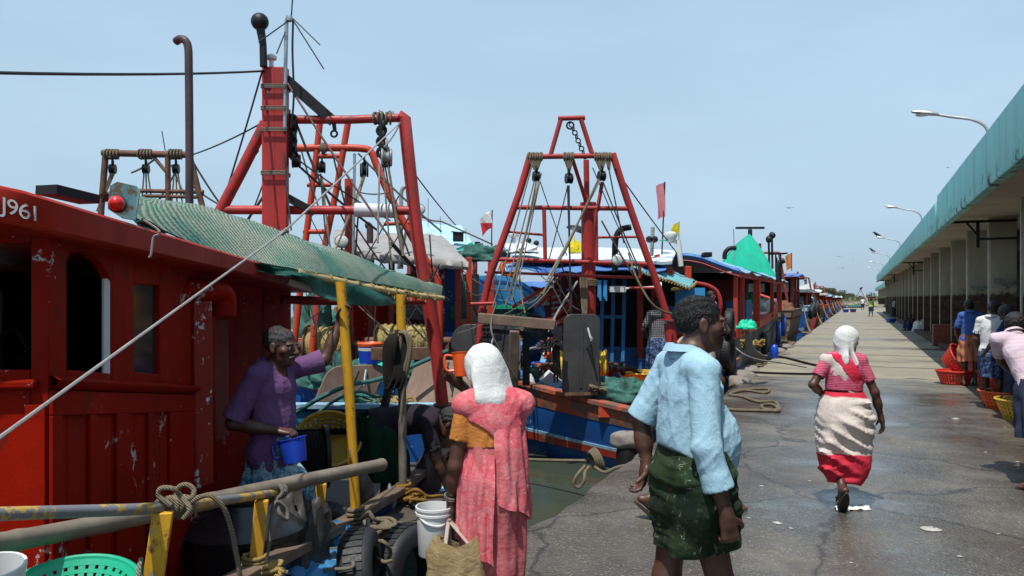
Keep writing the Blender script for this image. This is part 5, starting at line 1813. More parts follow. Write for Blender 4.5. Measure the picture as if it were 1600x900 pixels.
floodlight(B1, W(656, 327, 11.2), C(.1, -1, 0.1), 0.075, W(654, 420, 11.3))
m = MB()
for px in (548, 580, 612, 668, 690, 716, 733):
 d = 11.7 if px < 640 else 11.9
 m = MB()
 m.beam(W(px, 400 if px < 640 else 402, d), W(px, 620, d), 0.085, 0.085, (CT, ST, 0))
 m.build('cabin_post', M['red_dull'] if px < 640 else M['red_chipped' if px == 690 else 'red_bright'], B1, bevel=0.006)
m = MB()
m.obox(W(598, 520, 12.0), C(0.55, 0, 0), C(0, 0.02, 0), Vector((0, 0, 0.6)))
m.build('cabin_wall', M['red_cabin'], B1, smooth=False)
m = MB()
m.obox(W(640, 520, 14.4), C(1.3, 0, 0), C(0, 0.02, 0), Vector((0, 0, 1.1)))
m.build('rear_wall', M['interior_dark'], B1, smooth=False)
m = MB()
m.obox(W(706, 545, 12.2), C(0.26, 0, 0), C(0, 0.3, 0), Vector((0, 0, 0.26)))
m.obox(W(700, 480, 12.4), C(0.16, 0, 0), C(0, 0.03, 0), Vector((0, 0, 0.75)))
m.build('engine_housing', M['hull_blue'], B1, smooth=False, bevel=0.01)
s_ = sheet('tarp_roof', B1, (W(520, 392, 11.0), W(732, 412, 11.1), W(690, 368, 14.2), W(520, 360, 14.2)), 'tarp_grey', 18, 22, sagz=-0.05, wr=0.03, edge=0.03, thick=0.02)
rows = []
for k in range(30):
 t_ = k / 29
 a = W(520, 392, 11.0).lerp(W(732, 412, 11.1), t_)
 dz = 0.09 + 0.05 * mnoise.noise(Vector((k * 0.6, 0, 5)))
 rows.append([a + Vector((0, 0, 0.03)), a + C(0.0, -0.05 + 0.02 * math.sin(k * 1.7), -dz * 0.6), a + C(0, -0.01, -dz * 1.1)])
m = MB()
m.grid(rows, 0.008)
m.build('tarp_hem', M['tarp_grey'], s_, angle=80)
def winch(parent, c, axis, R_, L_, mat, name='winch', flange='rust_steel'):
 a = Vector(axis).normalized()
 m = MB()
 for q in (-1, 1):
  m.lathe([(0.001, -0.012), (R_, -0.012), (R_, 0.012), (0.001, 0.012)], Vector(c) + a * (q * L_ / 2), a, 28)
 m.lathe([(R_ * 0.22, -L_ * 0.75), (R_ * 0.22, L_ * 0.75)], c, a, 14, True)
 m.beam(Vector(c) - a * L_ * 0.6, Vector(c) - a * L_ * 0.6 - Vector((0, 0, R_ * 1.6)), 0.08, 0.12)
 m.beam(Vector(c) + a * L_ * 0.6, Vector(c) + a * L_ * 0.6 - Vector((0, 0, R_ * 1.6)), 0.08, 0.12)
 w_ = m.build(name, M[flange], parent)
 k = MB()
 n = max(4, int(L_ / 0.036))
 for i in range(n):
  k.torus(Vector(c) + a * (-L_ / 2 + 0.02 + (L_ - 0.04) * i / (n - 1)), a + Vector((0.03, 0.02, 0.03)) * (1 if i % 2 else -1), R_ * (0.78 + 0.03 * (i % 3)), 0.024, 28, 6)
 k.lathe([(R_ * 0.7, -L_ / 2), (R_ * 0.7, L_ / 2)], c, a, 20)
 k.build('wound_rope', M[mat], w_)
 return w_
winch(B1, W(515, 540, 10.9), C(1, 0, 0), 0.30, 0.62, 'net_pile_yellow')
winch(B1, W(640, 533, 11.2), C(1, 0, 0), 0.28, 0.9, 'net_pile_yellow')
m = MB()
m.beam(W(440, 575, 10.2), W(520, 600, 10.0), 0.06, 0.30)
m.build('bulwark_board', M['red_bright'], B1, smooth=False)
m = MB()
m.beam(W(440, 613, 10.25), W(520, 630, 10.1), 0.06, 0.32)
m.build('bulwark_board', M['hull_blue'], B1, smooth=False)
m = MB()
m.beam(W(440, 640, 10.15), W(520, 652, 9.9), 0.07, 0.14)
m.build('bulwark_board', M['red_bright'], B1, smooth=False)
m = MB()
m.beam(W(580, 553, 9.6), W(690, 552, 9.7), 0.10, 0.16)
m.build('cross_beam', M['rust_steel'], B1, bevel=0.008)
otter_board(W(545, 607, 9.5), C(0.9, 0.35, 0), Vector((0.25, 0.3, 0.9)), 0.72, 0.62, 'brown rusty trawl door leaning behind the tall yellow post', 'otter_rust')
otter_board(W(690, 600, 9.3), C(0.9, -0.25, 0.0), Vector((0.1, 0.45, 0.85)), 0.85, 0.62, 'brown rusty trawl door leaning left of the woman\'s orange mug', 'otter_rust')
heap('net_pile', W(520, 590, 9.9) + Vector((0, 0, -.12)), 0.45, 0.3, 0.3, 'net_pile', seed=4, rough=0.6)
tag(bpy.data.objects['net_pile.001'], 'dark green net heap beyond the purple shirted worker', 'net pile', 'net piles')
heap('net_pile', W(605, 580, 10.2) + Vector((0, 0, -.1)), 0.4, 0.3, 0.26, 'net_pile', seed=14, rough=0.6)
tag(bpy.data.objects['net_pile.002'], 'green net heap between the two awning posts', 'net pile', 'net piles')
m = MB()
tangle(m, W(610, 650, 8.9), 0.34, 0.016, 7, 3, 0.7, 6, 9)
tag(m.build('rope_heap', M['rope_yellow'], base=W(610, 655, 8.9)), 'heap of straw coloured rope on the stern below the cable loop', 'rope', 'rope heaps')
m = MB()
tangle(m, W(560, 640, 8.95), 0.30, 0.02, 6, 5, 0.6, 6, 9)
tag(m.build('rope_heap', M['rope_green'], base=W(560, 645, 8.9)), 'heap of green rope on the stern right of the tall yellow post', 'rope', 'rope heaps')
m = MB()
m.tube(catmull([W(462, 645, 8.6), W(500, 622, 8.6), W(545, 602, 8.6), W(600, 590, 9), W(700, 548, 9.2)], 8), 0.026, 8)
m.tube(catmull([W(480, 660, 8.6), W(520, 628, 8.6), W(560, 612, 8.5), W(590, 620, 8.6), W(615, 612, 8.7)], 8), 0.018, 8)
tag(m.build('rope', M['rope_green'], base=W(545, 602, 8.6)), 'sea green hawser stretched across behind the tall yellow post', 'rope', 'hawsers')
c = W(578, 553, 9.9)
r_ = empty('paint_pail', c, 'blue and white pail with an orange lid behind the awning posts', 'bucket')
b = MB()
b.lathe([(0.001, -.12), (0.135, -.12), (0.15, 0.10), (0.155, 0.11)], c, (0, 0, 1), 26)
b.build('pail', M['blue_plastic'], r_)
b = MB()
b.lathe([(0.158, .10), (0.165, 0.135), (0.15, 0.15), (0.14, 0.137), (0.001, 0.135)], c, (0, 0, 1), 26)
b.build('lid', M['orange_plastic'], r_)
b = MB()
b.lathe([(0.1475, 0.045), (0.153, 0.085)], c, (0, 0, 1), 26)
b.build('label_band', M['white_plastic'], r_)
heap('net_pile', W(585, 570, 10.0) + Vector((0, 0, -.1)), 0.25, 0.2, 0.16, 'tarp_green', seed=24, rough=0.4)
tag(bpy.data.objects['net_pile.003'], 'small bright green cloth heap under the orange lidded pail', 'net pile', 'net piles')
# pale gallows boat seen over the red roof
BG = empty('fishing_boat', C(-6.0, 13, -0.6), 'boat hidden behind the red roof, only its grey stern gantry showing', 'fishing boat', GB)
Dg = 12.5
st = [(C(-8.2, d, 0), C(-4.6, d, 0), 0.7, .5 + 0.03 * (d - 10)) for d in (11.5, 13, 16, 19)]
hull(BG, st, ('brown_hull', 'red_dull', 'wood_old', 'plank'), bands=((0.05, 0.2, 'red_dull'),))
segs = [([W(160, 239, Dg), W(298, 242, Dg)], 0.055), ([W(165, 240, Dg), W(158, 330, Dg), W(150, 560, Dg)], 0.05), ([W(296, 242, Dg), W(318, 330, Dg), W(350, 560, Dg)], 0.05),
  ([W(215, 298, Dg), W(318, 300, Dg)], 0.035), ([W(225, 306, Dg), W(310, 308, Dg)], 0.03), ([W(240, 245, Dg), W(265, 275, Dg)], 0.03),
  ([W(262, 240, Dg), W(263, 330, Dg)], 0.045)]
gg = gallows(BG, segs, 'rust_steel')
for i, cx in enumerate((176, 228, 275)):
 m = MB()
 for k in range(5):
  m.torus(W(cx - 8 + k * 4, 241, Dg), C(1, 0.15 * (k - 2), 0), 0.075, 0.016, 14, 6)
 m.build('rope_wrapping', M['rope_tan'], gg)
 block(gg, W(cx, 264, Dg), 0.10, 'dark_iron', C(1, .2, 0))
 for k in range(3):
  wire(gg, W(cx - 3 + 3 * k, 270, Dg), W(cx + (-25 if i == 0 else 10 * k - 8), 330, Dg), 0.013, 'rope_tan', 0.02)
for a, b in (((278, 262), (237, 330)), ((268, 258), (300, 330)), ((300, 250), (345, 320)), ((300, 290), (340, 318)), ((240, 250), (205, 270))):
 wire(gg, W(*a, Dg), W(*b, Dg), 0.016, 'rope_tan' if a[0] < 290 else 'wire', 0.02)
m = MB()
m.tube([W(259, 240, Dg), W(253, 205, Dg)], 0.008, 6)
m.build('whip_antenna', M['dark_iron'], gg)
# boat with the light blue tarp peak, farther back
B4 = empty('fishing_boat', C(-3.0, 21, -0.6), 'boat under a peaked light blue tarpaulin, behind the grey roofed boat', 'fishing boat', GB)
st = [(C(-5.0, d, 0), C(-1.2, d, 0), 0.7, .7 + 0.03 * (d - 17)) for d in (17.5, 20, 24, 28)]
hull(B4, st, ('hull_blue', 'red_bright', 'red_bright', 'plank'))
A, Bq, Cq, Dq = W(600, 392, 18), W(742, 386, 18), W(720, 352, 23), W(600, 345, 23)
rows = []
for i in range(13):
 v = i / 12
 row = []
 for j in range(17):
  u = j / 16
  p = A.lerp(Bq, u).lerp(Dq.lerp(Cq, u), v)
  pk = max(0, 1 - abs(u - 0.42) / 0.6) * math.sin(math.pi * min(1, v + 0.15)) * 0.42
  row.append(p + Vector((0, 0, pk + 0.05 * mnoise.noise(Vector((u * 6, v * 6, 2))))))
 rows.append(row)
m = MB()
m.grid(rows, 0.02)
m.build('tarp_roof', M['tarp_lightblue'], B4, angle=70)
s_ = sheet('side_curtain', B4, (W(700, 392, 17.9), W(742, 388, 17.9), W(738, 378, 17.9), W(722, 385, 17.9)), 'tarp_green', 6, 6, 0, 0.02)
m = MB()
m.beam(W(660, 440, 18), W(745, 430, 18), 0.05, 0.12)
for px in (640, 680, 720, 742):
 m.beam(W(px, 392, 18.2), W(px, 520, 18.2), 0.09, 0.09)
m.build('cabin_frame', M['red_dull'], B4, smooth=False)
m = MB()
m.obox(W(716, 370, 18.0), C(0.12, 0, 0), C(0, 0.1, 0), Vector((0, 0, 0.11)))
m.beam(W(705, 362, 17.9), W(728, 364, 17.9), 0.05, 0.03)
m.build('loud_hailer', M['dark_iron'], B4, bevel=0.01)
exhaust_pipe(B4, [W(746, 400, 18.5), W(746, 385, 18.5), W(746, 378, 18.5)], 0.07, 'dark_iron')
for px, py in ((669, 310), (688, 338), (728, 358)):
 m = MB()
 m.tube([W(px, py, 19), W(px, py + 45, 19)], 0.012, 5)
 m.build('whip_antenna', M['galv'], B4)
rope('ridge_rope', [W(655, 338, 18.2), W(676, 345, 18.2), W(690, 346, 18.3), W(770, 382, 18.3)], 0.02, 'rope_tan', B4)
# sky blue boat with its curved bow towards us
B5 = empty('fishing_boat', C(-0.4, 17, -0.6), 'sky blue boat with a curved high bow, seen through the middle gallows', 'fishing boat', GB)
Db = 15.5
gun = catmull([W(700, 436, 16.6), W(745, 431, 16.2), W(790, 432, 15.8), W(822, 446, 15.5), W(842, 470, 15.3), W(848, 496, 15.2), W(832, 520, 15.1), W(805, 545, 15.0), W(770, 566, 15)], 6)
rows = []
for i, p in enumerate(gun):
 c_ = C(-0.6, 16.6, p.z)
 o = (p - c_)
 o = Vector((o.x, o.y, 0)).normalized()
 rows.append([p + o * 0.02 - Vector((0, 0, .62)) - o * 0.34, p + o * 0.05 - Vector((0, 0, 0.22)), p + o * 0.06, p, p - o * 0.14, p - o * 0.16 - Vector((0, 0, 0.05)), p - o * 0.18 - Vector((0, 0, 0.5))])
m = MB()
m.grid(rows)
m.build('bow_bulwark', M['sky_blue_paint'], B5, angle=45)
rows = [[p - Vector((0, 0, 0.10)) + (p - C(-0.6, 16.6, p.z)).normalized() * 0.09, p - Vector((0, 0, 0.15)) + (p - C(-0.6, 16.6, p.z)).normalized() * 0.085] for p in gun]
m = MB()
m.grid(rows, 0.02)
m.build('bow_stripe', M['hull_blue'], B5)
m = MB()
m.hexa([W(700, 500, 17.5), W(830, 500, 17.5), W(830, 500, 18.8), W(700, 500, 18.8), W(712, 462, 17.5), W(800, 462, 17.5), W(790, 455, 18.8), W(712, 455, 18.8)])
m.build('fore_cabin', M['pale_blue_paint'], B5, smooth=False, bevel=0.02)
m = MB()
m.obox(W(757, 530, 17.0), C(0.8, 0, 0), C(0, 0.05, 0), Vector((0, 0, 0.42)))
m.build('foredeck_wall', M['pale_green_paint'], B5, smooth=False)
st = [(C(-2.6, d, 0), C(1.0, d, 0), 0.7, .5) for d in (16.2, 19, 23, 27)]
hull(B5, st, ('hull_blue', 'sky_blue_paint', 'sky_blue_paint', 'plank'))
c = W(785, 505, 15.6)
r_ = empty('fish_crate', c, 'dark green open fish crate on the sky blue bow', 'crate')
for nm, mt, dz, lid in (('crate_body', 'green_dark_plastic', 0, False), ('crate_lip', 'green_plastic', 0.26, True)):
 m = MB()
 if not lid:
  for ox, oy, sx, sy in ((0, -.3, .52, .02), (0, .3, .52, .02), (-.52, 0, .02, .32), (.52, 0, .02, .32)):
   m.obox(c + C(ox, oy, -0.0), C(sx, 0, 0), C(0, sy, 0), Vector((0, 0, .32)))
  m.obox(c + C(0, 0, -.3), C(.5, 0, 0), C(0, .3, 0), Vector((0, 0, .02)))
 else:
  for ox, oy, sx, sy in ((0, -.33, .56, .03), (0, .33, .56, .03), (-.55, 0, .03, .3), (.55, 0, .03, .3)):
   m.obox(c + C(ox, oy, 0.33), C(sx, 0, 0), C(0, sy, 0), Vector((0, 0, .035)))
 m.build(nm, M[mt], r_, smooth=False)
m = MB()
tangle(m, W(830, 530, 14.6), 0.4, 0.03, 6, 17, 0.6, 6, 9)
tag(m.build('rope_heap', M['rope_tan'], base=W(830, 540, 14.6)), 'grey rope heap at the foot of the sky blue bow', 'rope', 'rope heaps')
tyre(W(838, 508, 14.9), C(.3, -1, .2), 0.20, 0.12, 'old tyre hung at the tip of the sky blue bow')
tyre(W(795, 420, 16.6), C(.3, -1, .1), 0.2, 0.10, 'orange ring fender above the sky blue boat', mat='orange_plastic')
m = MB()
m.beam(W(766, 520, 14.5), W(768, 388, 14.5), 0.13, 0.13, (CT, ST, 0))
m.tube([W(757, 390, 14.5), W(782, 386, 14.5)], 0.02, 6)
fp = m.build('fore_post', M['red_bright'], B5, bevel=0.01)
flag(B5, W(768, 385, 14.4), W(769, 328, 14.4), 0.30, 0.32, 'flag_redwhite', 0.55, C(-1, -.1, 0), 0.012, 'wire', seed=1)
# middle boat: blue hull, tall A-frame, winch with yellow rope
B2 = empty('fishing_boat', C(0.6, 13, -0.6), 'blue hulled boat with worn red gunwale and tall A-frame gallows, stern to the camera', 'fishing boat', GB)
P0, P1, P2 = W(1006, 648, 9.78), W(800, 597, 11.25), W(712, 572, 12.1)
zc = [P0.z, P1.z, P2.z]
def xy(p):
 return Vector((p.x, p.y, 0))
def stern_face(parent):
 top = catmull([W(700, 569, 12.4), W(760, 586, 11.65), P1, W(905, 624, 10.45), P0], 6)
 rows = []
 for p in top:
  t_ = (p - P2).length / (P0 - P2).length
  zb = -0.62 - 0.12 * t_
  k = C(0.05, 0.32, 0)
  rows.append([p + Vector((0, 0, 0)), p + k * 0.1 + Vector((0, 0, (zb - p.z) * 0.33)), p + k * 0.35 + Vector((0, 0, (zb - p.z) * 0.66)), p + k * 0.8 + Vector((0, 0, zb - p.z)),
      p + k * 3.0 + Vector((0, 0, -1.15 - p.z))])
 a = rows[-1]
 side = []
 for yy in (0.0, 1.2, 3.0, 6.0, 9.0):
  side.append([Vector((min(q.x + (P0.x * 0 - 0.0), -2.42 - 0.05 * j), P0.y + yy + 0.03 * j, q.z + 0.02 * yy)) for j, q in enumerate(a)])
 side[0] = a
 m = MB()
 m.grid(rows + side[1:])
 lf = []
 b = rows[0]
 for yy in (0.0, 2.0, 5.0, 8.0):
  lf.append([Vector((b[0].x - 0.1 + 0.12 * j, b[0].y + yy + 0.2 * j, q.z)) for j, q in enumerate(b)])
 lf[0] = b
 m.grid(list(reversed(lf)))
 h = m.build('hull', M['hull_blue'], parent, angle=40)
 def band(z0, z1, out, mat, name, i0=0, th=0.04):
  bm_ = MB()
  rr = []
  for r_ in rows:
   p, q = r_[0], r_[3]
   f0, f1 = z0, z1
   a0 = p.lerp(q, f0)
   a1 = p.lerp(q, f1)
   o = C(-0.25, -0.95, 0).normalized() * out
   rr.append([a0 + o * 0.1, a0 + o, a1 + o, a1 + o * 0.1])
  e = rr[-1]
  rr.append([Vector((-2.40, q.y + 0.10 + 0.02 * i, q.z)) for i, q in enumerate(e)])
  rr.append([Vector((-2.40, q.y + 5.0, q.z + 0.1)) for q in e])
  bm_.grid(rr)
  return bm_.build(name, M[mat], h, smooth=False)
 band(0.02, 0.23, 0.045, 'rail_worn_wood', 'top_strake')
 band(0.56, 0.60, 0.075, 'pale_blue_paint', 'strake_top')
 band(0.60, 0.70, 0.074, 'stripe_worn', 'lower_strake')
 cp = MB()
 rr = []
 for r_ in rows:
  p = r_[0]
  o = C(-0.25, -0.95, 0).normalized()
  rr.append([p + o * 0.07 + Vector((0, 0, -0.01)), p + o * 0.07 + Vector((0, 0, 0.045)), p - o * 0.16 + Vector((0, 0, 0.05)), p - o * 0.16 + Vector((0, 0, -0.01))])
 cp.grid(rr)
 cp.grid([[rr[-1][0], rr[-1][1]], [rr[-1][3], rr[-1][2]]])
 for y0 in range(3):
  cp.beam((-2.46, P0.y + 0.1 + 2.6 * y0, P0.z + 0.02 + 0.04 * y0), (-2.46, P0.y + 2.71 + 2.6 * y0, P0.z + 0.06 + 0.04 * y0), 0.16, 0.06)
 cp.build('cap_rail', M['rail_worn_wood'], parent, smooth=False, bevel=0.006)
 return h
stern_face(B2)
m = MB()
for k in range(3):
 p = P0.lerp(P2, 0.3 + 0.25 * k)
m.grid([[W(712, 600, 12.5), W(905, 655, 10.7), W(1000, 668, 10.3)], [W(712, 560, 17), W(905, 560, 17), W(1110, 560, 17)]])
m.build('deck', M['deck_blue'], B2, smooth=False)
m = MB()
m.hexa([W(935, 652, 10.15), W(1002, 652, 9.98), C(2.3, 11.9, .12), C(1.3, 11.9, .12), W(935, 636, 10.15), W(1002, 640, 9.98), C(2.3, 11.9, .30), C(1.3, 11.9, .30)])
m.build('quarter_deck', M['red_bright'], B2, smooth=False)
D2 = 10.9
segs = [([W(829, 242, D2), W(812, 300, D2), W(788, 368, D2), W(765, 432, D2), W(752, 490, D2), W(745, 610, D2)], 0.052),
  ([W(957, 240, D2), W(980, 312, D2), W(1003, 378, D2), W(1022, 430, D2), W(1044, 500, D2)], 0.052),
  ([W(1046, 505, D2), W(1052, 560, D2), W(1056, 660, D2)], 0.085),
  ([W(823, 245, D2), W(963, 243, D2)], 0.038), ([W(872, 185, D2), W(914, 184, D2)], 0.036),
  ([W(876, 187, D2), W(860, 243, D2)], 0.033), ([W(908, 187, D2), W(925, 240, D2)], 0.035),
  ([W(803, 324, D2), W(985, 326, D2)], 0.033), ([W(776, 405, D2), W(1016, 413, D2)], 0.032),
  ([W(850, 326, D2), W(852, 408, D2)], 0.029), ([W(931, 327, D2), W(932, 409, D2)], 0.029),
  ([W(792, 362, D2), W(849, 367, D2)], 0.018), ([W(933, 371, D2), W(998, 370, D2)], 0.018),
  ([W(757, 425, D2 + .1), W(1000, 434, D2 + .1)], 0.02), ([W(1000, 410, D2), W(1000, 434, D2)], 0.022),
  ([W(735, 475, D2 - .1), W(775, 474, D2 - .1)], 0.025),
  ([W(895, 250, D2 + .05), W(914, 310, D2 + .3), W(917, 330, D2 + .4)], 0.028), ([W(941, 285, D2 + .05), W(933, 330, D2)], 0.028),
  ([W(983, 450, D2), W(1027, 450, D2)], 0.018)]
gal2 = gallows(B2, segs, 'red_pipe')
m = MB()
m.lathe([(0.001, 0), (0.13, 0), (0.13, 0.016), (0.001, 0.016)], W(1045, 501, D2), (0.05, 0, 1), 18)
m.build('leg_flange', M['red_pipe_old'], gal2)
m = MB()
m.tube([W(922, 640, 11.3), W(920, 480, 11.3), W(919, 322, 11.3)], 0.105, 18)
m.tube([W(917, 322, 11.3), W(916, 250, 11.3)], 0.042, 10)
m.lathe([(0.12, -0.03), (0.12, 0.05)], W(919, 322, 11.3), (0, 0, 1), 16, True)
mast2 = m.build('mast', M['red_pipe'], B2)
exhaust_pipe(B2, [W(961, 425, 11.2), W(961, 385, 11.2), W(964, 367, 11.2), W(972, 358, 11.2), W(986, 355, 11.2)], 0.045, 'dark_iron')
floodlight(B2, W(965, 406, D2 - .12), C(-0.05, -1, 0.02), 0.082, W(965, 398, D2))
for cx, w_ in ((838, 7), (890, 5), (940, 6), (952, 3)):
 m = MB()
 for k in range(w_):
  m.torus(W(cx - w_ * 1.5 + k * 3, 245 + (k % 2), D2), C(1, 0.12 * (k - w_ / 2), 0), 0.058, 0.014, 14, 6)
  a = W(cx - w_ * 1.5 + k * 3, 250, D2 - .04)
  m.tube([a, a + Vector((0, 0, -0.14)) + C(0.02 * (w_ / 2 - k), 0, 0)], 0.013, 5)
 m.build('rope_wrapping', M['rope_tan'], gal2)
for cx, cy in ((838, 276), (889, 279), (940, 275)):
 block(gal2, W(cx, cy, D2 - .06), 0.095, 'dark_iron', C(1, .25, 0))
m = MB()
for k in range(9):
 m.torus(W(893 + k * 2.6, 195 + k * 6.2, D2), C(1, .3, 0) if k % 2 else C(0.2, 1, 0.3), 0.032, 0.010, 10, 5)
m.torus(W(891, 196, D2), C(0.1, 1, 0), 0.05, 0.013, 14, 6)
m.build('chain', M['dark_iron'], gal2)
for a, b, r_, mt, n_ in (((838, 282, 10.8), (800, 470, 10.2), .011, 'rope_tan', 1), ((835, 282, 10.8), (790, 455, 10.2), .010, 'rope_grey', 1), ((841, 284, 10.8), (803, 440, 10.4), .014, 'rope_white', 1),
       ((843, 284, 10.8), (790, 478, 10.2), .014, 'rope_tan', 1), ((832, 255, 10.8), (770, 480, 10.2), .010, 'rope_grey', 1), ((846, 270, 10.8), (810, 440, 10.6), .008, 'rope_white', 1),
       ((889, 290, 10.8), (891, 480, 10.6), .012, 'wire', 1), ((887, 290, 10.8), (893, 490, 10.6), .012, 'wire', 1), ((887, 290, 10.8), (858, 405, 11), .008, 'wire', 1),
       ((937, 282, 10.8), (853, 440, 10.2), .014, 'rope_white', 1), ((935, 280, 10.8), (848, 460, 10.0), .014, 'rope_tan', 1), ((942, 284, 10.8), (1003, 430, 10.6), .010, 'wire', 1),
       ((951, 262, 10.8), (975, 380, 10.7), .010, 'wire', 1), ((960, 262, 10.8), (1065, 405, 14), .011, 'wire', 1), ((926, 262, 10.9), (1000, 430, 10.6), .008, 'wire', 1),
       ((844, 284, 10.8), (886, 400, 11), .007, 'wire', 1), ((916, 320, 10.9), (880, 400, 10.9), .007, 'wire', 1),
       ((940, 345, 10.8), (1002, 450, 10.5), .012, 'wire', 1)):
 wire(gal2, W(*a), W(*b), r_, mt, 0.02)
rope('slack_rope', [W(982, 395, 10.6), W(993, 430, 10.5), W(1015, 470, 10.4), W(1035, 486, 10.5), W(1048, 490, 10.7)], 0.014, 'rope_tan', gal2, smooth=6)
rope('slack_rope', [W(776, 475, 10.3), W(768, 500, 10.2), W(772, 530, 10.1), W(806, 590, 10.3)], 0.012, 'rope_grey', gal2, smooth=6)
rope('slack_rope', [W(902, 440, 10.9), W(870, 490, 10.4), W(850, 535, 10.3), W(828, 545, 10.2)], 0.016, 'rope_white', gal2, smooth=6)
m = MB()
for k in range(3):
 a = W(908 + k * 4.5, 448, 11.1)
 m.tube(catmull([W(908 + k * 3, 430, 11.1), a, W(911 + k * 2.2, 490 + 4 * k, 11.05)], 5), 0.018, 6)
for k in range(4):
 m.torus(W(920, 437 + k * 2.6, 11.3), (0.1, 0, 1), 0.125, 0.017, 18, 6)
m.build('mast_ropes', M['rope_tan'], mast2)
m = MB()
for px, col in ((936, 0), (945, 0)):
 for k in range(3):
  m.tube([W(px + k, 438, 11.0), W(px + k * 1.6 - 1, 464 + k * 3, 11.0)], 0.016, 5)
m.build('cord_tassel', M['sky_blue_paint'], gal2)
m = MB()
m.beam(W(748, 497, 10.3), W(868, 508, 10.15), 0.12, 0.14)
fr_ = m.build('stern_beam', M['wood_old'], B2, bevel=0.012)
m = MB()
m.beam(W(756, 516, 10.35), W(866, 524, 10.2), 0.05, 0.06)
m.build('beam_brace', M['dark_iron'], fr_)
m = MB()
m.beam(W(804, 516, 10.2), W(802, 602, 10.4), 0.115, 0.13, (CT, ST, 0))
m.build('beam_post', M['wood_old'], fr_, bevel=0.012)
m = MB()
m.beam(W(822, 520, 10.25), W(822, 600, 10.5), 0.10, 0.10, (CT, ST, 0))
m.build('beam_post', M['dark_iron'], fr_)
for px in (757, 762, 850, 856):
 m = MB()
 for k in range(7):
  m.torus(W(px + (k % 2) * 3, 516 + k * 6, 10.2), C(1, .3, 0) if k % 2 else C(0.2, 1, 0), 0.033, 0.012, 10, 5)
 m.build('chain', M['dark_iron'], fr_)
winch(B2, W(905, 572, 11.6), C(1, 0.06, 0), 0.26, 0.78, 'drum_rope_yellow', 'winch', 'rust_steel')
m = MB()
c_ = W(962, 576, 11.5)
m.lathe([(0.05, -0.15), (0.10, -0.13), (0.065, -0.02), (0.06, 0.06), (0.11, 0.1), (0.11, 0.13), (0.04, 0.15)], c_, C(1, .06, 0), 18, True)
m.lathe([(0.09, -0.05), (0.16, -0.04), (0.16, 0.04), (0.09, 0.05)], c_ - C(0.3, 0, 0), C(1, .06, 0), 18, True)
m.tube([c_ - C(.5, 0, 0), c_ + C(.3, 0, 0)], 0.04, 10)
m.beam(c_ + C(0.25, 0.1, 0), c_ + C(0.6, 0.3, -0.3), 0.06, 0.06)
m.build('warping_head', M['dark_iron'], B2)
m = MB()
for k in range(11):
 m.tube(catmull([W(868 + k, 510, 10.1), W(864 + (k * 7) % 13, 540, 10.05), W(866 + (k * 5) % 15, 580 + (k % 4) * 6, 10.1)], 4), 0.012, 5)
tangle(m, W(868, 545, 10.1), 0.12, 0.012, 4, 21, 1.2, 5, 8)
m.build('shackle_bunch', M['dark_iron'], B2)
otter_board(W(908, 552, 10.35), C(1, 0.12, 0), Vector((-0.02, 0.12, 1)), 0.50, 1.06, 'tall dark steel trawl door standing on the stern before the yellow rope winch')
otter_board(W(752, 560, 11.0), C(1, -0.1, 0), Vector((0.05, 0.15, 1)), 0.92, 0.98, 'dark steel trawl door behind the old woman\'s white head cloth')
m = MB()
m.obox(W(806, 556, 11.3), C(.07, 0, 0), C(0, .03, 0), Vector((0, 0, 0.4)))
m.build('worn_board', M['otter_rust'], B2, smooth=False)
heap('net_pile', W(975, 624, 10.6), 0.42, 0.34, 0.24, 'net_pile', seed=31, rough=0.45)
tag(bpy.data.objects['net_pile.004'], 'dark green net heap on the worn red stern beside the quay', 'net pile', 'net piles')
m = MB()
tangle(m, W(928, 612, 10.4), 0.2, 0.014, 6, 25, 0.6, 6, 9)
tag(m.build('rope_heap', M['rope_tan'], base=W(928, 616, 10.4)), 'straw coloured rope heap beside the tall trawl door', 'rope', 'rope heaps')
basket('basket', W(1000, 598, 11.8), 0.28, 0.34, 0.16, 'yellow_plastic', 'yellow basket on the middle boat behind the green net heap', 'basket', 'fish baskets', handles=False)
rg = np.random.default_rng(9)
cols = ['orange_plastic', 'white_plastic', 'sky_blue_paint', 'net_pile', 'rust_steel', 'tub_blue', 'white_plastic', 'red_bright']
for i in range(13):
 px, py, d = rg.uniform(822, 868), rg.uniform(540, 600), rg.uniform(11.2, 12.6)
 c = W(px, py, d)
 m = MB()
 a = Vector(rg.normal(size=3)).normalized()
 if i % 3 == 0:
  m.lathe([(0.001, -0.13), (0.06, -0.12), (0.075, -0.05), (0.075, 0.05), (0.06, 0.12), (0.022, 0.13), (0.02, 0.16), (0.001, 0.16)], c, a, 14)
 elif i % 3 == 1:
  m.obox(c, a * 0.17, a.orthogonal().normalized() * 0.10, a.cross(a.orthogonal().normalized()) * 0.03)
 else:
  tangle(m, c, 0.14, 0.012, 2, i, 0.8, 5, 7)
 tag(m.build(['net_float', 'board', 'rope_heap'][i % 3], M[cols[i % 8]], base=c, bevel=0.006 if i % 3 == 1 else 0),
  ['float among the gear under the wooden stern beam', 'broken board among the gear under the wooden stern beam', 'rope tangle among the gear under the wooden stern beam'][i % 3],
  ['float', 'board', 'rope'][i % 3], ['floats in the gear under the beam', 'boards in the gear under the beam', 'rope tangles in the gear under the beam'][i % 3])
dh = 13.4
m = MB()
m.obox(W(945, 500, dh + 1.6), C(1.0, 0, 0), C(0, 0.03, 0), Vector((0, 0, 1.2)))
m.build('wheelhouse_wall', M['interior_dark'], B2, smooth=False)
m = MB()
m.obox(W(888, 500, dh + 0.9), C(0.26, 0, 0), C(0, 0.03, 0), Vector((0, 0, 0.9)))
m.build('wheelhouse_wall', M['red_dull'], B2, smooth=False)
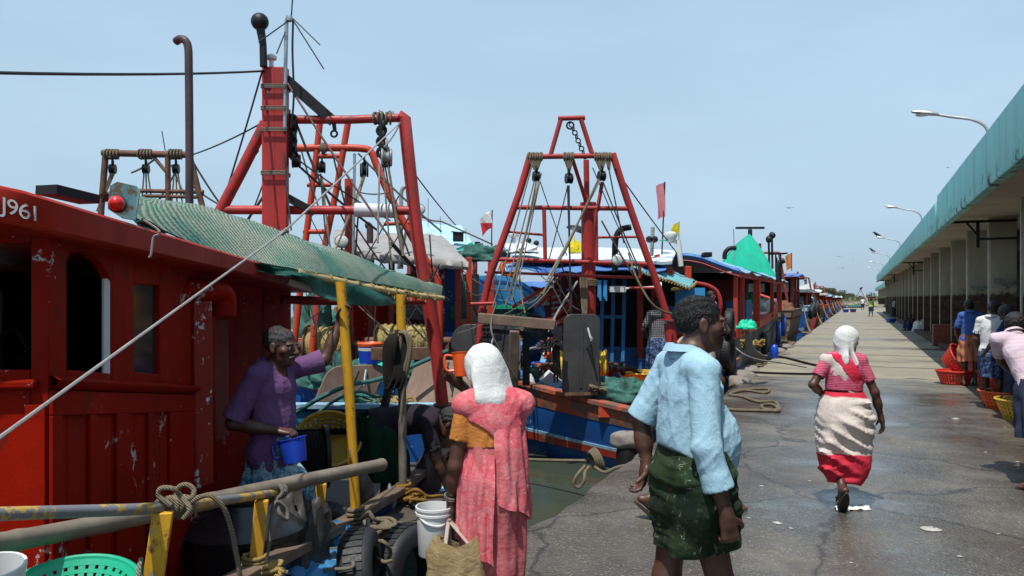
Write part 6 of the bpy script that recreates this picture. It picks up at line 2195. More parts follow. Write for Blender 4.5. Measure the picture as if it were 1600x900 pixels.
for px in (880, 1000, 1022, 1075):
 m = MB()
 m.beam(W(px, 416, dh), W(px, 620, dh), 0.10, 0.10, (CT, ST, 0))
 m.build('roof_post', M['red_dull'] if px < 1000 else M['red_bright'], B2, bevel=0.008)
m = MB()
for px in (938, 955, 972):
 m.beam(W(px + 4, 436, dh - .3), W(px, 590, dh - .6), 0.075, 0.06, (CT, ST, 0))
for py in (495, 545):
 m.beam(W(935, py, dh - .42), W(975, py, dh - .42), 0.05, 0.06)
m.build('ladder', M['ladder_blue'], B2, smooth=False, bevel=0.006)
m = MB()
m.obox(W(990, 575, dh + .4), C(.55, 0, 0), C(0, .3, 0), Vector((0, 0, 0.35)))
m.build('engine_casing', M['ladder_blue'], B2, smooth=False, bevel=0.02)
m = MB()
m.tube([W(1003, 560, dh - .4), W(1003, 600, dh - .4)], 0.07, 14)
m.build('vent', M['ladder_blue'], B2)
m = MB()
m.tube([W(958, 452, 11.4), W(1030, 448, 11.4)], 0.016, 8)
m.obox(W(965, 452, 11.35), C(.12, 0, 0), C(0, .06, 0), Vector((0, 0, .045)))
m.build('strip_light', M['white_plastic'], B2, bevel=0.01)
s_ = sheet('roof_sheet', B2, (W(800, 402, 12.6), W(1050, 408, 12.6), W(1060, 392, 17), W(810, 388, 17)), 'tarp_white', 12, 16, -0.10, 0.04, thick=0.05)
s_ = sheet('blue_underlay', B2, (W(790, 424, 12.2), W(1040, 424, 12.4), W(1050, 412, 14), W(800, 410, 14)), 'tarp_blue', 10, 16, -0.06, 0.06, edge=0.05)
s_ = sheet('teal_awning', B2, (W(985, 418, 12.2), W(1078, 449, 12.3), W(1088, 440, 14.6), W(1000, 414, 15.0)), 'tarp_teal', 12, 14, -0.10, 0.05, thick=0.012)
m = MB()
for k in range(18):
 a = W(1000, 424, 12.2).lerp(W(1078, 450, 12.25), k / 17)
 m.torus(a, W(1078, 450, 12.25) - W(1000, 424, 12.2), 0.03, 0.008, 10, 5)
m.tube([W(1050, 452, 12.3), W(1080, 449, 12.4), W(1088, 441, 14.5)], 0.028, 8)
m.build('awning_edge', M['rope_yellow'], s_)
m = MB()
m.obox(W(1078, 470, 13.0), C(.25, 0, 0), C(0, .02, 0), Vector((0, 0, .22)))
m.build('side_sheet', M['sky_blue_paint'], B2, smooth=False)
m = MB()
m.tube([W(1064, 416, 13.2), W(1060, 375, 13.2)], 0.045, 12)
m.lathe([(0.05, -0.06), (0.09, 0.0), (0.11, 0.06), (0.105, 0.10), (0.05, 0.13), (0.001, 0.135)], W(1048, 374, 13.2), (0, 0, 1), 20)
m.tube([W(1062, 380, 13.2), W(1048, 376, 13.2)], 0.03, 8)
m.build('satellite_dome', M['white_plastic'], B2)
m = MB()
m.beam(W(1030, 376, 13.2), W(1063, 376, 13.2), 0.03, 0.02)
m.build('dome_bracket', M['tarp_green'], B2)
m = MB()
m.beam(W(1033, 428, 13.0), W(1050, 422, 13.0), 0.20, 0.14)
m.beam(W(1024, 404, 13.4), W(1031, 402, 13.4), 0.12, 0.12)
m.build('roof_box', M['red_bright'], B2, smooth=False, bevel=0.01)
for px in (1014, 1023):
 floodlight(B2, W(px, 374, 13.1), C(0.3, 1, 0), 0.055, W(1019, 374, 13.2))
m = MB()
m.tube([W(1018, 400, 13.2), W(1020, 355, 13.2)], 0.035, 8)
m.tube([W(1004, 375, 13.2), W(1016, 374, 13.2)], 0.012, 6)
m.build('lamp_post', M['galv'], B2)
for px, py in ((826, 376), (838, 380)):
 m = MB()
 m.tube([W(px, 400, 13.2), W(px, py, 13.2)], 0.014, 6)
 m.ball(W(px, py, 13.2), 0.05, 12, 8)
 m.build('roof_lamp', M['dark_iron'], B2)
m = MB()
m.lathe([(0.03, -0.25), (0.03, 0.0), (0.08, 0.02), (0.085, 0.06), (0.04, 0.10), (0.001, 0.105)], W(803, 372, 12.8), (0, 0, 1), 18)
m.build('receiver_dome', M['white_plastic'], B2)
heap('roof_bundle', W(815, 395, 12.6), 0.3, 0.2, 0.14, 'tarp_white', B2, 41, rough=0.5)
heap('roof_bundle', W(755, 408, 12.8), 0.5, 0.2, 0.2, 'net_pile', B2, 45, rough=0.5)
flag(B2, W(1034, 402, 14), W(1039, 284, 14), 0.20, 0.62, 'flag_pink', 0.3, C(-1, -.3, 0), 0.014, 'wire', seed=2)
flag(B2, W(1060, 398, 15), W(1061, 346, 15), 0.22, 0.26, 'flag_yellow', 0.5, C(-1, -.2, 0), 0.012, 'galv', seed=4)
heap('yellow_flag_cloth', W(898, 395, 13.4), 0.12, 0.06, 0.18, 'flag_yellow', B2, 48, rough=0.6)
m = MB()
m.lathe([(0.001, 0), (0.19, 0), (0.16, 0.05), (0.05, 0.09), (0.001, 0.1)], W(902, 362, 11.8), (0.4, 0, 1), 16)
m.build('lamp_hood', M['dark_iron'], B2)
m = MB()
for (a, b) in (((860, 445, 13.5), (885, 435, 13.5)), ((865, 500, 13.2), (895, 470, 13.2)), ((855, 470, 13.6), (890, 465, 13.6)), ((838, 480, 13), (868, 452, 13)), ((800, 480, 12.6), (852, 450, 12.6))):
 m.tube([W(*a), W(*b)], 0.03, 8)
m.build('hand_rail', M['red_bright'], B2)
m = MB()
for k in range(5):
 m.tube([W(862, 455 + k * 9, 13.8), W(892, 452 + k * 9, 13.8)], 0.022, 8)
m.tube([W(892, 445, 13.8), W(890, 505, 13.8)], 0.03, 8)
m.build('deck_rail', M['white_paint'], B2)
s_ = sheet('deck_sheet', B2, (W(852, 515, 12.6), W(888, 500, 12.6), W(895, 482, 14), W(866, 490, 14)), 'orange_plastic', 6, 6, 0, 0.08)
rg = np.random.default_rng(101)
for i in range(16):
 x0, x1 = rg.uniform(700, 880), rg.uniform(700, 1000)
 p, q = W(x0, rg.uniform(380, 440), rg.uniform(11, 13)), W(x1, rg.uniform(440, 560), rg.uniform(10.6, 12.5))
 wire(B2, p, q, rg.uniform(.006, .013), ['wire', 'rope_tan', 'rope_black', 'rope_grey'][i % 4], rg.uniform(.05, .35), 'slack_line')
for i in range(16):
 x0, x1 = rg.uniform(455, 690), rg.uniform(455, 690)
 p, q = W(x0, rg.uniform(300, 440), rg.uniform(10, 11)), W(x1, rg.uniform(480, 610), rg.uniform(9.4, 10.6))
 wire(B1, p, q, rg.uniform(.006, .013), ['wire', 'rope_black', 'rope_tan', 'wire'][i % 4], rg.uniform(.05, .4), 'slack_line')
for i, (px, py, d, w, h, mt) in enumerate(((705, 470, 12.6, .3, .6, 'net_pile'), (486, 500, 11.2, .3, .5, 'net_pile'), (655, 470, 11.6, .28, .55, 'tarp_dark'))):
 heap('hung_net', W(px, py, d) - Vector((0, 0, h * .5)), w, w * .7, h, mt, B2 if px > 690 else B1, 140 + i, 16, .6)
# third boat along the quay: red posts, tarp roof
B3 = empty('fishing_boat', (-3.9, 20, -0.6), 'blue boat with red posts, red curved gunwale and long blue tarp roof, alongside the quay', 'fishing boat', GB)
XR = -2.47
def VX(x, y, z):
 return Vector((x, y, z))
y3 = 15.6   # stern corner along the quay
st = []
for yy, xl, xr, z in ((y3, -5.3, XR - .12, 0.92), (y3 + 2.5, -5.5, XR, .95), (y3 + 6.3, -5.5, XR, 1.05), (y3 + 10, -5.3, XR - 0.02, 1.22), (y3 + 13.4, -4.9, XR - .15, 1.45), (y3 + 15.6, -4.4, XR - .65, 1.65), (y3 + 16.8, -4.0, XR - 1.2, 1.8)):
 st.append((VX(xl, yy, 0), VX(xr, yy, 0), 0.75, z))
paint('hull_scuffed', (0.06, 0.07, 0.11), (0.20, 0.19, 0.19), 0.7, 0.6, 2.0, 0.4)
hull(B3, st, ('hull_scuffed', 'red_bright', 'red_bright', 'plank'), cap=0.10, bul=0.5, bands=((0.0, 0.075, 'red_bright'),))
m = MB()
m.hexa([VX(-5.2, y3 - 0.06, -.9), VX(XR - .16, y3 - .06, -.9), VX(XR - .16, y3 - .02, -.9), VX(-5.2, y3 - .02, -.9),
  VX(-5.3, y3 - 0.06, .74), VX(XR - .14, y3 - .06, .74), VX(XR - .14, y3 - .02, .74), VX(-5.3, y3 - .02, .74)])
m.build('transom', M['hull_blue'], B3, smooth=False)
m = MB()
m.beam(VX(-5.3, y3 - .1, 0.12), VX(XR - .1, y3 - .1, 0.12), 0.12, 0.12)
m.build('stern_fender_bar', M['red_bright'], B3, bevel=0.02)
zr = 2.22
for yy, w in ((y3 + 1.7, .09), (y3 + 2.7, .09), (y3 + 5.5, .16), (y3 + 9.4, .11), (y3 + 12.0, .12), (y3 + 14.2, .10)):
 for x in (XR + .02 - (0.0 if yy < y3 + 13 else 0.25), -5.25):
  m = MB()
  zg = interp([s[0].y for s in st], [s[3] for s in st], yy)
  m.beam(VX(x, yy, zg - .1), VX(x, yy, zr - .02), w, w, (1, 0, 0))
  m.build('roof_post', M['red_bright'], B3, bevel=0.008)
m = MB()
for x in (XR + .02, -5.25):
 m.beam(VX(x, y3 + 1.6, zr), VX(x, y3 + 13.9, zr), 0.07, 0.12)
m.build('roof_beam', M['red_bright'], B3, smooth=False)
rows = []
for i in range(25):
 v = i / 24
 row = []
 for j in range(15):
  u = j / 14
  x = -5.9 + 3.55 * u
  z = zr + 0.04 + 0.46 * math.sin(math.pi * min(1, u * .93 + .05)) ** .8 + 0.05 * mnoise.noise(Vector((u * 6, v * 9, 5))) - 0.05 * abs(math.sin(v * 18)) * u
  row.append(VX(x, y3 + 1.5 + 12.6 * v - 0.5 * (1 - u) * (1 - v), z))
 rows.append(row)
m = MB()
m.grid(rows, 0.015)
tr_ = m.build('tarp_roof', M['tarp_blue_faded'], B3, angle=70)
m = MB()
pts = [r_ for r_ in rows[0]]
rr = []
for k, p in enumerate(pts):
 q = 0.06 + 0.03 * mnoise.noise(Vector((k * .9, 1, 1)))
 rr.append([p + VX(0, 0.05, 0.02), p + VX(0, -.05, -q * .6), p + VX(0, -.01, -q * 1.8), p + VX(0, .05, -q)])
m.grid(rr)
m.build('rolled_edge', M['tarp_blue'], tr_, angle=80)
rope('edge_cord', [p + VX(0, -.02, -.15) for p in pts], 0.018, 'red_pipe', tr_)
ap = W(1172, 364, 21.3)
base_ = [W(1128, 412, 18.8), W(1212, 432, 21.0), W(1200, 418, 23.0), W(1130, 408, 21.5)]
rows = []
for i in range(9):
 v = i / 8
 ring = []
 for k in range(33):
  t_ = k / 32 * 4
  a, b_ = base_[int(t_) % 4], base_[(int(t_) + 1) % 4]
  p = a.lerp(b_, t_ - int(t_))
  q = p.lerp(ap, v * 0.97)
  q = q + (p - (base_[0] + base_[2]) / 2) * 0.05 * math.sin(v * math.pi) + Vector((0, 0, 0.04 * math.sin(v * math.pi) + 0.03 * math.sin(k * 2.4) * (1 - v)))
  ring.append(q)
 rows.append(ring[::-1])
m = MB()
m.grid(rows)
m.build('tent_cover', M['tarp_green'], B3, angle=70)
m = MB()
m.tube([ap - Vector((0, 0, .1)), ap + Vector((0, 0, 0.10))], 0.06, 10)
m.beam(ap + C(-.42, -.1, .13), ap + C(.42, .1, .15), 0.08, 0.06)
m.build('radar_scanner', M['dark_iron'], B3, bevel=0.01)
m = MB()
m.tube([W(1148, 405, 18), W(1146, 358, 18)], 0.012, 6)
m.build('whip_antenna', M['galv'], B3)
for px, py, y0 in ((1206, 368, 420), (1201, 374, 420)):
 m = MB()
 m.tube([W(px + 1, y0, 22), W(px, py, 22)], 0.03, 8)
 m.build('lamp_post', M['wire'], B3)
 floodlight(B3, W(px, py, 21.9), C(-.4, 1, 0), 0.10, W(px, py + 4, 22))
m = MB()
m.beam(W(1206, 397, 22), W(1228, 396, 22), 0.3, 0.04)
for px in (1212, 1220):
 m.tube([W(px, 397, 22), W(px, 425, 22)], 0.02, 6)
m.build('solar_panel', M['dark_iron'], B3)
exhaust_pipe(B3, [W(1217, 440, 24), W(1217, 420, 24), W(1219, 410, 24), W(1225, 407, 24)], 0.09, 'dark_iron')
exhaust_pipe(B3, [W(1132, 405, 17), W(1133, 395, 17), W(1140, 388, 17), W(1150, 388, 17)], 0.05, 'dark_iron')
m = MB()
m.obox(W(1105, 398, 16), C(.08, 0, 0), C(0, .1, 0), Vector((0, 0, .05)))
m.tube([W(1098, 402, 16), W(1100, 396, 16)], 0.05, 8)
m.build('loud_hailer', M['dark_iron'], B3, bevel=0.01)
m = MB()
m.obox(VX(-4.0, y3 + 6.5, 1.6), VX(1.2, 0, 0), VX(0, .05, 0), VX(0, 0, .8))
m.build('wheelhouse_wall', M['interior_dark'], B3, smooth=False)
m = MB()
m.obox(VX(-3.4, y3 + 6.35, 1.5), VX(.6, 0, 0), VX(0, .03, 0), VX(0, 0, .7))
m.build('wheelhouse_panel', M['red_dull'], B3, smooth=False)
m = MB()
m.obox(VX(XR - .22, y3 + 4.0, 1.18), VX(.24, 0, 0), VX(0, .5, 0), VX(0, 0, .45))
m.build('locker', M['ladder_blue'], B3, smooth=False, bevel=0.015)
m = MB()
m.obox(VX(-4.5, y3 + 1.6, 1.0), VX(.9, 0, 0), VX(0, .3, 0), VX(0, 0, .5))
m.build('locker', M['ladder_blue'], B3, smooth=False, bevel=0.015)
m = MB()
for k in range(9):
 x = -4.0 + k * 0.16
 m.beam(VX(x, y3 + 0.25, .9), VX(x, y3 + 0.25, 1.25), 0.03, 0.03, (1, 0, 0))
m.beam(VX(-4.05, y3 + .25, 1.27), VX(XR, y3 + .25, 1.27), 0.05, 0.06)
m.build('stern_railing', M['red_bright'], B3, smooth=False)
rope('curved_pipe', [W(1084, 442, 14.4), W(1105, 446, 14.4), W(1120, 456, 14.4), W(1126, 475, 14.4), W(1124, 495, 14.4), W(1130, 540, 14.4)], 0.04, 'red_pipe', B3, 10, 6)
m = MB()
for i, (x, yy) in enumerate(((-2.9, y3 + 9.9), (-2.95, y3 + 10.7), (-2.85, y3 + 11.4))):
 c = VX(x, yy, 1.25)
 m2 = heap('fish_sack', c, .25, .3, .38, 'white_plastic', None, 50 + i, 14, .25)
 tag(m2, 'white sack stowed between the red posts of the tarp roofed boat', 'sack', 'white sacks between the red posts')
heap('net_pile', VX(-3.0, y3 + 8.6, 1.35), .3, .3, .4, 'tarp_green', None, 60, 16, .5)
tag(bpy.data.objects['net_pile.005'], 'green net bundle between the red posts of the tarp roofed boat', 'net pile', 'net piles')
m = MB()
for k in range(7):
 m.tube(catmull([W(1150 + k, 510, 14.8), W(1164 + k, 515 + k, 14.7), W(1166 + k * 1.5, 540, 14.8), W(1175 + k * 2.4, 560 - k, 14.9), W(1192 + k, 568 - k * 2, 15.4)], 6), 0.018, 6)
m.tube(catmull([W(1135, 530, 14.6), W(1160, 552, 14.4), W(1185, 562, 14.6), W(1215, 566, 15), W(1260, 574, 15.6)], 6), 0.014, 6)
tag(m.build('rope', M['rope_white'], base=W(1170, 540, 14.8)), 'pale hawsers falling over the red and blue stern to the quay', 'rope', 'hawsers')
heap('net_pile', W(1166, 514, 14.7), .16, .12, .14, 'tarp_green', None, 61, 14, .6)
tag(bpy.data.objects['net_pile.006'], 'bright green rag tied at the stern corner of the tarp roofed boat', 'rag', 'rags')
for i, (px, py) in enumerate(((1166, 542), (1186, 541))):
 m = MB()
 tangle(m, W(px, py, 15.0), .12, .02, 4, 70 + i, 1.2, 6, 7)
 tag(m.build('rope_heap', M['rope_yellow'], base=W(px, py, 15)), ['yellow rope bunch hanging below the green rag', 'yellow rope bunch hanging right of the green rag'][i], 'rope', 'rope heaps')
for i, (yy, zc_, ro, mt, lab) in enumerate(((y3 + 11.2, .55, .36, 'tub_blue', 'blue painted tyre on the side under the last red posts'),
           (y3 + 13.0, .72, .38, 'tub_blue', 'blue painted tyre nearest the bow of the tarp roofed boat'),
           (y3 + 7.0, .40, .30, 'rubber', 'black tyre hung mid-side under the red gunwale'),
           (y3 + 0.9, .30, .36, 'rubber', 'black tyre nearest the stern of the tarp roofed boat'))):
 tyre(VX(-2.42, yy, zc_), VX(1, .1, 0), ro, .17, lab, mat=mt)
 m = MB()
 m.tube([VX(-2.46, yy, zc_ + ro), VX(-2.5, yy, 1.15)], .014, 6)
 tangle(m, VX(-2.45, yy, zc_ + ro), .07, .014, 2, i, 1, 5, 6)
 tag(m.build('rope', M['rope_yellow'], base=VX(-2.46, yy, zc_ + ro)), ['rope of the first blue tyre', 'rope of the blue tyre nearest the bow', 'rope of the black mid-side tyre', 'rope of the black tyre nearest the stern'][i] + ' on the red gunwale', 'rope', 'tyre ropes')
tyre(W(1140, 506, 14.2), C(1, -.4, 0), .28, .15, 'black tyre hung on the stern beside the man\'s face')
tyre(W(1137, 550, 14.3), C(1, -.5, 0), .33, .18, 'big black tyre low at the stern beside the man\'s chin')
m = MB()
m.lathe([(0.001, -.16), (.07, -.15), (.085, -.05), (.085, .08), (.05, .14), (.02, .16)], W(1210, 549, 17), (0, 0, 1), 14)
tag(m.build('float', M['blue_plastic'], base=W(1210, 549, 17)), 'small blue float hanging at the quay edge', 'float')
for i, (px, py, d, s) in enumerate(((1150, 590, 15.6, .28), (1166, 573, 16.6, .32), (1175, 567, 17.5, .28), (1192, 562, 18.2, .22), (1222, 545, 22, .3), (1235, 538, 24, .3), (1247, 533, 26, .3))):
 c = W(px, py, d)
 c = VX(-2.28 - .08 * (i % 2), c.y, -0.02)
 m = MB()
 rows = []
 for a in range(9):
  v = a / 8
  ring = []
  for k in range(17):
   t_ = 2 * math.pi * k / 16
   q = s * math.sin(math.pi * (0.06 + 0.94 * v) * 0.98) * (1 + .5 * mnoise.noise(Vector((math.cos(t_) * 1.5 + i * 3, math.sin(t_) * 1.5, v * 3))))
   ring.append(c + VX(q * math.cos(t_), q * math.sin(t_), -s * .5 * math.cos(math.pi * v)))
  rows.append(ring)
 m.grid(rows)
 tag(m.build('edge_stone', M['stone'], base=c, angle=50), 'dark stone lying on the quay edge by the moored boats', 'stone', 'stones on the quay edge')
# row of boats receding along the quay
def far_boat(y0, L, xr, w, cols, label, zg=1.1, zroof=2.3, tarp='tarp_blue', gantry=True, seed=0, rise=0.6):
 rg = np.random.default_rng(seed)
 r = empty('fishing_boat', (xr - w / 2, y0 + L / 2, -0.6), label, 'fishing boat', GB)
 ss = []
 for f in (0, .2, .5, .75, .9, 1.0):
  k = 1 if f < .6 else 1 - ((f - .6) / .4) ** 2 * .75
  cx = xr - w / 2
  ss.append((VX(cx - w / 2 * k, y0 + L * f, 0), VX(cx + w / 2 * k, y0 + L * f, 0), .72, zg + rise * max(0, f - .4) ** 1.5 * 2))
 hull(r, ss, (cols[0], cols[1], cols[1], 'plank'), cap=.09, bands=((0.0, .12, cols[1]),))
 ya, yb = y0 + L * .35, y0 + L * .68
 for yy in (ya, (ya + yb) / 2, yb):
  for x in (xr - .3, xr - w + .3):
   m = MB()
   m.beam(VX(x, yy, zg - .2), VX(x, yy, zroof), .12, .12, (1, 0, 0))
   m.build('roof_post', M[cols[2]], r)
 m = MB()
 m.obox(VX(xr - w / 2, yb - .6, (zg + zroof) / 2 - .1), VX(w * .36, 0, 0), VX(0, .05, 0), VX(0, 0, (zroof - zg) / 2))
 m.obox(VX(xr - w / 2, yb - .1, zg + .3), VX(w * .36, 0, 0), VX(0, .5, 0), VX(0, 0, .5))
 m.build('wheelhouse', M['interior_dark' if seed % 2 else 'red_dull'], r, smooth=False)
 for k in (-1, 1):
  m = MB()
  m.obox(VX(xr - w / 2 + k * w * .17, yb - .655, zroof - .55), VX(w * .12, 0, 0), VX(0, .008, 0), VX(0, 0, .22))
  m.build('window', M['lamp_glass'], r)
 sheet('tarp_roof', r, (VX(xr - w - .1, ya - .6, zroof), VX(xr + .05, ya - .6, zroof - .08), VX(xr + .0, yb + .8, zroof), VX(xr - w - .1, yb + .8, zroof)), tarp, 8, 10, -.22, .08)
 m = MB()
 for yy in (ya - .3, yb + .3):
  m.beam(VX(xr - w, yy, zroof - .08), VX(xr, yy, zroof - .08), .06, .08)
 m.build('roof_beam', M[cols[2]], r)
 if gantry:
  yg, h = y0 + L * .15 + seed % 3, zroof + 1.0
  gallows(r, [([VX(xr - .3, yg, zg - .2), VX(xr - .75, yg, h)], .06), ([VX(xr - w + .3, yg, zg - .2), VX(xr - w + .75, yg, h)], .06), ([VX(xr - w + .75, yg, h), VX(xr - .75, yg, h)], .05),
     ([VX(xr - w + .45, yg, zroof), VX(xr - .45, yg, zroof)], .04), ([VX(xr - w / 2, yg + 1, zg), VX(xr - w / 2, yg + 1, h + .5)], .07)], cols[2], seg=8)
 m = MB()
 m.tube([VX(xr - w * .4, yb, zroof), VX(xr - w * .4, yb, zroof + .9), VX(xr - w * .4, yb - .2, zroof + 1.05)], .06, 8)
 m.build('exhaust_pipe', M['dark_iron'], r)
 m = MB()
 m.tube([VX(xr - w * .6, ya, zroof), VX(xr - w * .6, ya, zroof + 1.3)], .025, 6)
 m.ball(VX(xr - w * .6, ya, zroof + 1.3), .07, 10, 6)
 m.build('mast_light', M['dark_iron'], r)
 for k in range(2):
  heap('net_heap', VX(xr - w * rg.uniform(.25, .75), y0 + L * rg.uniform(.08, .3), zg - .1), .5, .5, .45, ['net_pile', 'net_pile_brown', 'tarp_blue', 'net_pile_yellow'][(seed + k) % 4], r, seed * 7 + k, 14, .5)
 m = MB()
 for k in range(3):
  yy = y0 + L * (.6 + .12 * k)
  m.tube(sag(VX(xr - .1 * k, yy, zg + .3), VX(EDGE + .1, yy - 1.5 - k, 0.02), .25, 8), .025, 6)
 m.build('mooring_line', M['rope_tan'], r)
 return r
fb = far_boat(34, 12.0, -2.55, 3.4, ('brown_hull', 'wood_old', 'red_dull'), 'brown hulled boat with dark blue tarp cabin and a brown net heap', 1.15, 2.75, 'tarp_blue', True, 1, .3)
flag(fb, VX(-3.0, 40, 3.0), VX(-3.0, 40, 3.9), .35, .75, 'flag_orange', .4, VX(-1, -.3, 0), .02, 'wire', seed=6)
heap('net_heap', VX(-3.4, 35.1, 1.1), .8, .6, .35, 'net_pile_brown', fb, 90, 18, .5)
far_boat(47, 12, -2.65, 3.3, ('hull_blue', 'pale_blue_paint', 'red_dull'), 'dark blue bowed boat with pale gunwale and black fender tyres', 1.2, 2.1, 'tarp_dark', False, 2, 1.0)
for k in range(7):
 yy = 48.5 + 1.5 * k
 tyre(VX(-2.58, yy, .85 + .12 * (k % 3)), VX(1, .2, 0), .42, .2, 'black fender tyre on the dark blue bowed boat', 'fender tyres of the dark blue boat')
far_boat(60.5, 11, -2.7, 3.2, ('red_dull', 'red_bright', 'red_dull'), 'red boat beyond the dark blue bow, fifth along the quay', 1.1, 2.2, 'tarp_white', True, 3, .8)
far_boat(73, 11, -2.7, 3.2, ('black_hull', 'red_bright', 'red_dull'), 'black hulled boat sixth along the quay', 1.0, 2.0, 'tarp_grey', False, 4, .7)
far_boat(85, 12, -2.7, 3.2, ('hull_blue', 'red_dull', 'red_bright'), 'blue boat seventh along the quay', 1.0, 1.9, 'tarp_blue_faded', True, 5, .7)
far_boat(99, 12, -2.8, 3.3, ('red_dull', 'wood_old', 'red_dull'), 'red brown boat eighth along the quay', 1.0, 1.9, 'tarp_dark', False, 6, .6)
far_boat(114, 12, -2.8, 3.3, ('black_hull', 'red_bright', 'red_dull'), 'ninth boat along the quay, far off with a low roof', 1.0, 1.8, 'tarp_lightblue', False, 7, .6)
far_boat(130, 13, -2.8, 3.3, ('hull_blue', 'red_bright', 'red_dull'), 'tenth boat along the quay, near the far scrub', 1.0, 1.8, 'tarp_grey', False, 8, .6)
far_boat(148, 13, -2.8, 3.3, ('red_dull', 'red_bright', 'red_dull'), 'farthest boat along the quay before the scrub', 1.0, 1.8, 'tarp_white', False, 9, .6)
m = MB()
m.hexa([VX(-4.6, 66, 1.0), VX(-3.0, 66, 1.0), VX(-3.0, 66.3, 1.0), VX(-4.6, 66.3, 1.0), VX(-4.4, 66, 2.6), VX(-3.4, 66, 2.9), VX(-3.4, 66.3, 2.9), VX(-4.4, 66.3, 2.6)])
tag(m.build('white_board', M['white_paint'], base=VX(-3.8, 66, 1), smooth=False), 'tall pale board standing on a far boat above the tyres', 'board')
for i, (yy, xr, mats_, lab, tp) in enumerate(((24, -6.4, ('hull_blue', 'red_bright', 'red_dull'), 'boat in the second row, behind the tarp roofed boat', 'tarp_white'),
            (33, -7.0, ('hull_teal', 'red_dull', 'red_bright'), 'green hulled boat in the second row, farther off', 'tarp_grey'),
            (23, -10.2, ('red_dull', 'red_bright', 'red_dull'), 'red boat far to the left in the second row', 'tarp_blue'),
            (14, -11.5, ('hull_blue', 'pale_blue_paint', 'red_dull'), 'blue boat glimpsed beyond the near red cabin', 'tarp_blue_faded'),
            (20, -15, ('hull_blue', 'red_dull', 'red_bright'), 'outermost boat glimpsed behind the tall mast', 'tarp_lightblue'))):
 far_boat(yy, 12, xr, 3.3, mats_, lab, .9, 2.15, tp, False, 20 + i, .5)
# things lying on the quay
c = Vector((-2.36, 8.35, -0.02))
r_ = empty('mooring_bollard', c, 'grey stone topped mooring bollard at the quay edge, wound with rope', 'bollard')
m = MB()
m.lathe([(.13, -.35), (.12, .0), (.11, .05)], c, (0, 0, 1), 16)
m.build('post', M['dark_iron'], r_)
rows = []
for a in range(11):
 v = a / 10
 ring = []
 for k in range(25):
  t_ = 2 * math.pi * k / 24
  q = .18 * math.sin(math.pi * (0.02 + 0.96 * v)) ** .75 * (1 + .22 * mnoise.noise(Vector((math.cos(t_) * 1.5, math.sin(t_) * 1.5, v * 3))))
  ring.append(c + C(q * math.cos(t_) * 1.1, q * math.sin(t_) * .8, 0.13 - .10 * math.cos(math.pi * v)))
 rows.append(ring)
m = MB()
m.grid(rows)
m.build('head', M['stone'], r_, angle=60)
m = MB()
cw = W(918, 722, 8.6)
for k in range(4):
 m.torus(cw + C(0.06 + .02 * k, 0, .02), C(1, .3, .35), .10 + .012 * k, .017, 20, 7)
m.tube(catmull([W(780, 716, 9.6), W(850, 719, 9.1), W(915, 720, 8.6)], 6), .019, 8)
m.tube(catmull([W(914, 728, 8.45), W(900, 745, 8.35), W(897, 757, 8.35), W(905, 761, 8.35), W(913, 750, 8.35), W(914, 738, 8.4), W(920, 730, 8.5)], 7), .019, 8)
m.tube(catmull([W(930, 730, 8.5), W(945, 738, 8.15), W(965, 730, 8.1), W(990, 727, 8.0), W(1035, 726, 7.95), W(1075, 728, 7.9)], 7), .018, 8)
tag(m.build('rope', M['rope_tan'], base=cw), 'tan mooring rope round the stone bollard, running over the quay behind the man', 'rope', 'hawsers')
def on_quay(px, py):
 d = EYE * FPX / (py - HORIZ)
 p = W(px, py, d)
 return Vector((p.x, p.y, 0.0)), d
def ground_rope(pts, r, mat, label, grp):
 P = [on_quay(*p)[0] + Vector((0, 0, r)) for p in pts]
 m = MB()
 m.tube(catmull(P, 7), r, 8)
 tag(m.build('rope', M[mat], base=P[0]), label, 'rope', grp)
ground_rope([(1120, 640), (1150, 643), (1185, 644), (1208, 644), (1215, 640), (1205, 634), (1190, 636), (1196, 642), (1217, 644), (1210, 630), (1185, 630), (1160, 622), (1140, 618), (1165, 612), (1195, 616), (1200, 610), (1170, 610), (1145, 613)],
   .024, 'rope_tan', 'brown rope snaking over the wet quay right of the man', 'ropes on the quay')
ground_rope([(1205, 557), (1225, 560), (1245, 565), (1268, 571), (1285, 574)], .03, 'rope_black', 'dark line crossing the pale concrete from the red boat', 'ropes on the quay')
ground_rope([(1170, 583), (1215, 585), (1262, 586), (1290, 585)], .025, 'rope_black', 'dark line lying along the edge where wet meets pale concrete', 'ropes on the quay')
rg = np.random.default_rng(77)
spots = [(1490, 597), (1447, 596), (1452, 598), (1480, 598), (1570, 668), (1493, 655), (1455, 828), (1215, 818), (1590, 722), (1300, 545), (1262, 500), (1245, 498), (1170, 810), (1395, 517), (1417, 534), (1440, 527), (1447, 523),
   (1456, 524), (1380, 500), (1310, 518), (1540, 707), (1236, 826), (1265, 752), (1420, 700), (1380, 640), (1190, 760), (1330, 880), (1500, 870), (1010, 690), (1030, 700), (1560, 835)]
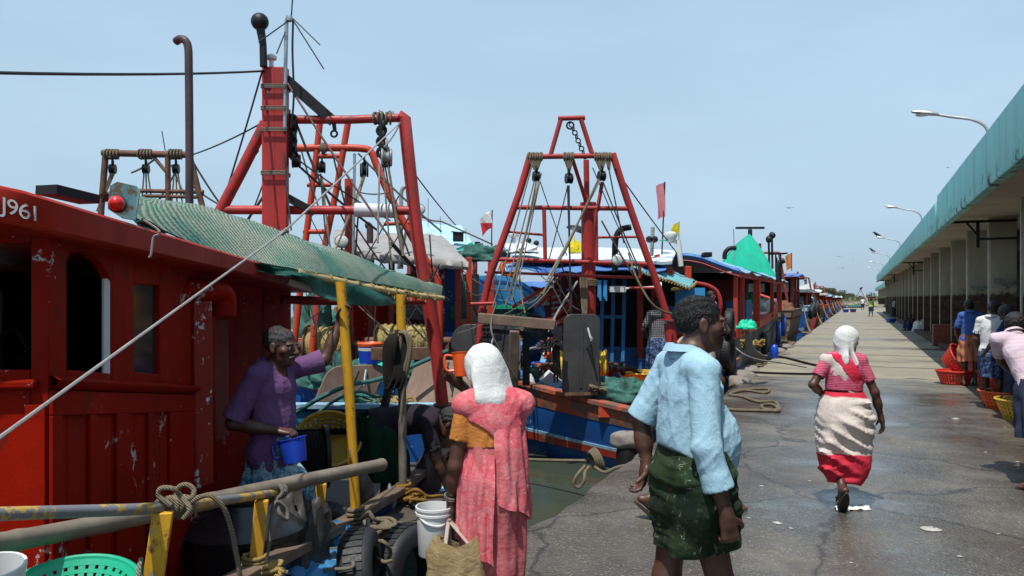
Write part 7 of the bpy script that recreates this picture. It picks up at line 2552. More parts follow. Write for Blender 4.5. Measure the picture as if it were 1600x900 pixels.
for i, (px, py) in enumerate(spots):
 p, d = on_quay(px, py)
 s = rg.uniform(.008, .018) * (3.0 if i in (5, 6, 7) else 1) * (1 + max(0, d - 12) * .05)
 m = MB()
 rows = []
 for a in range(5):
  v = a / 4
  rows.append([p + Vector((s * (1 - v * .96) * math.cos(t) * (1 + .5 * mnoise.noise(Vector((math.cos(t) + i, math.sin(t), 0)))) * 1.4,
         s * (1 - v * .96) * math.sin(t) * (1 + .5 * mnoise.noise(Vector((math.cos(t) + i, math.sin(t), 5)))), .004 + s * .35 * math.sin(v * 1.5) * (1 + .8 * mnoise.noise(Vector((t, v * 3, i)))))) for t in np.linspace(0, 2 * math.pi, 13)])
 m.grid(rows)
 tag(m.build('fish_scrap', M['fish_scrap'], base=p, angle=70), 'pale scrap of fish or paper dropped on the quay', 'scrap', 'pale scraps littering the quay')
p, d = on_quay(1327, 795)
s_ = sheet('paper_sheet', None, (p + C(-.13, -.07, .008), p + C(.15, -.05, .008), p + C(.17, .05, .01), p + C(-.10, .06, .01)), 'white_plastic', 8, 10, -.012, .02, .002)
tag(s_, 'crumpled white paper trodden under the walking woman\'s sandal', 'paper')
def tub(px, py, R_, h, mat, label, d=None, fill=None):
 p, d = on_quay(px, py)
 basket('tub', p, R_ * .75, R_, h, mat, label, 'tub', 'plastic tubs on the quay', holes=False, handles=False, fill=fill)
tub(1321.5, 488, .34, .34, 'tub_blue', 'blue round tub far down the quay, left of the purple one')
tub(1333, 488, .36, .38, 'tub_purple', 'purple round tub far down the quay')
tub(1319, 481.5, .4, .3, 'tub_blue', 'small pale blue tub farthest down the quay')
tub(1392, 504, .34, .26, 'tub_blue', 'low blue tub in the shade of the hall pillars')
def qb(name, px, py, r0, r1, h, mat, label, **k):
 p, d = on_quay(px, py)
 return basket(name, p, r0, r1, h, mat, label, 'basket', 'fish baskets', **k)
qb('basket', 1492, 600, .24, .34, .26, 'red_plastic', 'red basket on the quay at the feet of the man in the orange wrap', handles=False)
p, d = on_quay(1490, 596)
basket('basket', p + C(-.02, .1, .30), .24, .36, .28, 'red_plastic', 'red basket held tilted at the side of the man in the orange wrap', 'basket', 'fish baskets', tilt=(.65, -.3, .45), handles=False)
qb('basket', 1572, 638, .27, .37, .26, 'orange_plastic', 'orange basket heaped with fish beside the white shirted man', fill='dark_iron')
qb('basket', 1604, 655, .28, .38, .27, 'yellow_plastic', 'yellow basket with rope handle at the right edge', fill='dark_iron')
qb('basket', 1560, 606, .30, .36, .3, 'red_plastic', 'squarish red basket behind the white shirted man')
qb('basket', 1590, 612, .3, .38, .5, 'red_plastic', 'tall red basket behind the orange one at the right edge')
p, d = on_quay(1480, 541)
m = MB()
m.obox(p + Vector((-0.15, .0, .38)), Vector((.30, 0, 0)), Vector((0, .25, 0)), Vector((0, 0, .38)))
tag(m.build('brick_block', M['brick_red'], base=p, bevel=.02), 'reddish block against the pillars behind the seated person', 'block')
p, d = on_quay(1361, 481)
r_ = empty('derrick', p, 'white leaning derrick pole with a thin prop far down the quay', 'derrick')
top = W(1345, 451, 130)
m = MB()
m.tube([W(1361, 481, 130), top], [.22, .15], 10)
m.build('boom', M['white_paint'], r_)
m = MB()
m.tube([W(1329, 481, 130), top], .06, 8)
m.build('prop', M['pole_steel'], r_)
m = MB()
m.tube([top, top + C(.3, 0, .25)], .1, 8)
m.ball(top, .2, 10, 6)
m.build('head_block', M['dark_iron'], r_)
for i, (px, py) in enumerate(((1325, 477), (1332, 478), (1340, 477), (1352, 478), (1368, 478), (1335, 481), (1376, 480))):
 p, d = on_quay(px, py)
 heap('rubble_heap', p, 1.2, .8, .35, ['stone', 'net_pile_yellow', 'net_pile'][i % 3], None, 100 + i, 10, .6)
 tag(bpy.data.objects['rubble_heap' + ('' if i == 0 else '.%03d' % i)], 'low heap of rubble and nets across the far end of the quay', 'heap', 'heaps across the far quay')
# people: one continuous surface per body
def A(v):
 return np.array(v, dtype=np.float64)
class Field:
 """signed distance grid; each shape only touches its own neighbourhood"""
 def __init__(self, lo, hi, res):
  self.res = res
  self.lo = A(lo) - 3 * res
  self.n = np.maximum(np.ceil((A(hi) + 3 * res - self.lo) / res).astype(int) + 1, 4)
  self.F = np.full(self.n, 0.3, dtype=np.float32)
 def block(self, lo, hi):
  i0 = np.clip(np.floor((A(lo) - self.lo) / self.res).astype(int), 0, self.n - 1)
  i1 = np.clip(np.ceil((A(hi) - self.lo) / self.res).astype(int) + 1, 1, self.n)
  sl = tuple(slice(a, b) for a, b in zip(i0, i1))
  ax = [self.lo[k] + self.res * np.arange(i0[k], i1[k]) for k in range(3)]
  X, Y, Z = np.meshgrid(*ax, indexing='ij', sparse=True)
  return sl, X, Y, Z
 def put(self, sl, d, k, sub=False):
  f = self.F[sl]
  d = d.astype(np.float32)
  if sub:
   d = -d
   h = np.maximum(k - np.abs(f - d), 0) / k
   self.F[sl] = np.maximum(f, d) + h * h * k * 0.25
  else:
   h = np.maximum(k - np.abs(f - d), 0) / k
   self.F[sl] = np.minimum(f, d) - h * h * k * 0.25
 def cap(self, a, b, ra, rb, k=0.02, flat=None, sub=False):
  """tapered limb; flat=(axis, factor) thins it along an axis"""
  a, b = A(a), A(b)
  m = max(ra, rb) + k + 2 * self.res
  sl, X, Y, Z = self.block(np.minimum(a, b) - m, np.maximum(a, b) + m)
  ab = b - a
  L2 = max(float(ab @ ab), 1e-9)
  px, py, pz = X - a[0], Y - a[1], Z - a[2]
  t = np.clip((px * ab[0] + py * ab[1] + pz * ab[2]) / L2, 0, 1)
  qx, qy, qz = px - ab[0] * t, py - ab[1] * t, pz - ab[2] * t
  if flat is None:
   d = np.sqrt(qx * qx + qy * qy + qz * qz) - (ra + (rb - ra) * t)
  else:
   n, f = A(flat[0]), flat[1]
   n = n / np.linalg.norm(n)
   s = qx * n[0] + qy * n[1] + qz * n[2]
   g = (1 / f - 1) * s
   d = (np.sqrt((qx + g * n[0]) ** 2 + (qy + g * n[1]) ** 2 + (qz + g * n[2]) ** 2) - (ra + (rb - ra) * t)) * (f ** 0.5)
  self.put(sl, d, k, sub)
 def ell(self, c, r, R3=None, k=0.02, sub=False):
  c, r = A(c), A(r)
  Rm = np.eye(3) if R3 is None else np.array(R3)   # rows = axes
  m = float(r.max()) + k + 2 * self.res
  sl, X, Y, Z = self.block(c - m, c + m)
  px, py, pz = X - c[0], Y - c[1], Z - c[2]
  u = px * Rm[0][0] + py * Rm[0][1] + pz * Rm[0][2]
  v = px * Rm[1][0] + py * Rm[1][1] + pz * Rm[1][2]
  w = px * Rm[2][0] + py * Rm[2][1] + pz * Rm[2][2]
  k0 = np.sqrt((u / r[0]) ** 2 + (v / r[1]) ** 2 + (w / r[2]) ** 2)
  k1 = np.sqrt((u / r[0] ** 2) ** 2 + (v / r[1] ** 2) ** 2 + (w / r[2] ** 2) ** 2) + 1e-6
  self.put(sl, k0 * (k0 - 1) / k1, k, sub)
 def coords(self):
  ax = [self.lo[k] + self.res * np.arange(self.n[k]) for k in range(3)]
  return np.meshgrid(*ax, indexing='ij', sparse=True)
 def cut(self, fn):
  """keep only where fn(X,Y,Z) < 0"""
  X, Y, Z = self.coords()
  self.F = np.maximum(self.F, fn(X, Y, Z).astype(np.float32) if not np.isscalar(fn) else self.F)
 def warp(self, fn):
  X, Y, Z = self.coords()
  self.F = self.F + fn(X, Y, Z).astype(np.float32)
 def mesh(self):
  F = self.F
  ins = F < 0
  n = F.shape
  c = [ins[i:n[0] - 1 + i, j:n[1] - 1 + j, k:n[2] - 1 + k] for i in (0, 1) for j in (0, 1) for k in (0, 1)]
  anyi = c[0].copy()
  alli = c[0].copy()
  for q in c[1:]:
   anyi |= q
   alli &= q
  act = anyi & ~alli
  I = np.argwhere(act)
  idx = np.full(act.shape, -1, dtype=np.int64)
  idx[act] = np.arange(len(I))
  off = np.array([(i, j, k) for i in (0, 1) for j in (0, 1) for k in (0, 1)])
  V = np.stack([F[I[:, 0] + o[0], I[:, 1] + o[1], I[:, 2] + o[2]] for o in off], 1)
  acc = np.zeros((len(I), 3))
  cnt = np.zeros(len(I))
  for a in range(8):
   for b in range(a + 1, 8):
    if abs(off[a] - off[b]).sum() != 1:
     continue
    va, vb = V[:, a], V[:, b]
    m = (va < 0) != (vb < 0)
    t = np.where(m, va / np.where(m, va - vb, 1), 0)
    p = off[a] + (off[b] - off[a]) * t[:, None]
    acc += p * m[:, None]
    cnt += m
  P = (I + acc / cnt[:, None]) * self.res + self.lo
  faces = []
  for ax in range(3):
   o1, o2 = (ax + 1) % 3, (ax + 2) % 3
   s0 = [slice(1, n[0] - 1)] * 3
   s0 = [slice(1, n[q] - 1) for q in range(3)]
   s1 = list(s0)
   s0[ax] = slice(0, n[ax] - 1)
   s1[ax] = slice(1, n[ax])
   A0, A1 = ins[tuple(s0)], ins[tuple(s1)]
   D = np.argwhere(A0 != A1)
   if not len(D):
    continue
   base = D.copy()
   base[:, o1] += 1
   base[:, o2] += 1
   flip = A0[D[:, 0], D[:, 1], D[:, 2]]
   def cell(d1, d2):
    q = base.copy()
    q[:, o1] -= d1
    q[:, o2] -= d2
    return idx[q[:, 0], q[:, 1], q[:, 2]]
   q = np.stack([cell(1, 1), cell(0, 1), cell(0, 0), cell(1, 0)], 1)
   q[~flip] = q[~flip][:, ::-1]
   faces.append(q)
  Q = np.concatenate(faces)
  return P, Q[(Q >= 0).all(1)]
def put_mesh(P, Q, name, mat, parent):
 me = bpy.data.meshes.new(name)
 me.vertices.add(len(P))
 me.vertices.foreach_set('co', P.astype(np.float32).ravel())
 me.loops.add(len(Q) * 4)
 me.loops.foreach_set('vertex_index', Q.astype(np.int32).ravel())
 me.polygons.add(len(Q))
 me.polygons.foreach_set('loop_start', np.arange(0, len(Q) * 4, 4, dtype=np.int32))
 me.polygons.foreach_set('loop_total', np.full(len(Q), 4, dtype=np.int32))
 me.update(calc_edges=True)
 me.validate()
 ob = finish(me, name, M[mat], parent, True, None)
 return ob
def nrm(v):
 v = A(v)
 return v / max(np.linalg.norm(v), 1e-9)
def frame(y, up):
 """rows right, forward, up"""
 f = nrm(y)
 r = nrm(np.cross(f, up))
 return np.array([r, f, np.cross(r, f)])
def sins(X, Y, Z, amp, fr, seed, stretch=(1, 1, 0.4)):
 """long warped creases: sharp ridges, soft troughs, fading in and out"""
 rg = np.random.default_rng(seed)
 out = 0
 for i in range(7):
  d = rg.normal(size=3) * A(stretch)
  d = d / np.linalg.norm(d) * fr * (0.9 + 0.42 * i)
  e = rg.normal(size=3) * 5.0
  g = rg.normal(size=3) * 7.0
  ph = rg.uniform(0, 6.28, 3)
  w = 2.0 * np.sin(X * e[0] + Y * e[1] + Z * e[2] + ph[0])
  s = np.sin(X * d[0] + Y * d[1] + Z * d[2] + w + ph[1])
  m = np.clip(np.sin(X * g[0] + Y * g[1] + Z * g[2] + ph[2]) + .35, 0, 1)
  out = out + (1 - np.abs(s)) ** 2.2 * m * (1 / (1 + 0.35 * i))
 return -amp * (out - .35) * 0.8
def hand(F, wrist, d, n, side, curl=(0.5, 0.5, 0.5), thumb=0.4, s=1.0, spread=0.10, k=0.006):
 """wrist point, direction of palm, palm normal (the way the palm faces); side=+1 if the thumb is on cross(d, n)"""
 d, n = nrm(d), A(n)
 n = nrm(n - d * (n @ d))
 t = np.cross(d, n) * side
 w = A(wrist)
 F.cap(w, w + d * 0.035 * s, 0.026 * s, 0.033 * s, 0.02, (n, 0.72))
 for q in (-0.026, -0.009, 0.009, 0.026):
  F.cap(w + d * 0.02 * s + t * q * 0.55 * s, w + d * 0.088 * s + t * q * s, 0.017 * s, 0.0135 * s, 0.012, (n, 0.85))
 L = (0.066, 0.076, 0.070, 0.054)
 for i, q in enumerate((0.0275, 0.0095, -0.0095, -0.027)):
  p = w + d * 0.088 * s + t * q * s
  a = 0.0
  dd = nrm(d + t * q / 0.0275 * spread)
  for j, f in enumerate((0.45, 0.32, 0.23)):
   a += curl[min(j, 2)] * (1.25 if j else 1.0) * (1 + 0.06 * (i - 1.5))
   e = dd * math.cos(a) + n * math.sin(a)
   p2 = p + e * L[i] * f * s
   F.cap(p, p2, (0.0092 - 0.0011 * j) * s, (0.0084 - 0.0011 * j) * s, k)
   p = p2
 p = w + d * 0.022 * s + t * 0.024 * s
 e = nrm(d * 0.55 + t * 0.75 + n * 0.35 * thumb)
 for j, f in enumerate((0.042, 0.034, 0.027)):
  p2 = p + e * f * s
  F.cap(p, p2, (0.0135 - 0.0018 * j) * s, (0.0115 - 0.0018 * j) * s, 0.008 if j == 0 else k)
  p = p2
  e = nrm(e * 0.9 + d * 0.35 + n * 0.5 * thumb)
def foot(F, ankle, fwd, s=1.0, pitch=0.0):
 f = nrm(fwd)
 a = A(ankle)
 up = A((0, 0, 1))
 fd = nrm(f * math.cos(pitch) - up * math.sin(pitch))
 uu = nrm(up * math.cos(pitch) + f * math.sin(pitch))
 heel = a - fd * 0.045 * s - uu * 0.045 * s
 F.cap(a, heel, 0.036 * s, 0.030 * s, 0.02)
 ball = a + fd * 0.12 * s - uu * 0.055 * s
 F.cap(a - uu * 0.01, ball, 0.036 * s, 0.028 * s, 0.025)
 F.cap(heel, ball, 0.026 * s, 0.030 * s, 0.02, (uu, 0.8))
 r = np.cross(fd, uu)
 for i, q in enumerate((-0.03, -0.014, 0.002, 0.017, 0.03)):
  b = ball + r * q * s - uu * 0.006 * s
  F.cap(b, b + fd * (0.055 - 0.006 * abs(i - 1)) * s, 0.0125 * s, 0.0095 * s, 0.008)
 return heel, ball, fd, uu, r
def head_shape(F, c, fwd, up, s=1.0, ears=True):
 Rm = frame(fwd, up)
 c = A(c)
 def p(x, y, z):
  return c + (Rm[0] * x + Rm[1] * y + Rm[2] * z) * s
 def e(x, y, z, rx, ry, rz, k=0.015, sub=False):
  F.ell(p(x, y, z), (rx * s, ry * s, rz * s), Rm, k * s, sub)
 e(0, -0.014, 0.032, .075, .097, .083)
 e(0, 0.024, -0.035, .061, .070, .080, .03)
 e(0, 0.055, -0.080, .040, .036, .034, .03)
 F.ell(p(0, 0.078, -0.096), (.022 * s, .017 * s, .017 * s), Rm, .02 * s)
 for q in (-1, 1):
  e(q * .047, .055, -.020, .024, .026, .022, .02)
  e(q * .034, .083, .022, .028, .011, .009, .012)
  F.ell(p(q * .033, .100, .002), (.018 * s, .016 * s, .011 * s), Rm, .012 * s, True)
  e(q * .033, .078, .001, .0150, .0125, .0125, .004)
  e(q * .013, .104, -.031, .010, .011, .008, .006)
  if ears:
   e(q * .079, -.006, -.006, .009, .021, .032, .006)
   F.ell(p(q * .088, -.002, -.004), (.005 * s, .011 * s, .018 * s), Rm, .005 * s, True)
   e(q * .077, .002, -.032, .009, .010, .011, .006)
 F.cap(p(0, .094, .012), p(0, .119, -.026), .0095 * s, .0145 * s, .012 * s)
 e(0, .094, -.057, .026, .011, .0075, .006)
 e(0, .091, -.071, .022, .012, .0085, .006)
 F.cap(p(-.022, .104, -.0640), p(.022, .104, -.0640), .0028 * s, .0028 * s, .003 * s, None, True)
 return Rm, p
def hair_mesh(name, c, Rm, s, mat, parent, res=0.005, bald=0.0, long_=False, seed=0, vol=0.010, strands=0):
 F = Field(A(c) - .16 * s, A(c) + .16 * s, res)
 p = lambda x, y, z: A(c) + (Rm[0] * x + Rm[1] * y + Rm[2] * z) * s
 F.ell(p(0, -0.018, 0.034), ((.076 + vol) * s, (.099 + vol) * s, (.085 + vol) * s), Rm, .01)
 if long_:
  F.ell(p(0, -.10, -.02), (.05 * s, .045 * s, .05 * s), Rm, .03)
 F.ell(p(0, .105, -.055), (.105 * s, .085 * s, .118 * s), Rm, .012, True)
 for q in (-1, 1):
  F.ell(p(q * .085, .01, -.06), (.035 * s, .045 * s, .052 * s), Rm, .01, True)
 F.ell(p(0, -.05, -.155), (.12 * s, .12 * s, .085 * s), Rm, .01, True)
 if bald:
  F.ell(p(0, .07, .13), (.06 * s, .085 * s, bald * s), Rm, .02, True)
 F.warp(lambda X, Y, Z: 0.002 * s * np.sin(X * 190 + 2 * np.sin(Y * 90 + seed)) * np.sin(Y * 170 + 2 * np.sin(Z * 80)) + 0.002 * s * np.sin(Z * 150 + 3 * np.sin(X * 60)))
 P, Q = F.mesh()
 if strands:
  rg = np.random.default_rng(seed + 9)
  V = [P]
  Qs = [Q]
  base = len(P)
  cc = A(c)
  for i in rg.integers(0, len(P), strands):
   q = P[i]
   o = nrm(q - cc)
   if (q - cc) @ Rm[2] < -.055 * s:
    continue
   dn = nrm(-Rm[1] * .8 - Rm[2] * .5 + rg.normal(size=3) * .30)
   tdir = nrm(dn - o * (dn @ o) + o * rg.uniform(.0, .09))
   sd = nrm(np.cross(tdir, o)) * .0017 * s
   L = rg.uniform(.010, .022) * s
   m1 = q + tdir * L * .55 + o * .002
   tip = q + tdir * L - o * .001
   V.append(np.array([q - sd - o * .002, q + sd - o * .002, m1 + sd * .8, m1 - sd * .8, tip, tip + sd * .1]))
   Qs.append(np.array([(base, base + 1, base + 2, base + 3), (base + 3, base + 2, base + 5, base + 4)]))
   base += 6
  P, Q = np.concatenate(V), np.concatenate(Qs)
 return put_mesh(P, Q, name, mat, parent)
class Person:
 """joints in metres in the person's own frame: +Y is the way they face, +X their right"""
 def __init__(self, loc, face, label, J, h=1.65, res=0.008, skin='skin_dark', hair='hair_black', group=None, cat='person', hs=1.0):
  self.r = empty('person', loc, label, cat, group, rot_facing(face))
  self.k = h / 1.65
  self.hs = self.k * hs
  self.J = {a: A(b) * self.k for a, b in J.items()}
  self.res = res
  self.skin = skin
  self.hairm = hair
 def torso_frames(self):
  J = self.J
  up = nrm(J['neck'] - J['pelvis'])
  rs = nrm(J['shR'] - J['shL'])
  fs = nrm(np.cross(up, rs))
  rh = nrm(J['hipR'] - J['hipL'])
  fh = nrm(np.cross(up, rh))
  return np.array([rs, fs, np.cross(rs, fs)]), np.array([rh, fh, np.cross(rh, fh)]), up
 def torso(self, F, g=0.0, belly=0.0, k=0.04, full=1.0, upper=True, lower=True):
  J, s = self.J, self.k
  Rs, Rh, up = self.torso_frames()
  P, N = J['pelvis'], J['neck']
  ch = P + (N - P) * 0.68
  mid = P + (N - P) * 0.36
  if upper:
   F.ell(ch, (.150 * s * full + g, .100 * s * full + g, .165 * s + g), Rs, k)
   F.ell(ch + Rs[1] * .02 * s + Rs[2] * .03 * s, (.135 * s * full + g, .088 * s + g, .10 * s + g), Rs, k)
   F.cap(J['shL'] * .8 + J['shR'] * .2, J['shR'] * .8 + J['shL'] * .2, .058 * s + g, .058 * s + g, k)
   for q in ('shL', 'shR'):
    F.cap(N + up * .01, J[q] + up * .01, .046 * s + g, .045 * s + g, k)
    F.ell(J[q], (.047 * s + g,) * 3, None, k * .7)
  F.ell(mid + Rh[1] * belly * .5, (.132 * s * full + g, (.098 + belly * .6) * s + g, .135 * s + g), Rh, k)
  if lower:
   F.ell(P, (.156 * s * full + g, .112 * s + g, .115 * s + g), Rh, k)
   for q in ('hipL', 'hipR'):
    F.ell(J[q] - Rh[1] * .035 * s, (.072 * s + g, .074 * s + g, .085 * s + g), Rh, k)
 def body(self, hands=None, feet=True, ears=True, head=True, legs=True, arms=1.0):
  J, s = self.J, self.k
  pts = np.array(list(J.values()))
  F = Field(pts.min(0) - .2, pts.max(0) + .24, self.res)
  self.torso(F, 0.0)
  self.Rm = None
  hd = J['head']
  F.cap(J['neck'] - (J['neck'] - J['pelvis']) * .06, hd + nrm(J['pelvis'] - J['neck']) * .07 * s - nrm(J['hfwd']) * .018 * s, .060 * s, .054 * s, .03)
  self.Rm, self.hp = head_shape(F, hd, J['hfwd'], J.get('hup', A((0, 0, 1))), self.hs, ears)
  for q in 'LR':
   sh, el, wr = J['sh' + q], J['el' + q], J['wr' + q]
   F.cap(sh, el, .048 * s * arms, .037 * s * arms, .03)
   F.ell((sh * .55 + el * .45), (.044 * s * arms,) * 3, None, .03)
   F.cap(el, el * .45 + wr * .55, .038 * s * arms, .036 * s * arms, .02)
   F.cap(el * .6 + wr * .4, wr, .037 * s * arms, .025 * s, .02)
   if hands and q in hands:
    h = hands[q]
    hand(F, wr, h[0], h[1], h[2], *h[3:])
   else:
    dd = nrm(wr - el)
    F.cap(wr, wr + dd * .09 * s, .028 * s, .03 * s, .02, (np.cross(dd, (0, 0, 1)) + .01, .6))
    F.cap(wr + dd * .08 * s, wr + dd * .15 * s, .026 * s, .016 * s, .02)
   if legs:
    hp_, kn, an = J['hip' + q], J['kn' + q], J['an' + q]
    F.cap(hp_, kn, .076 * s, .054 * s, .03)
    F.ell(kn, (.054 * s, .056 * s, .058 * s), None, .03)
    F.cap(kn, an, .050 * s, .034 * s, .02)
    bk = nrm(an - kn)
    bw = nrm(np.cross(np.cross(bk, J['ft' + q]), bk)) if 'ft' + q in J else A((0, 1, 0))
    F.ell(kn * .68 + an * .32 - bw * .022 * s, (.046 * s, .048 * s, .10 * s), None, .04)
    if feet:
     setattr(self, 'foot' + q, foot(F, an, J.get('ft' + q, A((0, 1, 0))) / s, s, float(J['pitch' + q][0]) / s if 'pitch' + q in J else 0.0))
  P, Q = F.mesh()
  self.b = put_mesh(P, Q, 'body', self.skin, self.r)
  return self
 def hair(self, **k):
  hair_mesh('hair', self.J['head'], self.Rm, self.hs, self.hairm, self.r, **k)
  return self
 def face(self, moustache=None):
  m = MB()
  for q in (-1, 1):
   m.ball(self.hp(q * .033, .0795, .001), .0128 * self.k, 14, 10)
  self.part_mb(m, 'eye', 'eye_white')
  m = MB()
  for q in (-1, 1):
   m.ball(self.hp(q * .033, .0885, .001), .0062 * self.k, 10, 8)
  self.part_mb(m, 'iris', 'dark_iron')
  m = MB()
  for q in (-1, 1):
   m.tube([self.hp(q * .016, .099, .0235), self.hp(q * .033, .0995, .028), self.hp(q * .052, .086, .024)], [.003 * self.k, .0045 * self.k, .002 * self.k], 8)
  self.part_mb(m, 'eyebrow', self.hairm)
  if moustache:
   F = Field(A(self.hp(0, .1, -.05)) - .06, A(self.hp(0, .1, -.05)) + .06, .003)
   for q in (-1, 1):
    F.cap(self.hp(q * .003, .106, -.0475), self.hp(q * .032, .092, -.058), .0085 * self.k, .005 * self.k, .006)
   F.warp(lambda X, Y, Z: .0012 * np.sin(X * 500) * np.sin(Y * 430) + .0012 * np.sin(Z * 260 + X * 90))
   P, Q = F.mesh()
   put_mesh(P, Q, 'moustache', moustache, self.r)
  return self
 def part_mb(self, m, name, mat, angle=60):
  me = bpy.data.meshes.new(name)
  me.from_pydata([tuple(float(c) for c in p) for p in m.v], [], m.f)
  return finish(me, name, M[mat], self.r, True, angle)
 def shirt(self, mat, g=.018, sleeve=(.5, .5), hem=.0, belly=.0, amp=.008, fr=22, seed=1, neckz=.02, loose=.0, name='shirt', flare=.0, collar=True, cuff=False, full=1.03, slope=0.0, hk=.05):
  """sleeve: fraction of the arm covered (1 = to the wrist); hem: metres below the pelvis joint along the torso"""
  J, s = self.J, self.k
  pts = np.array([J[q] for q in ('pelvis', 'neck', 'shL', 'shR', 'elL', 'elR', 'wrL', 'wrR')])
  F = Field(pts.min(0) - .3, pts.max(0) + .2, self.res)
  Rs, Rh, up = self.torso_frames()
  self.torso(F, g, belly, .028, full)
  P, N = J['pelvis'], J['neck']
  if hem > 0:
   F.ell(P - up * hem * .5, (.146 * s + g + flare, .108 * s + g + flare, hem * .9 + .08), Rh, .05)
  for q in (.08, .22, .36, .5):
   F.ell(P + (N - P) * q, (.138 * s * full + g + flare * .5, .100 * s + g + flare * .5, .11 * s), Rh, .03)
  if belly:
   F.ell(P + (N - P) * .26 + Rh[1] * (.045 + belly * .75), (.125 * s + g, .082 + belly * .5 + g, .165 * s), Rh, .06)
  F.warp(lambda X, Y, Z: sins(X, Y, Z, amp, fr, seed))
  c = P - up * hem
  wv = lambda X, Y, Z: .005 * np.sin(X * 17 + seed) + .004 * np.sin(Y * 23 + seed)
  X, Y, Z = F.coords()
  F.F = np.maximum(F.F, (-((X - c[0]) * up[0] + (Y - c[1]) * up[1] + (Z - c[2]) * up[2]) - slope * np.clip(Y, -.3, .19) + wv(X, Y, Z)).astype(np.float32))
  G = Field(pts.min(0) - .3, pts.max(0) + .2, self.res)
  ends = []
  for q, fr_ in zip('LR', sleeve):
   sh, el, wr = J['sh' + q], J['el' + q], J['wr' + q]
   l1, l2 = np.linalg.norm(el - sh), np.linalg.norm(wr - el)
   Lt = fr_ * (l1 + l2)
   gg = g + loose
   if Lt <= l1:
    e = sh + (el - sh) * (Lt / l1)
    G.cap(sh, e, .046 * s + gg * .9, .044 * s + gg * 1.15, .009)
    ends.append((e, nrm(el - sh), .044 * s + gg * 1.15))
   else:
    e = el + (wr - el) * ((Lt - l1) / l2)
    G.cap(sh, el, .046 * s + gg * .9, .042 * s + gg, .009)
    G.cap(el, e, .042 * s + gg, .036 * s + gg * 1.1, .012)
    ends.append((e, nrm(wr - el), .036 * s + gg * 1.1))
  G.warp(lambda X, Y, Z: sins(X, Y, Z, amp, fr, seed + 50, (1, 1, .8)))
  if cuff:
   for e, d, r_ in ends:
    G.cap(e - d * .050, e - d * .006, r_ + .004, r_ + .007, .005)
  for e, d, r_ in ends:
   m_ = r_ + .06
   sl, X, Y, Z = G.block(e - m_, e + m_)
   pl = (X - e[0]) * d[0] + (Y - e[1]) * d[1] + (Z - e[2]) * d[2]
   rad = np.sqrt((X - e[0]) ** 2 + (Y - e[1]) ** 2 + (Z - e[2]) ** 2)
   G.F[sl] = np.where(rad < m_, np.maximum(G.F[sl], pl), G.F[sl])
   G.cap(e - d * .03, e + d * .02, r_ - .009, r_ - .007, .003, None, True)
  h_ = np.maximum(.012 - np.abs(F.F - G.F), 0) / .012
  F.F = np.minimum(F.F, G.F) - h_ * h_ * .003
  F.cap(N - up * .02 + Rs[1] * .012, J['head'] - Rs[1] * .005, .066 * s, .07 * s, .008, None, True)
  F.cap(N + Rs[1] * .07 - up * .05, N + Rs[1] * .09 + up * .05, .035 * s, .05 * s, .01, None, True)
  if collar:
   cn = N + up * .028 - Rs[1] * .004
   m = MB()
   rows = []
   for v in range(4):
    row = []
    for k_ in range(25):
     a = R(-140 + 280 * k_ / 24) - math.pi / 2
     rr = (.073 + .004 * (v == 0) + .008 * (v == 2) + .024 * (v == 3)) * s
     hh = (-.025, .034, .036, .006)[v] * s * (1 - .25 * abs(k_ - 12) / 12)
     row.append(cn + Rs[0] * rr * math.cos(a) * 1.0 + Rs[1] * (rr * math.sin(a) * 1.0) + up * (hh - .034 * max(0, math.sin(a) + .25)))
    rows.append(row)
   m.grid(rows, .003)
   self.collar = m
  Pm, Q = F.mesh()
  sh_ = put_mesh(Pm, Q, name, mat, self.r)
  if collar:
   me = bpy.data.meshes.new('collar')
   me.from_pydata([tuple(float(c_) for c_ in p) for p in self.collar.v], [], self.collar.f)
   finish(me, 'collar', M[mat], sh_, True, 60)
  return sh_
 def skirt(self, rings, mat, folds=9, amp=.012, seed=0, name='lungi', n=72, tilt=None, thick=.004, inner=True, m=48, wr=0.0):
  """rings: (z, cx, cy, rx, ry, rot) in the person's frame; drawn cloth with soft vertical folds"""
  rg = np.random.default_rng(seed)
  ph = rg.uniform(0, 6.28, 6)
  zs = [r_[0] for r_ in rings]
  order = np.argsort(zs)
  mb = MB()
  rows = []
  for i in range(m + 1):
   t_ = i / m
   z = zs[0] + (zs[-1] - zs[0]) * t_
   q = [float(np.interp(z, np.array(zs)[order], np.array([r_[j] for r_ in rings])[order])) for j in range(1, 6)]
   row = []
   for k in range(n):
    a = 2 * math.pi * k / n
    w = amp * (0.25 + 0.95 * t_)
    f = w * (math.sin(folds * a + ph[0] + 1.6 * math.sin(t_ * 3 + ph[1])) + .6 * math.sin(folds * 1.7 * a + ph[2] + 2.0 * t_) + .45 * math.sin(3 * a + ph[3] + 5 * t_))
    f += amp * .55 * math.sin(t_ * 17 + 2.2 * math.sin(a * 2 + ph[4]) + ph[5]) * math.sin(a + ph[1])
    if wr:
     w1 = math.sin(t_ * 19 + 1.9 * math.sin(a + ph[2]) + 1.1 * math.sin(2 * a + ph[3]))
     w2 = math.sin(t_ * 33 - 2.3 * math.sin(a + ph[4]) + .9 * math.sin(3 * a + ph[5]))
     f += wr * ((1 - abs(w1)) ** 2 * max(0, math.sin(a * 1.5 + t_ * 4 + ph[0]) + .5) + .6 * (1 - abs(w2)) ** 2 * max(0, math.sin(a * 2 - t_ * 5 + ph[1]) + .4)) * min(1, t_ * 6)
    ca, sa = math.cos(a), math.sin(a)
    x, y = (q[2] + f) * math.copysign(abs(ca) ** .86, ca), (q[3] + f) * math.copysign(abs(sa) ** .86, sa)
    cr, sr = math.cos(q[4]), math.sin(q[4])
    dz = 0.0
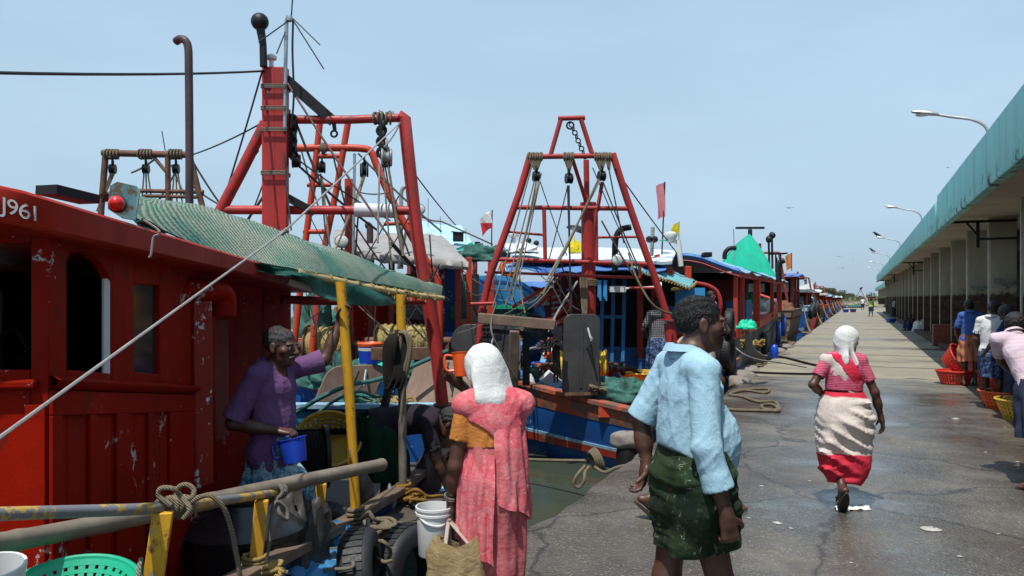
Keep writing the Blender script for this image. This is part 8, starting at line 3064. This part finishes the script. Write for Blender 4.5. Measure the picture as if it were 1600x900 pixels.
    if tilt:
     dz = (tilt[0] * x + tilt[1] * y) * t_
    if t_ > .999 or True:
     dz += .012 * math.sin(2 * a + ph[2]) * t_
    row.append(((q[0] + x * cr - y * sr) * self.k, (q[1] + x * sr + y * cr) * self.k, (z + dz) * self.k))
   row.append(row[0])
   rows.append(row)
  mb.grid(rows, thick)
  return self.part_mb(mb, name, mat, None if False else 80)
 def wrap(self, mat, g, test, name, amp=.008, fr=24, seed=3, extra=None, belly=0.0, full=1.0, res=None, arms=False, k=.03):
  """cloth band following the torso, kept only where test(X,Y,Z) < 0"""
  J, s = self.J, self.k
  pts = np.array([J[q] for q in ('pelvis', 'neck', 'shL', 'shR')])
  F = Field(pts.min(0) - .35, pts.max(0) + .3, res or self.res)
  self.torso(F, g, belly, k, full)
  if arms:
   for q in 'LR':
    F.cap(J['sh' + q], J['sh' + q] * .5 + J['el' + q] * .5, .05 * s + g, .046 * s + g, .03)
  if extra:
   extra(F)
  F.warp(lambda X, Y, Z: sins(X, Y, Z, amp, fr, seed, (1, 1, .5)))
  X, Y, Z = F.coords()
  F.F = np.maximum(F.F, test(X, Y, Z).astype(np.float32))
  F.cap(J['neck'] - A((0, 0, .0)), J['head'], .062 * s, .07 * s, .008, None, True)
  Pm, Q = F.mesh()
  return put_mesh(Pm, Q, name, mat, self.r)
 def head_wrap(self, mat, name='head_cloth', tails=(), g=.02, seed=2, amp=.007, drape=None, res=.006):
  F = Field(self.J['head'] - .36, self.J['head'] + .24, res)
  p, s, Rm = self.hp, self.k, self.Rm
  F.ell(p(0, -.016, .030), ((.078 + g) * s, (.101 + g) * s, (.087 + g) * s), Rm, .02)
  F.ell(p(0, -.04, -.045), ((.076 + g) * s, (.070 + g) * s, (.075 + g) * s), Rm, .04)
  for a, b, ra, rb, fl in tails:
   F.cap(p(*a), p(*b), ra * s, rb * s, .03, (Rm[1] * 1.0 if fl is None else (Rm[0] * fl[0] + Rm[1] * fl[1] + Rm[2] * fl[2]), .45))
  F.warp(lambda X, Y, Z: sins(X, Y, Z, amp, 24, seed, (1, 1, .6)))
  if drape is None:
   F.ell(p(0, .115, -.035), (.085 * s, .075 * s, .105 * s), Rm, .015, True)
  else:
   drape(F, p, Rm)
  P, Q = F.mesh()
  return put_mesh(P, Q, name, mat, self.r)
 def sandal(self, q):
  heel, ball, fd, uu, r = getattr(self, 'foot' + q)
  s = self.k
  m = MB()
  c = (heel + ball) / 2 + fd * .022 * s - uu * .036 * s
  rows = []
  for z in (0, .018):
   ring = []
   for k in range(25):
    a = 2 * math.pi * k / 24
    w = .040 + .008 * math.cos(a)
    ring.append(c + (fd * .135 * math.cos(a) + r * w * math.sin(a) - uu * z) * s)
   rows.append(ring)
  top = [[c * 1.0 + (p - c) * .01 for p in rows[0]]] + rows + [[c - uu * .018 * s + (p - rows[1][0]) * 0 for p in rows[1]]]
  m.grid(top)
  for w in (-1, 1):
   m.tube([A(ball) + fd * .03 * s - uu * .02 * s, ball - fd * .01 * s + r * w * .03 * s + uu * .018 * s, ball - fd * .04 * s + r * w * .042 * s - uu * .02 * s], .007 * s, 6)
  self.part_mb(m, 'sandal', 'sandal')
  return self
STAND = dict(pelvis=(0, 0, .90), neck=(0, -.015, 1.385), head=(0, .025, 1.525), hfwd=(0, 1, 0),
    shL=(-.158, -.015, 1.345), shR=(.158, -.015, 1.345), hipL=(-.088, 0, .88), hipR=(.088, 0, .88),
    elL=(-.225, -.03, 1.065), elR=(.225, -.03, 1.065), wrL=(-.235, .03, .83), wrR=(.235, .03, .83),
    knL=(-.095, .02, .475), knR=(.095, .02, .475), anL=(-.10, -.01, .085), anR=(.10, -.01, .085),
    ftL=(-.12, 1, 0), ftR=(.12, 1, 0))
def pose(**k):
 J = dict(STAND)
 J.update(k)
 return J
# the man in the light blue shirt
def at(px, d, z=0.0):
 p = W(px, HORIZ, d)
 return Vector((p.x, p.y, z))
man = Person(at(1077, 3.25), facing(13), 'man in a light blue shirt and green folded wrap, standing on the quay looking right', pose(
 hfwd=(.22, .97, -.05), head=(.0, .050, 1.525), neck=(0, -.005, 1.385),
 elR=(.215, -.035, 1.065), wrR=(.250, .030, .815), elL=(-.225, -.115, 1.10), wrL=(-.19, -.105, .925),
 hipL=(-.075, 0, .88), hipR=(.075, 0, .88), knR=(.085, .10, .475), anR=(.09, .09, .085), knL=(-.085, -.06, .475), anL=(-.10, -.09, .085)),
 h=1.72, res=.0062, hair='hair_black', hs=.94)
man.body(hands={'R': ((0, .18, -1), (-1, 0, -.05), 1, (.75, .75, .6), .9), 'L': ((.04, -.28, -1), (-.1, -1, -.1), -1, (.35, .55, .5), .9)})
man.hair(vol=.002, seed=3, res=.0045, strands=3600)
man.face('hair_black')
man.shirt('shirt_lightblue', g=.010, sleeve=(.58, .82), hem=-.07, belly=.066, amp=.0065, fr=30, seed=5, loose=.007, flare=.012, cuff=True, slope=.62)
man.skirt([(1.03, 0, .02, .158, .118, 0), (.93, 0, .008, .215, .138, 0), (.80, 0, .015, .222, .144, 0), (.625, 0, .03, .18, .142, 0)], 'lungi_green', folds=5, amp=.010, seed=4, tilt=(.10, .06), wr=.008)
m = MB()
m.torus(A((-.204, -.106, .95)) * man.k, (.1, -.25, 1), .033, .0035, 20, 6)
man.part_mb(m, 'bangle', 'bangle')
# old woman in the pink sari
wom = Person(at(771, 3.6), facing(101), 'woman in a pink printed sari, white cloth over her head, seen from behind', pose(
 head=(-.045, .075, 1.52), hfwd=(-.35, .9, -.25), neck=(-.01, 0, 1.385), shL=(-.150, -.01, 1.335), shR=(.150, 0, 1.335),
 elL=(-.205, -.02, 1.03), wrL=(-.215, .05, .83), elR=(.10, .26, 1.18), wrR=(-.125, .33, 1.405)),
 h=1.475, res=.0062)
wom.body(hands={'L': ((-.02, .10, -1), (1, 0, 0), -1, (.95, .9, .7), .9), 'R': ((-.75, .05, .55), (.35, .5, .6), -1, (.5, .6, .5), .8)}, arms=.95)
wom.shirt('blouse_orange', g=.009, sleeve=(.34, .30), hem=-.205, amp=.004, fr=26, seed=2, collar=False, name='blouse', full=1.0)
wom.head_wrap('head_cloth', tails=(((-.05, -.07, -.06), (-.06, -.085, -.155), .06, .055, None), ((.055, -.07, -.05), (.075, -.09, -.16), .06, .05, None), ((0, -.085, -.03), (.01, -.115, -.165), .07, .055, None)),
    g=.020, seed=6, amp=.0035)
def drape_t(X, Y, Z):
 edge = np.where(X < .07, 1.055 - .62 * X, 1.01 - (X - .07) * 4.5)
 low = edge - Z + .01 * np.sin(X * 40 + Y * 20)
 return np.maximum(low, Z - 1.36)
wom.wrap('sari_pink', .018, drape_t, 'sari_drape', amp=.008, fr=34, seed=8, full=1.02, arms=False)
wom.skirt([(1.14, 0, .0, .138, .112, 0), (1.03, 0, -.005, .145, .125, 0), (.93, 0, -.01, .163, .145, 0), (.72, -.005, -.005, .166, .155, 0), (.40, -.01, .0, .152, .15, 0), (.06, -.01, .01, .175, .18, 0)], 'sari_pink_skirt', folds=8, amp=.012, seed=11, name='sari_skirt')
def panel(person, angs, zs, rad, mat, name, amp=.012, seed=0, folds=5, slant=0.0):
 rows = []
 for i in range(30):
  v = i / 29
  z = zs[0] + (zs[1] - zs[0]) * v
  rx, ry = np.interp(v, [0, .25, 1], rad[0]), np.interp(v, [0, .25, 1], rad[1])
  row = []
  for k in range(40):
   u = k / 39
   a = R(angs[0] + (angs[1] - angs[0]) * (u + .03 * math.sin(v * 5 + seed)))
   f = amp * (math.sin(u * folds * 6.28 + seed + 1.2 * math.sin(v * 4)) + .5 * math.sin(u * folds * 11 + v * 5)) * (.4 + .8 * v)
   row.append(A(((rx + f) * math.cos(a), (ry + f) * math.sin(a), z + (.012 * math.sin(u * 9 + seed) + slant * (u - .5) + .05 * abs(u - .5) ** 2) * v)) * person.k)
  rows.append(row)
 m = MB()
 m.grid(rows, .004)
 return person.part_mb(m, name, mat, 80)
panel(wom, (185, 262), (1.10, .60), ((.145, .180, .192), (.127, .168, .190)), 'sari_pink', 'sari_end', .010, 1, 4, -.10)
panel(wom, (266, 362), (1.23, .79), ((.158, .172, .188), (.118, .150, .182)), 'sari_pink', 'sari_fold', .010, 4, 3, -.14)
for q, z in (('L', .86),):
 m = MB()
 m.torus(A((-.213, .042, .862)) * wom.k, (.1, -.2, 1), .036, .004, 20, 6)
 m.torus(A((-.213, .046, .852)) * wom.k, (.0, -.25, 1), .036, .003, 20, 6)
 wom.part_mb(m, 'bangle', 'bangle')
def mug(c, ax, r0, h, mat, label, handle_dir):
 a = Vector(ax).normalized()
 c = Vector(c)
 r = empty('mug', c, label, 'mug', 'plastic mugs')
 m = MB()
 m.lathe([(.001, 0), (r0 * .78, 0), (r0 * .80, .006), (r0 * .97, h * .95), (r0 * 1.04, h * .97), (r0 * 1.04, h), (r0 * .93, h), (r0 * .76, .012), (.001, .01)], c, a, 30)
 m.build('cup', M[mat], r)
 hd = Vector(handle_dir)
 hd = (hd - a * hd.dot(a)).normalized()
 k = MB()
 k.tube(catmull([c + a * h * .85 + hd * r0 * .9, c + a * h * .85 + hd * (r0 + .035), c + a * h * .3 + hd * (r0 + .03), c + a * h * .25 + hd * r0 * .8], 6), .007, 8)
 k.build('handle', M[mat], r)
 return r
mug(W(722, 588, 3.80), (-.1, .1, 1), .046, .12, 'orange_plastic', 'orange mug held up beside the old woman\'s white head cloth', C(-1, 0, 0))
hp = man and Vector((0, 0, 0))
hand_w = W(703, 803, 3.52)
c = W(714, 925, 3.46)
r_ = empty('cloth_bag', c, 'worn tan cloth bag hanging from the old woman\'s hand', 'bag')
rows = []
for i in range(22):
 v = i / 21
 ring = []
 for k in range(36):
  a = 2 * math.pi * k / 36
  w = interp([0, .35, .8, 1], [.135, .15, .125, .095], v)
  t_ = interp([0, .4, 1], [.06, .075, .04], v)
  f = 1 + .16 * mnoise.noise(Vector((math.cos(a) * 2, math.sin(a) * 2, v * 3))) + .07 * math.sin(a * 5 + v * 6) * v
  dz = .05 * v * (abs(math.cos(a)) - .35)
  ring.append(c + C(w * math.cos(a) * f, t_ * math.sin(a) * f, -.11 + .335 * v + dz))
 ring.append(ring[0])
 rows.append(ring)
m = MB()
m.grid(rows, .004)
m.build('pouch', M['bag_cloth'], r_, angle=80)
for q in (-1, 1):
 m = MB()
 b0, b1 = c + C(-.05, .03 * q, .22), c + C(.055, .03 * q, .225)
 m.tube(catmull([b0, hand_w + C(-.008, .008 * q, -.045), hand_w + C(.0, .006 * q, -.03), hand_w + C(.01, .008 * q, -.045), b1], 6), .009, 8, flat=.5)
 m.build('strap', M['shirt_beige'], r_)
c = W(679, 866, 3.62)
r_ = empty('bucket', c, 'white plastic bucket carried at the old woman\'s side', 'bucket')
m = MB()
m.lathe([(.001, 0), (.073, 0), (.076, .005), (.083, .19), (.089, .192), (.089, .202), (.084, .204), (.0845, .215), (.090, .217), (.090, .228), (.083, .229), (.079, .19), (.07, .012), (.001, .01)], c, (0, 0, 1), 36)
m.build('pail', M['white_plastic'], r_)
m = MB()
m.tube(catmull([c + C(-.085, -.02, .205), c + C(-.03, -.085, .17), c + C(.04, -.07, .155), c + C(.086, -.01, .205)], 6), .0055, 6)
m.build('handle', M['white_plastic'], r_)
# woman walking away in the cream sari
w2 = Person(at(1318, 6.28), facing(82), 'woman in a cream sari with red borders, walking away over the wet quay', pose(
 head=(.045, .035, 1.53), hfwd=(.80, .60, -.10), neck=(.01, .0, 1.385), shL=(-.150, -.01, 1.34), shR=(.150, 0, 1.34),
 elL=(-.29, -.075, 1.125), wrL=(-.17, .08, 1.02), elR=(.265, -.03, 1.06), wrR=(.335, .03, .83),
 knL=(-.07, .06, .46), anL=(-.07, -.24, .20), pitchL=(.95, 0, 0), knR=(.02, .10, .475), anR=(.0, .03, .085), ftL=(.0, 1, 0), ftR=(.1, 1, 0)),
 h=1.455, res=.0075)
w2.body(hands={'R': ((.25, .12, -1), (-1, .1, -.2), 1, (.35, .4, .35), .5), 'L': ((.8, .6, -.2), (.4, -.8, 0), 1, (.4, .4, .4), .5)}, arms=1.0)
w2.face()
w2.shirt('blouse_pink', g=.012, sleeve=(.36, .36), hem=-.15, amp=.004, fr=26, seed=2, collar=False, name='blouse', full=1.06)
w2.head_wrap('head_cloth', tails=(((0, -.06, -.05), (.03, -.10, -.16), .06, .05, None), ((.0, -.09, .02), (.06, -.10, -.20), .05, .045, None), ((.05, -.05, -.07), (.12, -.02, -.21), .045, .03, None), ((-.06, -.03, -.06), (-.10, -.03, -.17), .045, .03, None)),
    g=.020, seed=9, amp=.005, drape=lambda F, p, Rm: F.ell(p(0, .125, -.045), (.10 * w2.k, .10 * w2.k, .115 * w2.k), Rm, .015, True))
def band_t(c0, slope, w0):
 def f(X, Y, Z):
  c = (Z - c0) - slope * X + .008 * np.sin(Z * 50 + Y * 30)
  return np.maximum(np.abs(c) - w0, np.maximum(Z - 1.24, .86 - Z))
 return f
w2.wrap('sari_white', .017, band_t(1.06, -1.2, .11), 'sari_drape', amp=.007, fr=36, seed=8, full=1.02)
w2.wrap('sari_red', .022, band_t(1.165, -1.4, .085), 'sari_border', amp=.007, fr=36, seed=12, full=1.02)
w2.skirt([(1.06, 0, .0, .165, .135, 0), (.97, 0, -.01, .205, .17, 0), (.80, -.005, -.015, .232, .205, 0), (.55, -.005, 0, .226, .20, 0), (.40, 0, -.01, .218, .195, 0), (.31, .0, -.01, .19, .185, 0), (.225, .0, -.02, .135, .165, 0)], 'sari_cream', folds=4, amp=.010, seed=21, name='sari_skirt', tilt=(-.12, -.06), wr=.030)
w2.sandal('L')
w2.sandal('R')
# worker in the purple shirt
pur = Person(at(428, 4.8, -.15), facing(-18), 'worker in a purple shirt with grey moustache, gripping the yellow awning post', pose(
 hfwd=(-.02, 1, -.12), head=(0, .05, 1.52), elL=(-.30, .17, 1.415), wrL=(-.395, .225, 1.655), shL=(-.158, .0, 1.355),
 elR=(.245, -.115, 1.075), wrR=(.15, .115, 1.03)), h=1.68, res=.0068, hair='hair_grey')
pur.body(hands={'L': ((-.15, .15, 1), (.1, 1, -.1), -1, (.55, .7, .6), .8), 'R': ((-.30, .9, -.05), (-.2, .05, -1), 1, (.55, .7, .6), .8)})
pur.hair(vol=.003, seed=5, res=.005, bald=.03, strands=700)
pur.face('moustache_grey')
pur.shirt('shirt_purple', g=.013, sleeve=(.44, .50), hem=.12, amp=.0075, fr=30, seed=15, loose=.008, flare=.004, cuff=True)
pur.skirt([(.98, 0, 0, .150, .112, 0), (.80, 0, .0, .160, .12, 0), (.75, 0, .01, .178, .15, 0), (.66, 0, .03, .20, .20, 0), (.6, 0, .03, .21, .21, 0), (.3, 0, .02, .22, .22, 0)], 'lungi_bluewhite', folds=7, amp=.02, seed=31)
mug(W(462, 722, 4.60) , (-.22, .0, 1), .085, .145, 'blue_plastic', 'bright blue mug in the purple shirted worker\'s hand', C(-1, 0, 0))
# bent worker in the shade of the awning
bent = Person(at(592, 6.35, -.15), facing(4), 'worker in dark clothes bent double under the green awning', pose(
 pelvis=(0, 0, .80), neck=(0, .43, .86), head=(0, .58, .80), hfwd=(0, .55, -.85), hup=(0, .85, .5), shL=(-.17, .40, .83), shR=(.17, .40, .83),
 elL=(-.2, .46, .57), elR=(.2, .46, .57), wrL=(-.16, .55, .34), wrR=(.16, .55, .34), hipL=(-.09, 0, .78), hipR=(.09, 0, .78),
 knL=(-.1, .12, .44), knR=(.1, .14, .44)), h=1.66, res=.010)
bent.body()
bent.hair(vol=.012)
bent.shirt('shirt_dark', g=.018, sleeve=(.45, .45), hem=.06, amp=.008, seed=6, collar=False)
bent.skirt([(.88, 0, -.05, .17, .15, 0), (.75, 0, .0, .2, .2, 0), (.35, 0, .05, .19, .2, 0)], 'lungi_darkgreen', amp=.012, seed=8)
# passer-by hidden behind the front man
wk = Person(at(1083, 6.0), facing(2), 'passer-by in a beige shirt walking behind the man in light blue', pose(
 neck=(0, .05, 1.375), head=(0, .10, 1.51), knL=(-.09, .22, .50), anL=(-.09, .30, .085), knR=(.09, -.10, .46), anR=(.09, -.37, .16), pitchR=(.7, 0, 0),
 elR=(.205, .15, 1.09), wrR=(.17, -.03, .95), elL=(-.22, -.15, 1.07), wrL=(-.2, -.1, .85)), h=1.62, res=.010)
wk.body()
wk.hair(vol=.012)
wk.shirt('shirt_beige', g=.02, sleeve=(.45, .42), hem=.1, amp=.008, seed=7, collar=False)
wk.skirt([(.95, 0, 0, .17, .14, 0), (.8, 0, 0, .18, .18, 0), (.5, 0, 0, .17, .22, 0)], 'lungi_dark', amp=.012, seed=9)
wk.sandal('L')
wk.sandal('R')
# fish sorters on the right
GS = 'fish sorters by the hall pillars'
a1 = Person(at(1516, 14.8), facing(78), 'man in a blue shirt and short orange wrap, back to the camera', pose(
 head=(.0, .06, 1.52), hfwd=(.3, .9, -.3), elL=(-.23, .05, 1.08), wrL=(-.15, .22, .93), elR=(.23, .05, 1.08), wrR=(.15, .22, .93),
 anL=(-.12, -.02, .085), anR=(.09, .02, .085)), h=1.66, res=.012, group=GS)
a1.body()
a1.hair(vol=.014, res=.007)
a1.shirt('shirt_blue', g=.014, sleeve=(.5, .5), hem=.06, amp=.007, fr=30, seed=3)
a1.skirt([(.98, 0, 0, .158, .13, 0), (.85, 0, .01, .185, .165, 0), (.6, 0, .02, .20, .18, 0), (.47, 0, .02, .195, .18, 0)], 'lungi_orange', amp=.014, seed=10)
a2 = Person(at(1550, 11.9), facing(48), 'man in a white shirt and blue patterned shorts by the baskets', pose(
 head=(.03, .04, 1.525), hfwd=(.45, .9, -.15), elR=(.22, .02, 1.06), wrR=(.22, .09, .83), elL=(-.22, -.01, 1.06), wrL=(-.2, .12, .87),
 anR=(.10, -.02, .085), anL=(-.1, .06, .085), ftR=(-.3, 1, 0)), h=1.64, res=.010, group=GS)
a2.body()
a2.hair(vol=.013, res=.006)
a2.face()
a2.shirt('shirt_white', g=.013, sleeve=(.40, .40), hem=.05, amp=.007, fr=30, seed=4)
a2.skirt([(.92, 0, 0, .17, .14, 0), (.8, 0, 0, .185, .17, 0), (.48, 0, .02, .17, .16, 0)], 'shorts_blue', amp=.010, seed=12, name='shorts')
a3 = Person(at(1624, 6.95), facing(70), 'man in a pink striped shirt leaning in at the right edge over the baskets', pose(
 pelvis=(0, -.05, .87), neck=(-.13, .24, 1.30), head=(-.10, .36, 1.40), hfwd=(.3, .8, -.5), shL=(-.29, .17, 1.28), shR=(.03, .26, 1.25),
 elL=(-.21, .37, 1.07), wrL=(-.06, .52, .94), elR=(.08, .42, 1.02), wrR=(.08, .6, .85), anL=(-.08, -.30, .085), anR=(.15, .1, .085), knL=(-.09, -.1, .48), ftL=(-.8, .6, 0)), h=1.68, res=.009, group=GS)
a3.body()
a3.hair(vol=.012)
a3.shirt('shirt_pink', g=.014, sleeve=(.38, .38), hem=.08, amp=.007, fr=30, seed=9)
a3.skirt([(.95, 0, -.03, .17, .14, 0), (.8, 0, -.05, .2, .18, 0), (.45, 0, -.08, .19, .2, 0)], 'lungi_dark', amp=.014, seed=14)
a3.sandal('L')
a4 = Person(at(1594, 11.2), facing(115), 'person in a navy shirt stooping behind the man in pink stripes', pose(
 neck=(0, .12, 1.34), head=(0, .2, 1.455), hfwd=(0, .8, -.55), shL=(-.158, .1, 1.30), shR=(.158, .1, 1.30), elL=(-.2, .25, 1.05), elR=(.2, .25, 1.05), wrL=(-.15, .4, .9), wrR=(.15, .4, .9)), h=1.66, res=.012, group=GS)
a4.body()
a4.hair(vol=.013, res=.007)
a4.shirt('shirt_navy', g=.014, sleeve=(.5, .5), hem=.08, seed=5, fr=30, amp=.006)
a4.skirt([(.95, 0, 0, .17, .14, 0), (.8, 0, 0, .19, .17, 0), (.3, 0, 0, .19, .18, 0)], 'lungi_dark', amp=.012, seed=15)
# people farther off and on the boats
ck = Person(at(1030, 12.5, .10), facing(100), 'man in a checked shirt working in the shade of the middle boat', pose(
 neck=(0, .06, 1.37), head=(.02, .12, 1.50), hfwd=(.2, .9, -.35), elL=(-.25, .05, 1.10), wrL=(-.15, .22, 1.0), elR=(.25, .05, 1.10), wrR=(.15, .24, 1.0)), h=1.62, res=.011)
ck.body()
ck.hair(vol=.012, res=.007)
ck.shirt('shirt_check', g=.016, sleeve=(.45, .45), hem=.08, amp=.007, fr=30, seed=6)
ck.skirt([(.96, 0, 0, .17, .14, 0), (.8, 0, 0, .2, .19, 0), (.45, 0, 0, .2, .2, 0)], 'shorts_blue', amp=.014, seed=17)
sit = dict(pelvis=(0, 0, .48), neck=(0, .03, .97), head=(0, .07, 1.11), shL=(-.175, .02, .93), shR=(.175, .02, .93), hipL=(-.09, 0, .46), hipR=(.09, 0, .46),
   elL=(-.22, .08, .68), elR=(.22, .08, .68), wrL=(-.15, .30, .60), wrR=(.15, .30, .60), knL=(-.12, .42, .50), knR=(.12, .42, .50), anL=(-.12, .40, .085), anR=(.12, .40, .085))
s1 = Person(Vector((XR - .55, y3 + 1.6, .62)), facing(-50), 'man in a pale shirt sitting between the red posts of the tarp roofed boat', pose(**sit), h=1.65, res=.013)
s1.body()
s1.hair(vol=.012, res=.007)
s1.shirt('shirt_white', g=.022, sleeve=(.4, .4), hem=.08, seed=8)
m = MB()
for q in (-1, 1):
 m.tube([A((q * .09, 0, .46)), A((q * .12, .42, .50)), A((q * .12, .41, .16))], [.105, .085, .07], 12)
s1.part_mb(m, 'trousers', 'shirt_navy')
m = MB()
m.obox(Vector((XR - .55, y3 + 1.6, .78)), Vector((.25, 0, 0)), Vector((0, .22, 0)), Vector((0, 0, .22)))
tag(m.build('wooden_box', M['ladder_blue'], base=(XR - .55, y3 + 1.6, .56), bevel=.01), 'blue box used as a seat on the tarp roofed boat', 'box')
sq = dict(sit)
for q in list(sq):
 v = sq[q]
 sq[q] = (v[0], v[1], v[2] - (.36 if q[:2] not in ('kn', 'an') else 0))
sq.update(knL=(-.16, .30, .45), knR=(.16, .30, .45), anL=(-.12, .26, .085), anR=(.12, .26, .085), elL=(-.24, .16, .45), elR=(.24, .16, .45), wrL=(-.1, .36, .40), wrR=(.1, .36, .40))
s2 = Person(on_quay(1424, 517)[0], facing(190), 'person sitting on the ground in dark clothes against the hall pillars', pose(**sq), h=1.65, res=.018)
s2.body()
s2.hair(vol=.015, res=.009)
s2.shirt('shirt_dark', g=.03, sleeve=(.5, .5), hem=.08, seed=9, collar=False)
m = MB()
for q in (-1, 1):
 m.tube([A((q * .09, 0, .12)), A((q * .16, .30, .45)), A((q * .12, .27, .14))], [.13, .11, .1], 12)
s2.part_mb(m, 'trousers', 'shirt_navy')
tag(heap('cloth_bundle', on_quay(1438, 518)[0], .35, .3, .45, 'head_cloth', None, 5, 12, .4), 'pale cloth bundle beside the person sitting by the pillars', 'bundle')
s3 = Person(on_quay(1397, 497.5)[0], facing(170), 'person in a grey shirt standing in the shade of the far pillars', pose(), h=1.65, res=.022)
s3.body()
s3.hair(vol=.015, res=.01)
s3.shirt('tarp_grey', g=.03, sleeve=(.45, .45), hem=.08, seed=3, collar=False)
s3.skirt([(.95, 0, 0, .17, .14, 0), (.8, 0, 0, .2, .19, 0), (.2, 0, 0, .2, .2, 0)], 'lungi_dark', amp=.014, seed=18)
s4 = Person(on_quay(1361, 494.4)[0], facing(85), 'person in a yellow green vest with a red tray on the head, far off', pose(
 elL=(-.28, .0, 1.50), wrL=(-.22, .03, 1.68), elR=(.25, 0, 1.07), wrR=(.24, .05, .85), anL=(-.12, .12, .085), anR=(.1, -.1, .085)), h=1.62, res=.022)
s4.body()
s4.hair(vol=.013, res=.01)
s4.shirt('vest_yellow', g=.035, sleeve=(.12, .12), hem=.0, seed=3, collar=False, name='vest')
s4.skirt([(.95, 0, 0, .17, .14, 0), (.8, 0, 0, .21, .19, 0), (.48, 0, 0, .21, .2, 0)], 'lungi_dark', amp=.014, seed=19)
p_, _d = on_quay(1361, 494.4)
m = MB()
m.lathe([(.001, 0), (.33, 0), (.42, .10), (.43, .10), (.34, -.012), (.001, -.012)], p_ + Vector((0, 0, 1.635)), (0, 0, 1), 24)
tag(m.build('tray', M['red_plastic'], base=p_ + Vector((0, 0, 1.63))), 'wide red tray balanced on the head of the person in the yellow vest', 'tray')
s5 = Person(on_quay(1348, 484.4)[0], facing(80), 'person in a white shirt farthest down the quay, walking away', pose(anL=(-.1, .18, .085), anR=(.1, -.15, .085)), h=1.66, res=.026)
s5.body()
s5.hair(vol=.015, res=.012)
s5.shirt('shirt_white', g=.035, sleeve=(.45, .45), hem=.1, seed=3, collar=False)
s5.skirt([(.95, 0, 0, .17, .14, 0), (.8, 0, 0, .21, .19, 0), (.35, 0, 0, .2, .2, 0)], 'lungi_dark', amp=.014, seed=20)
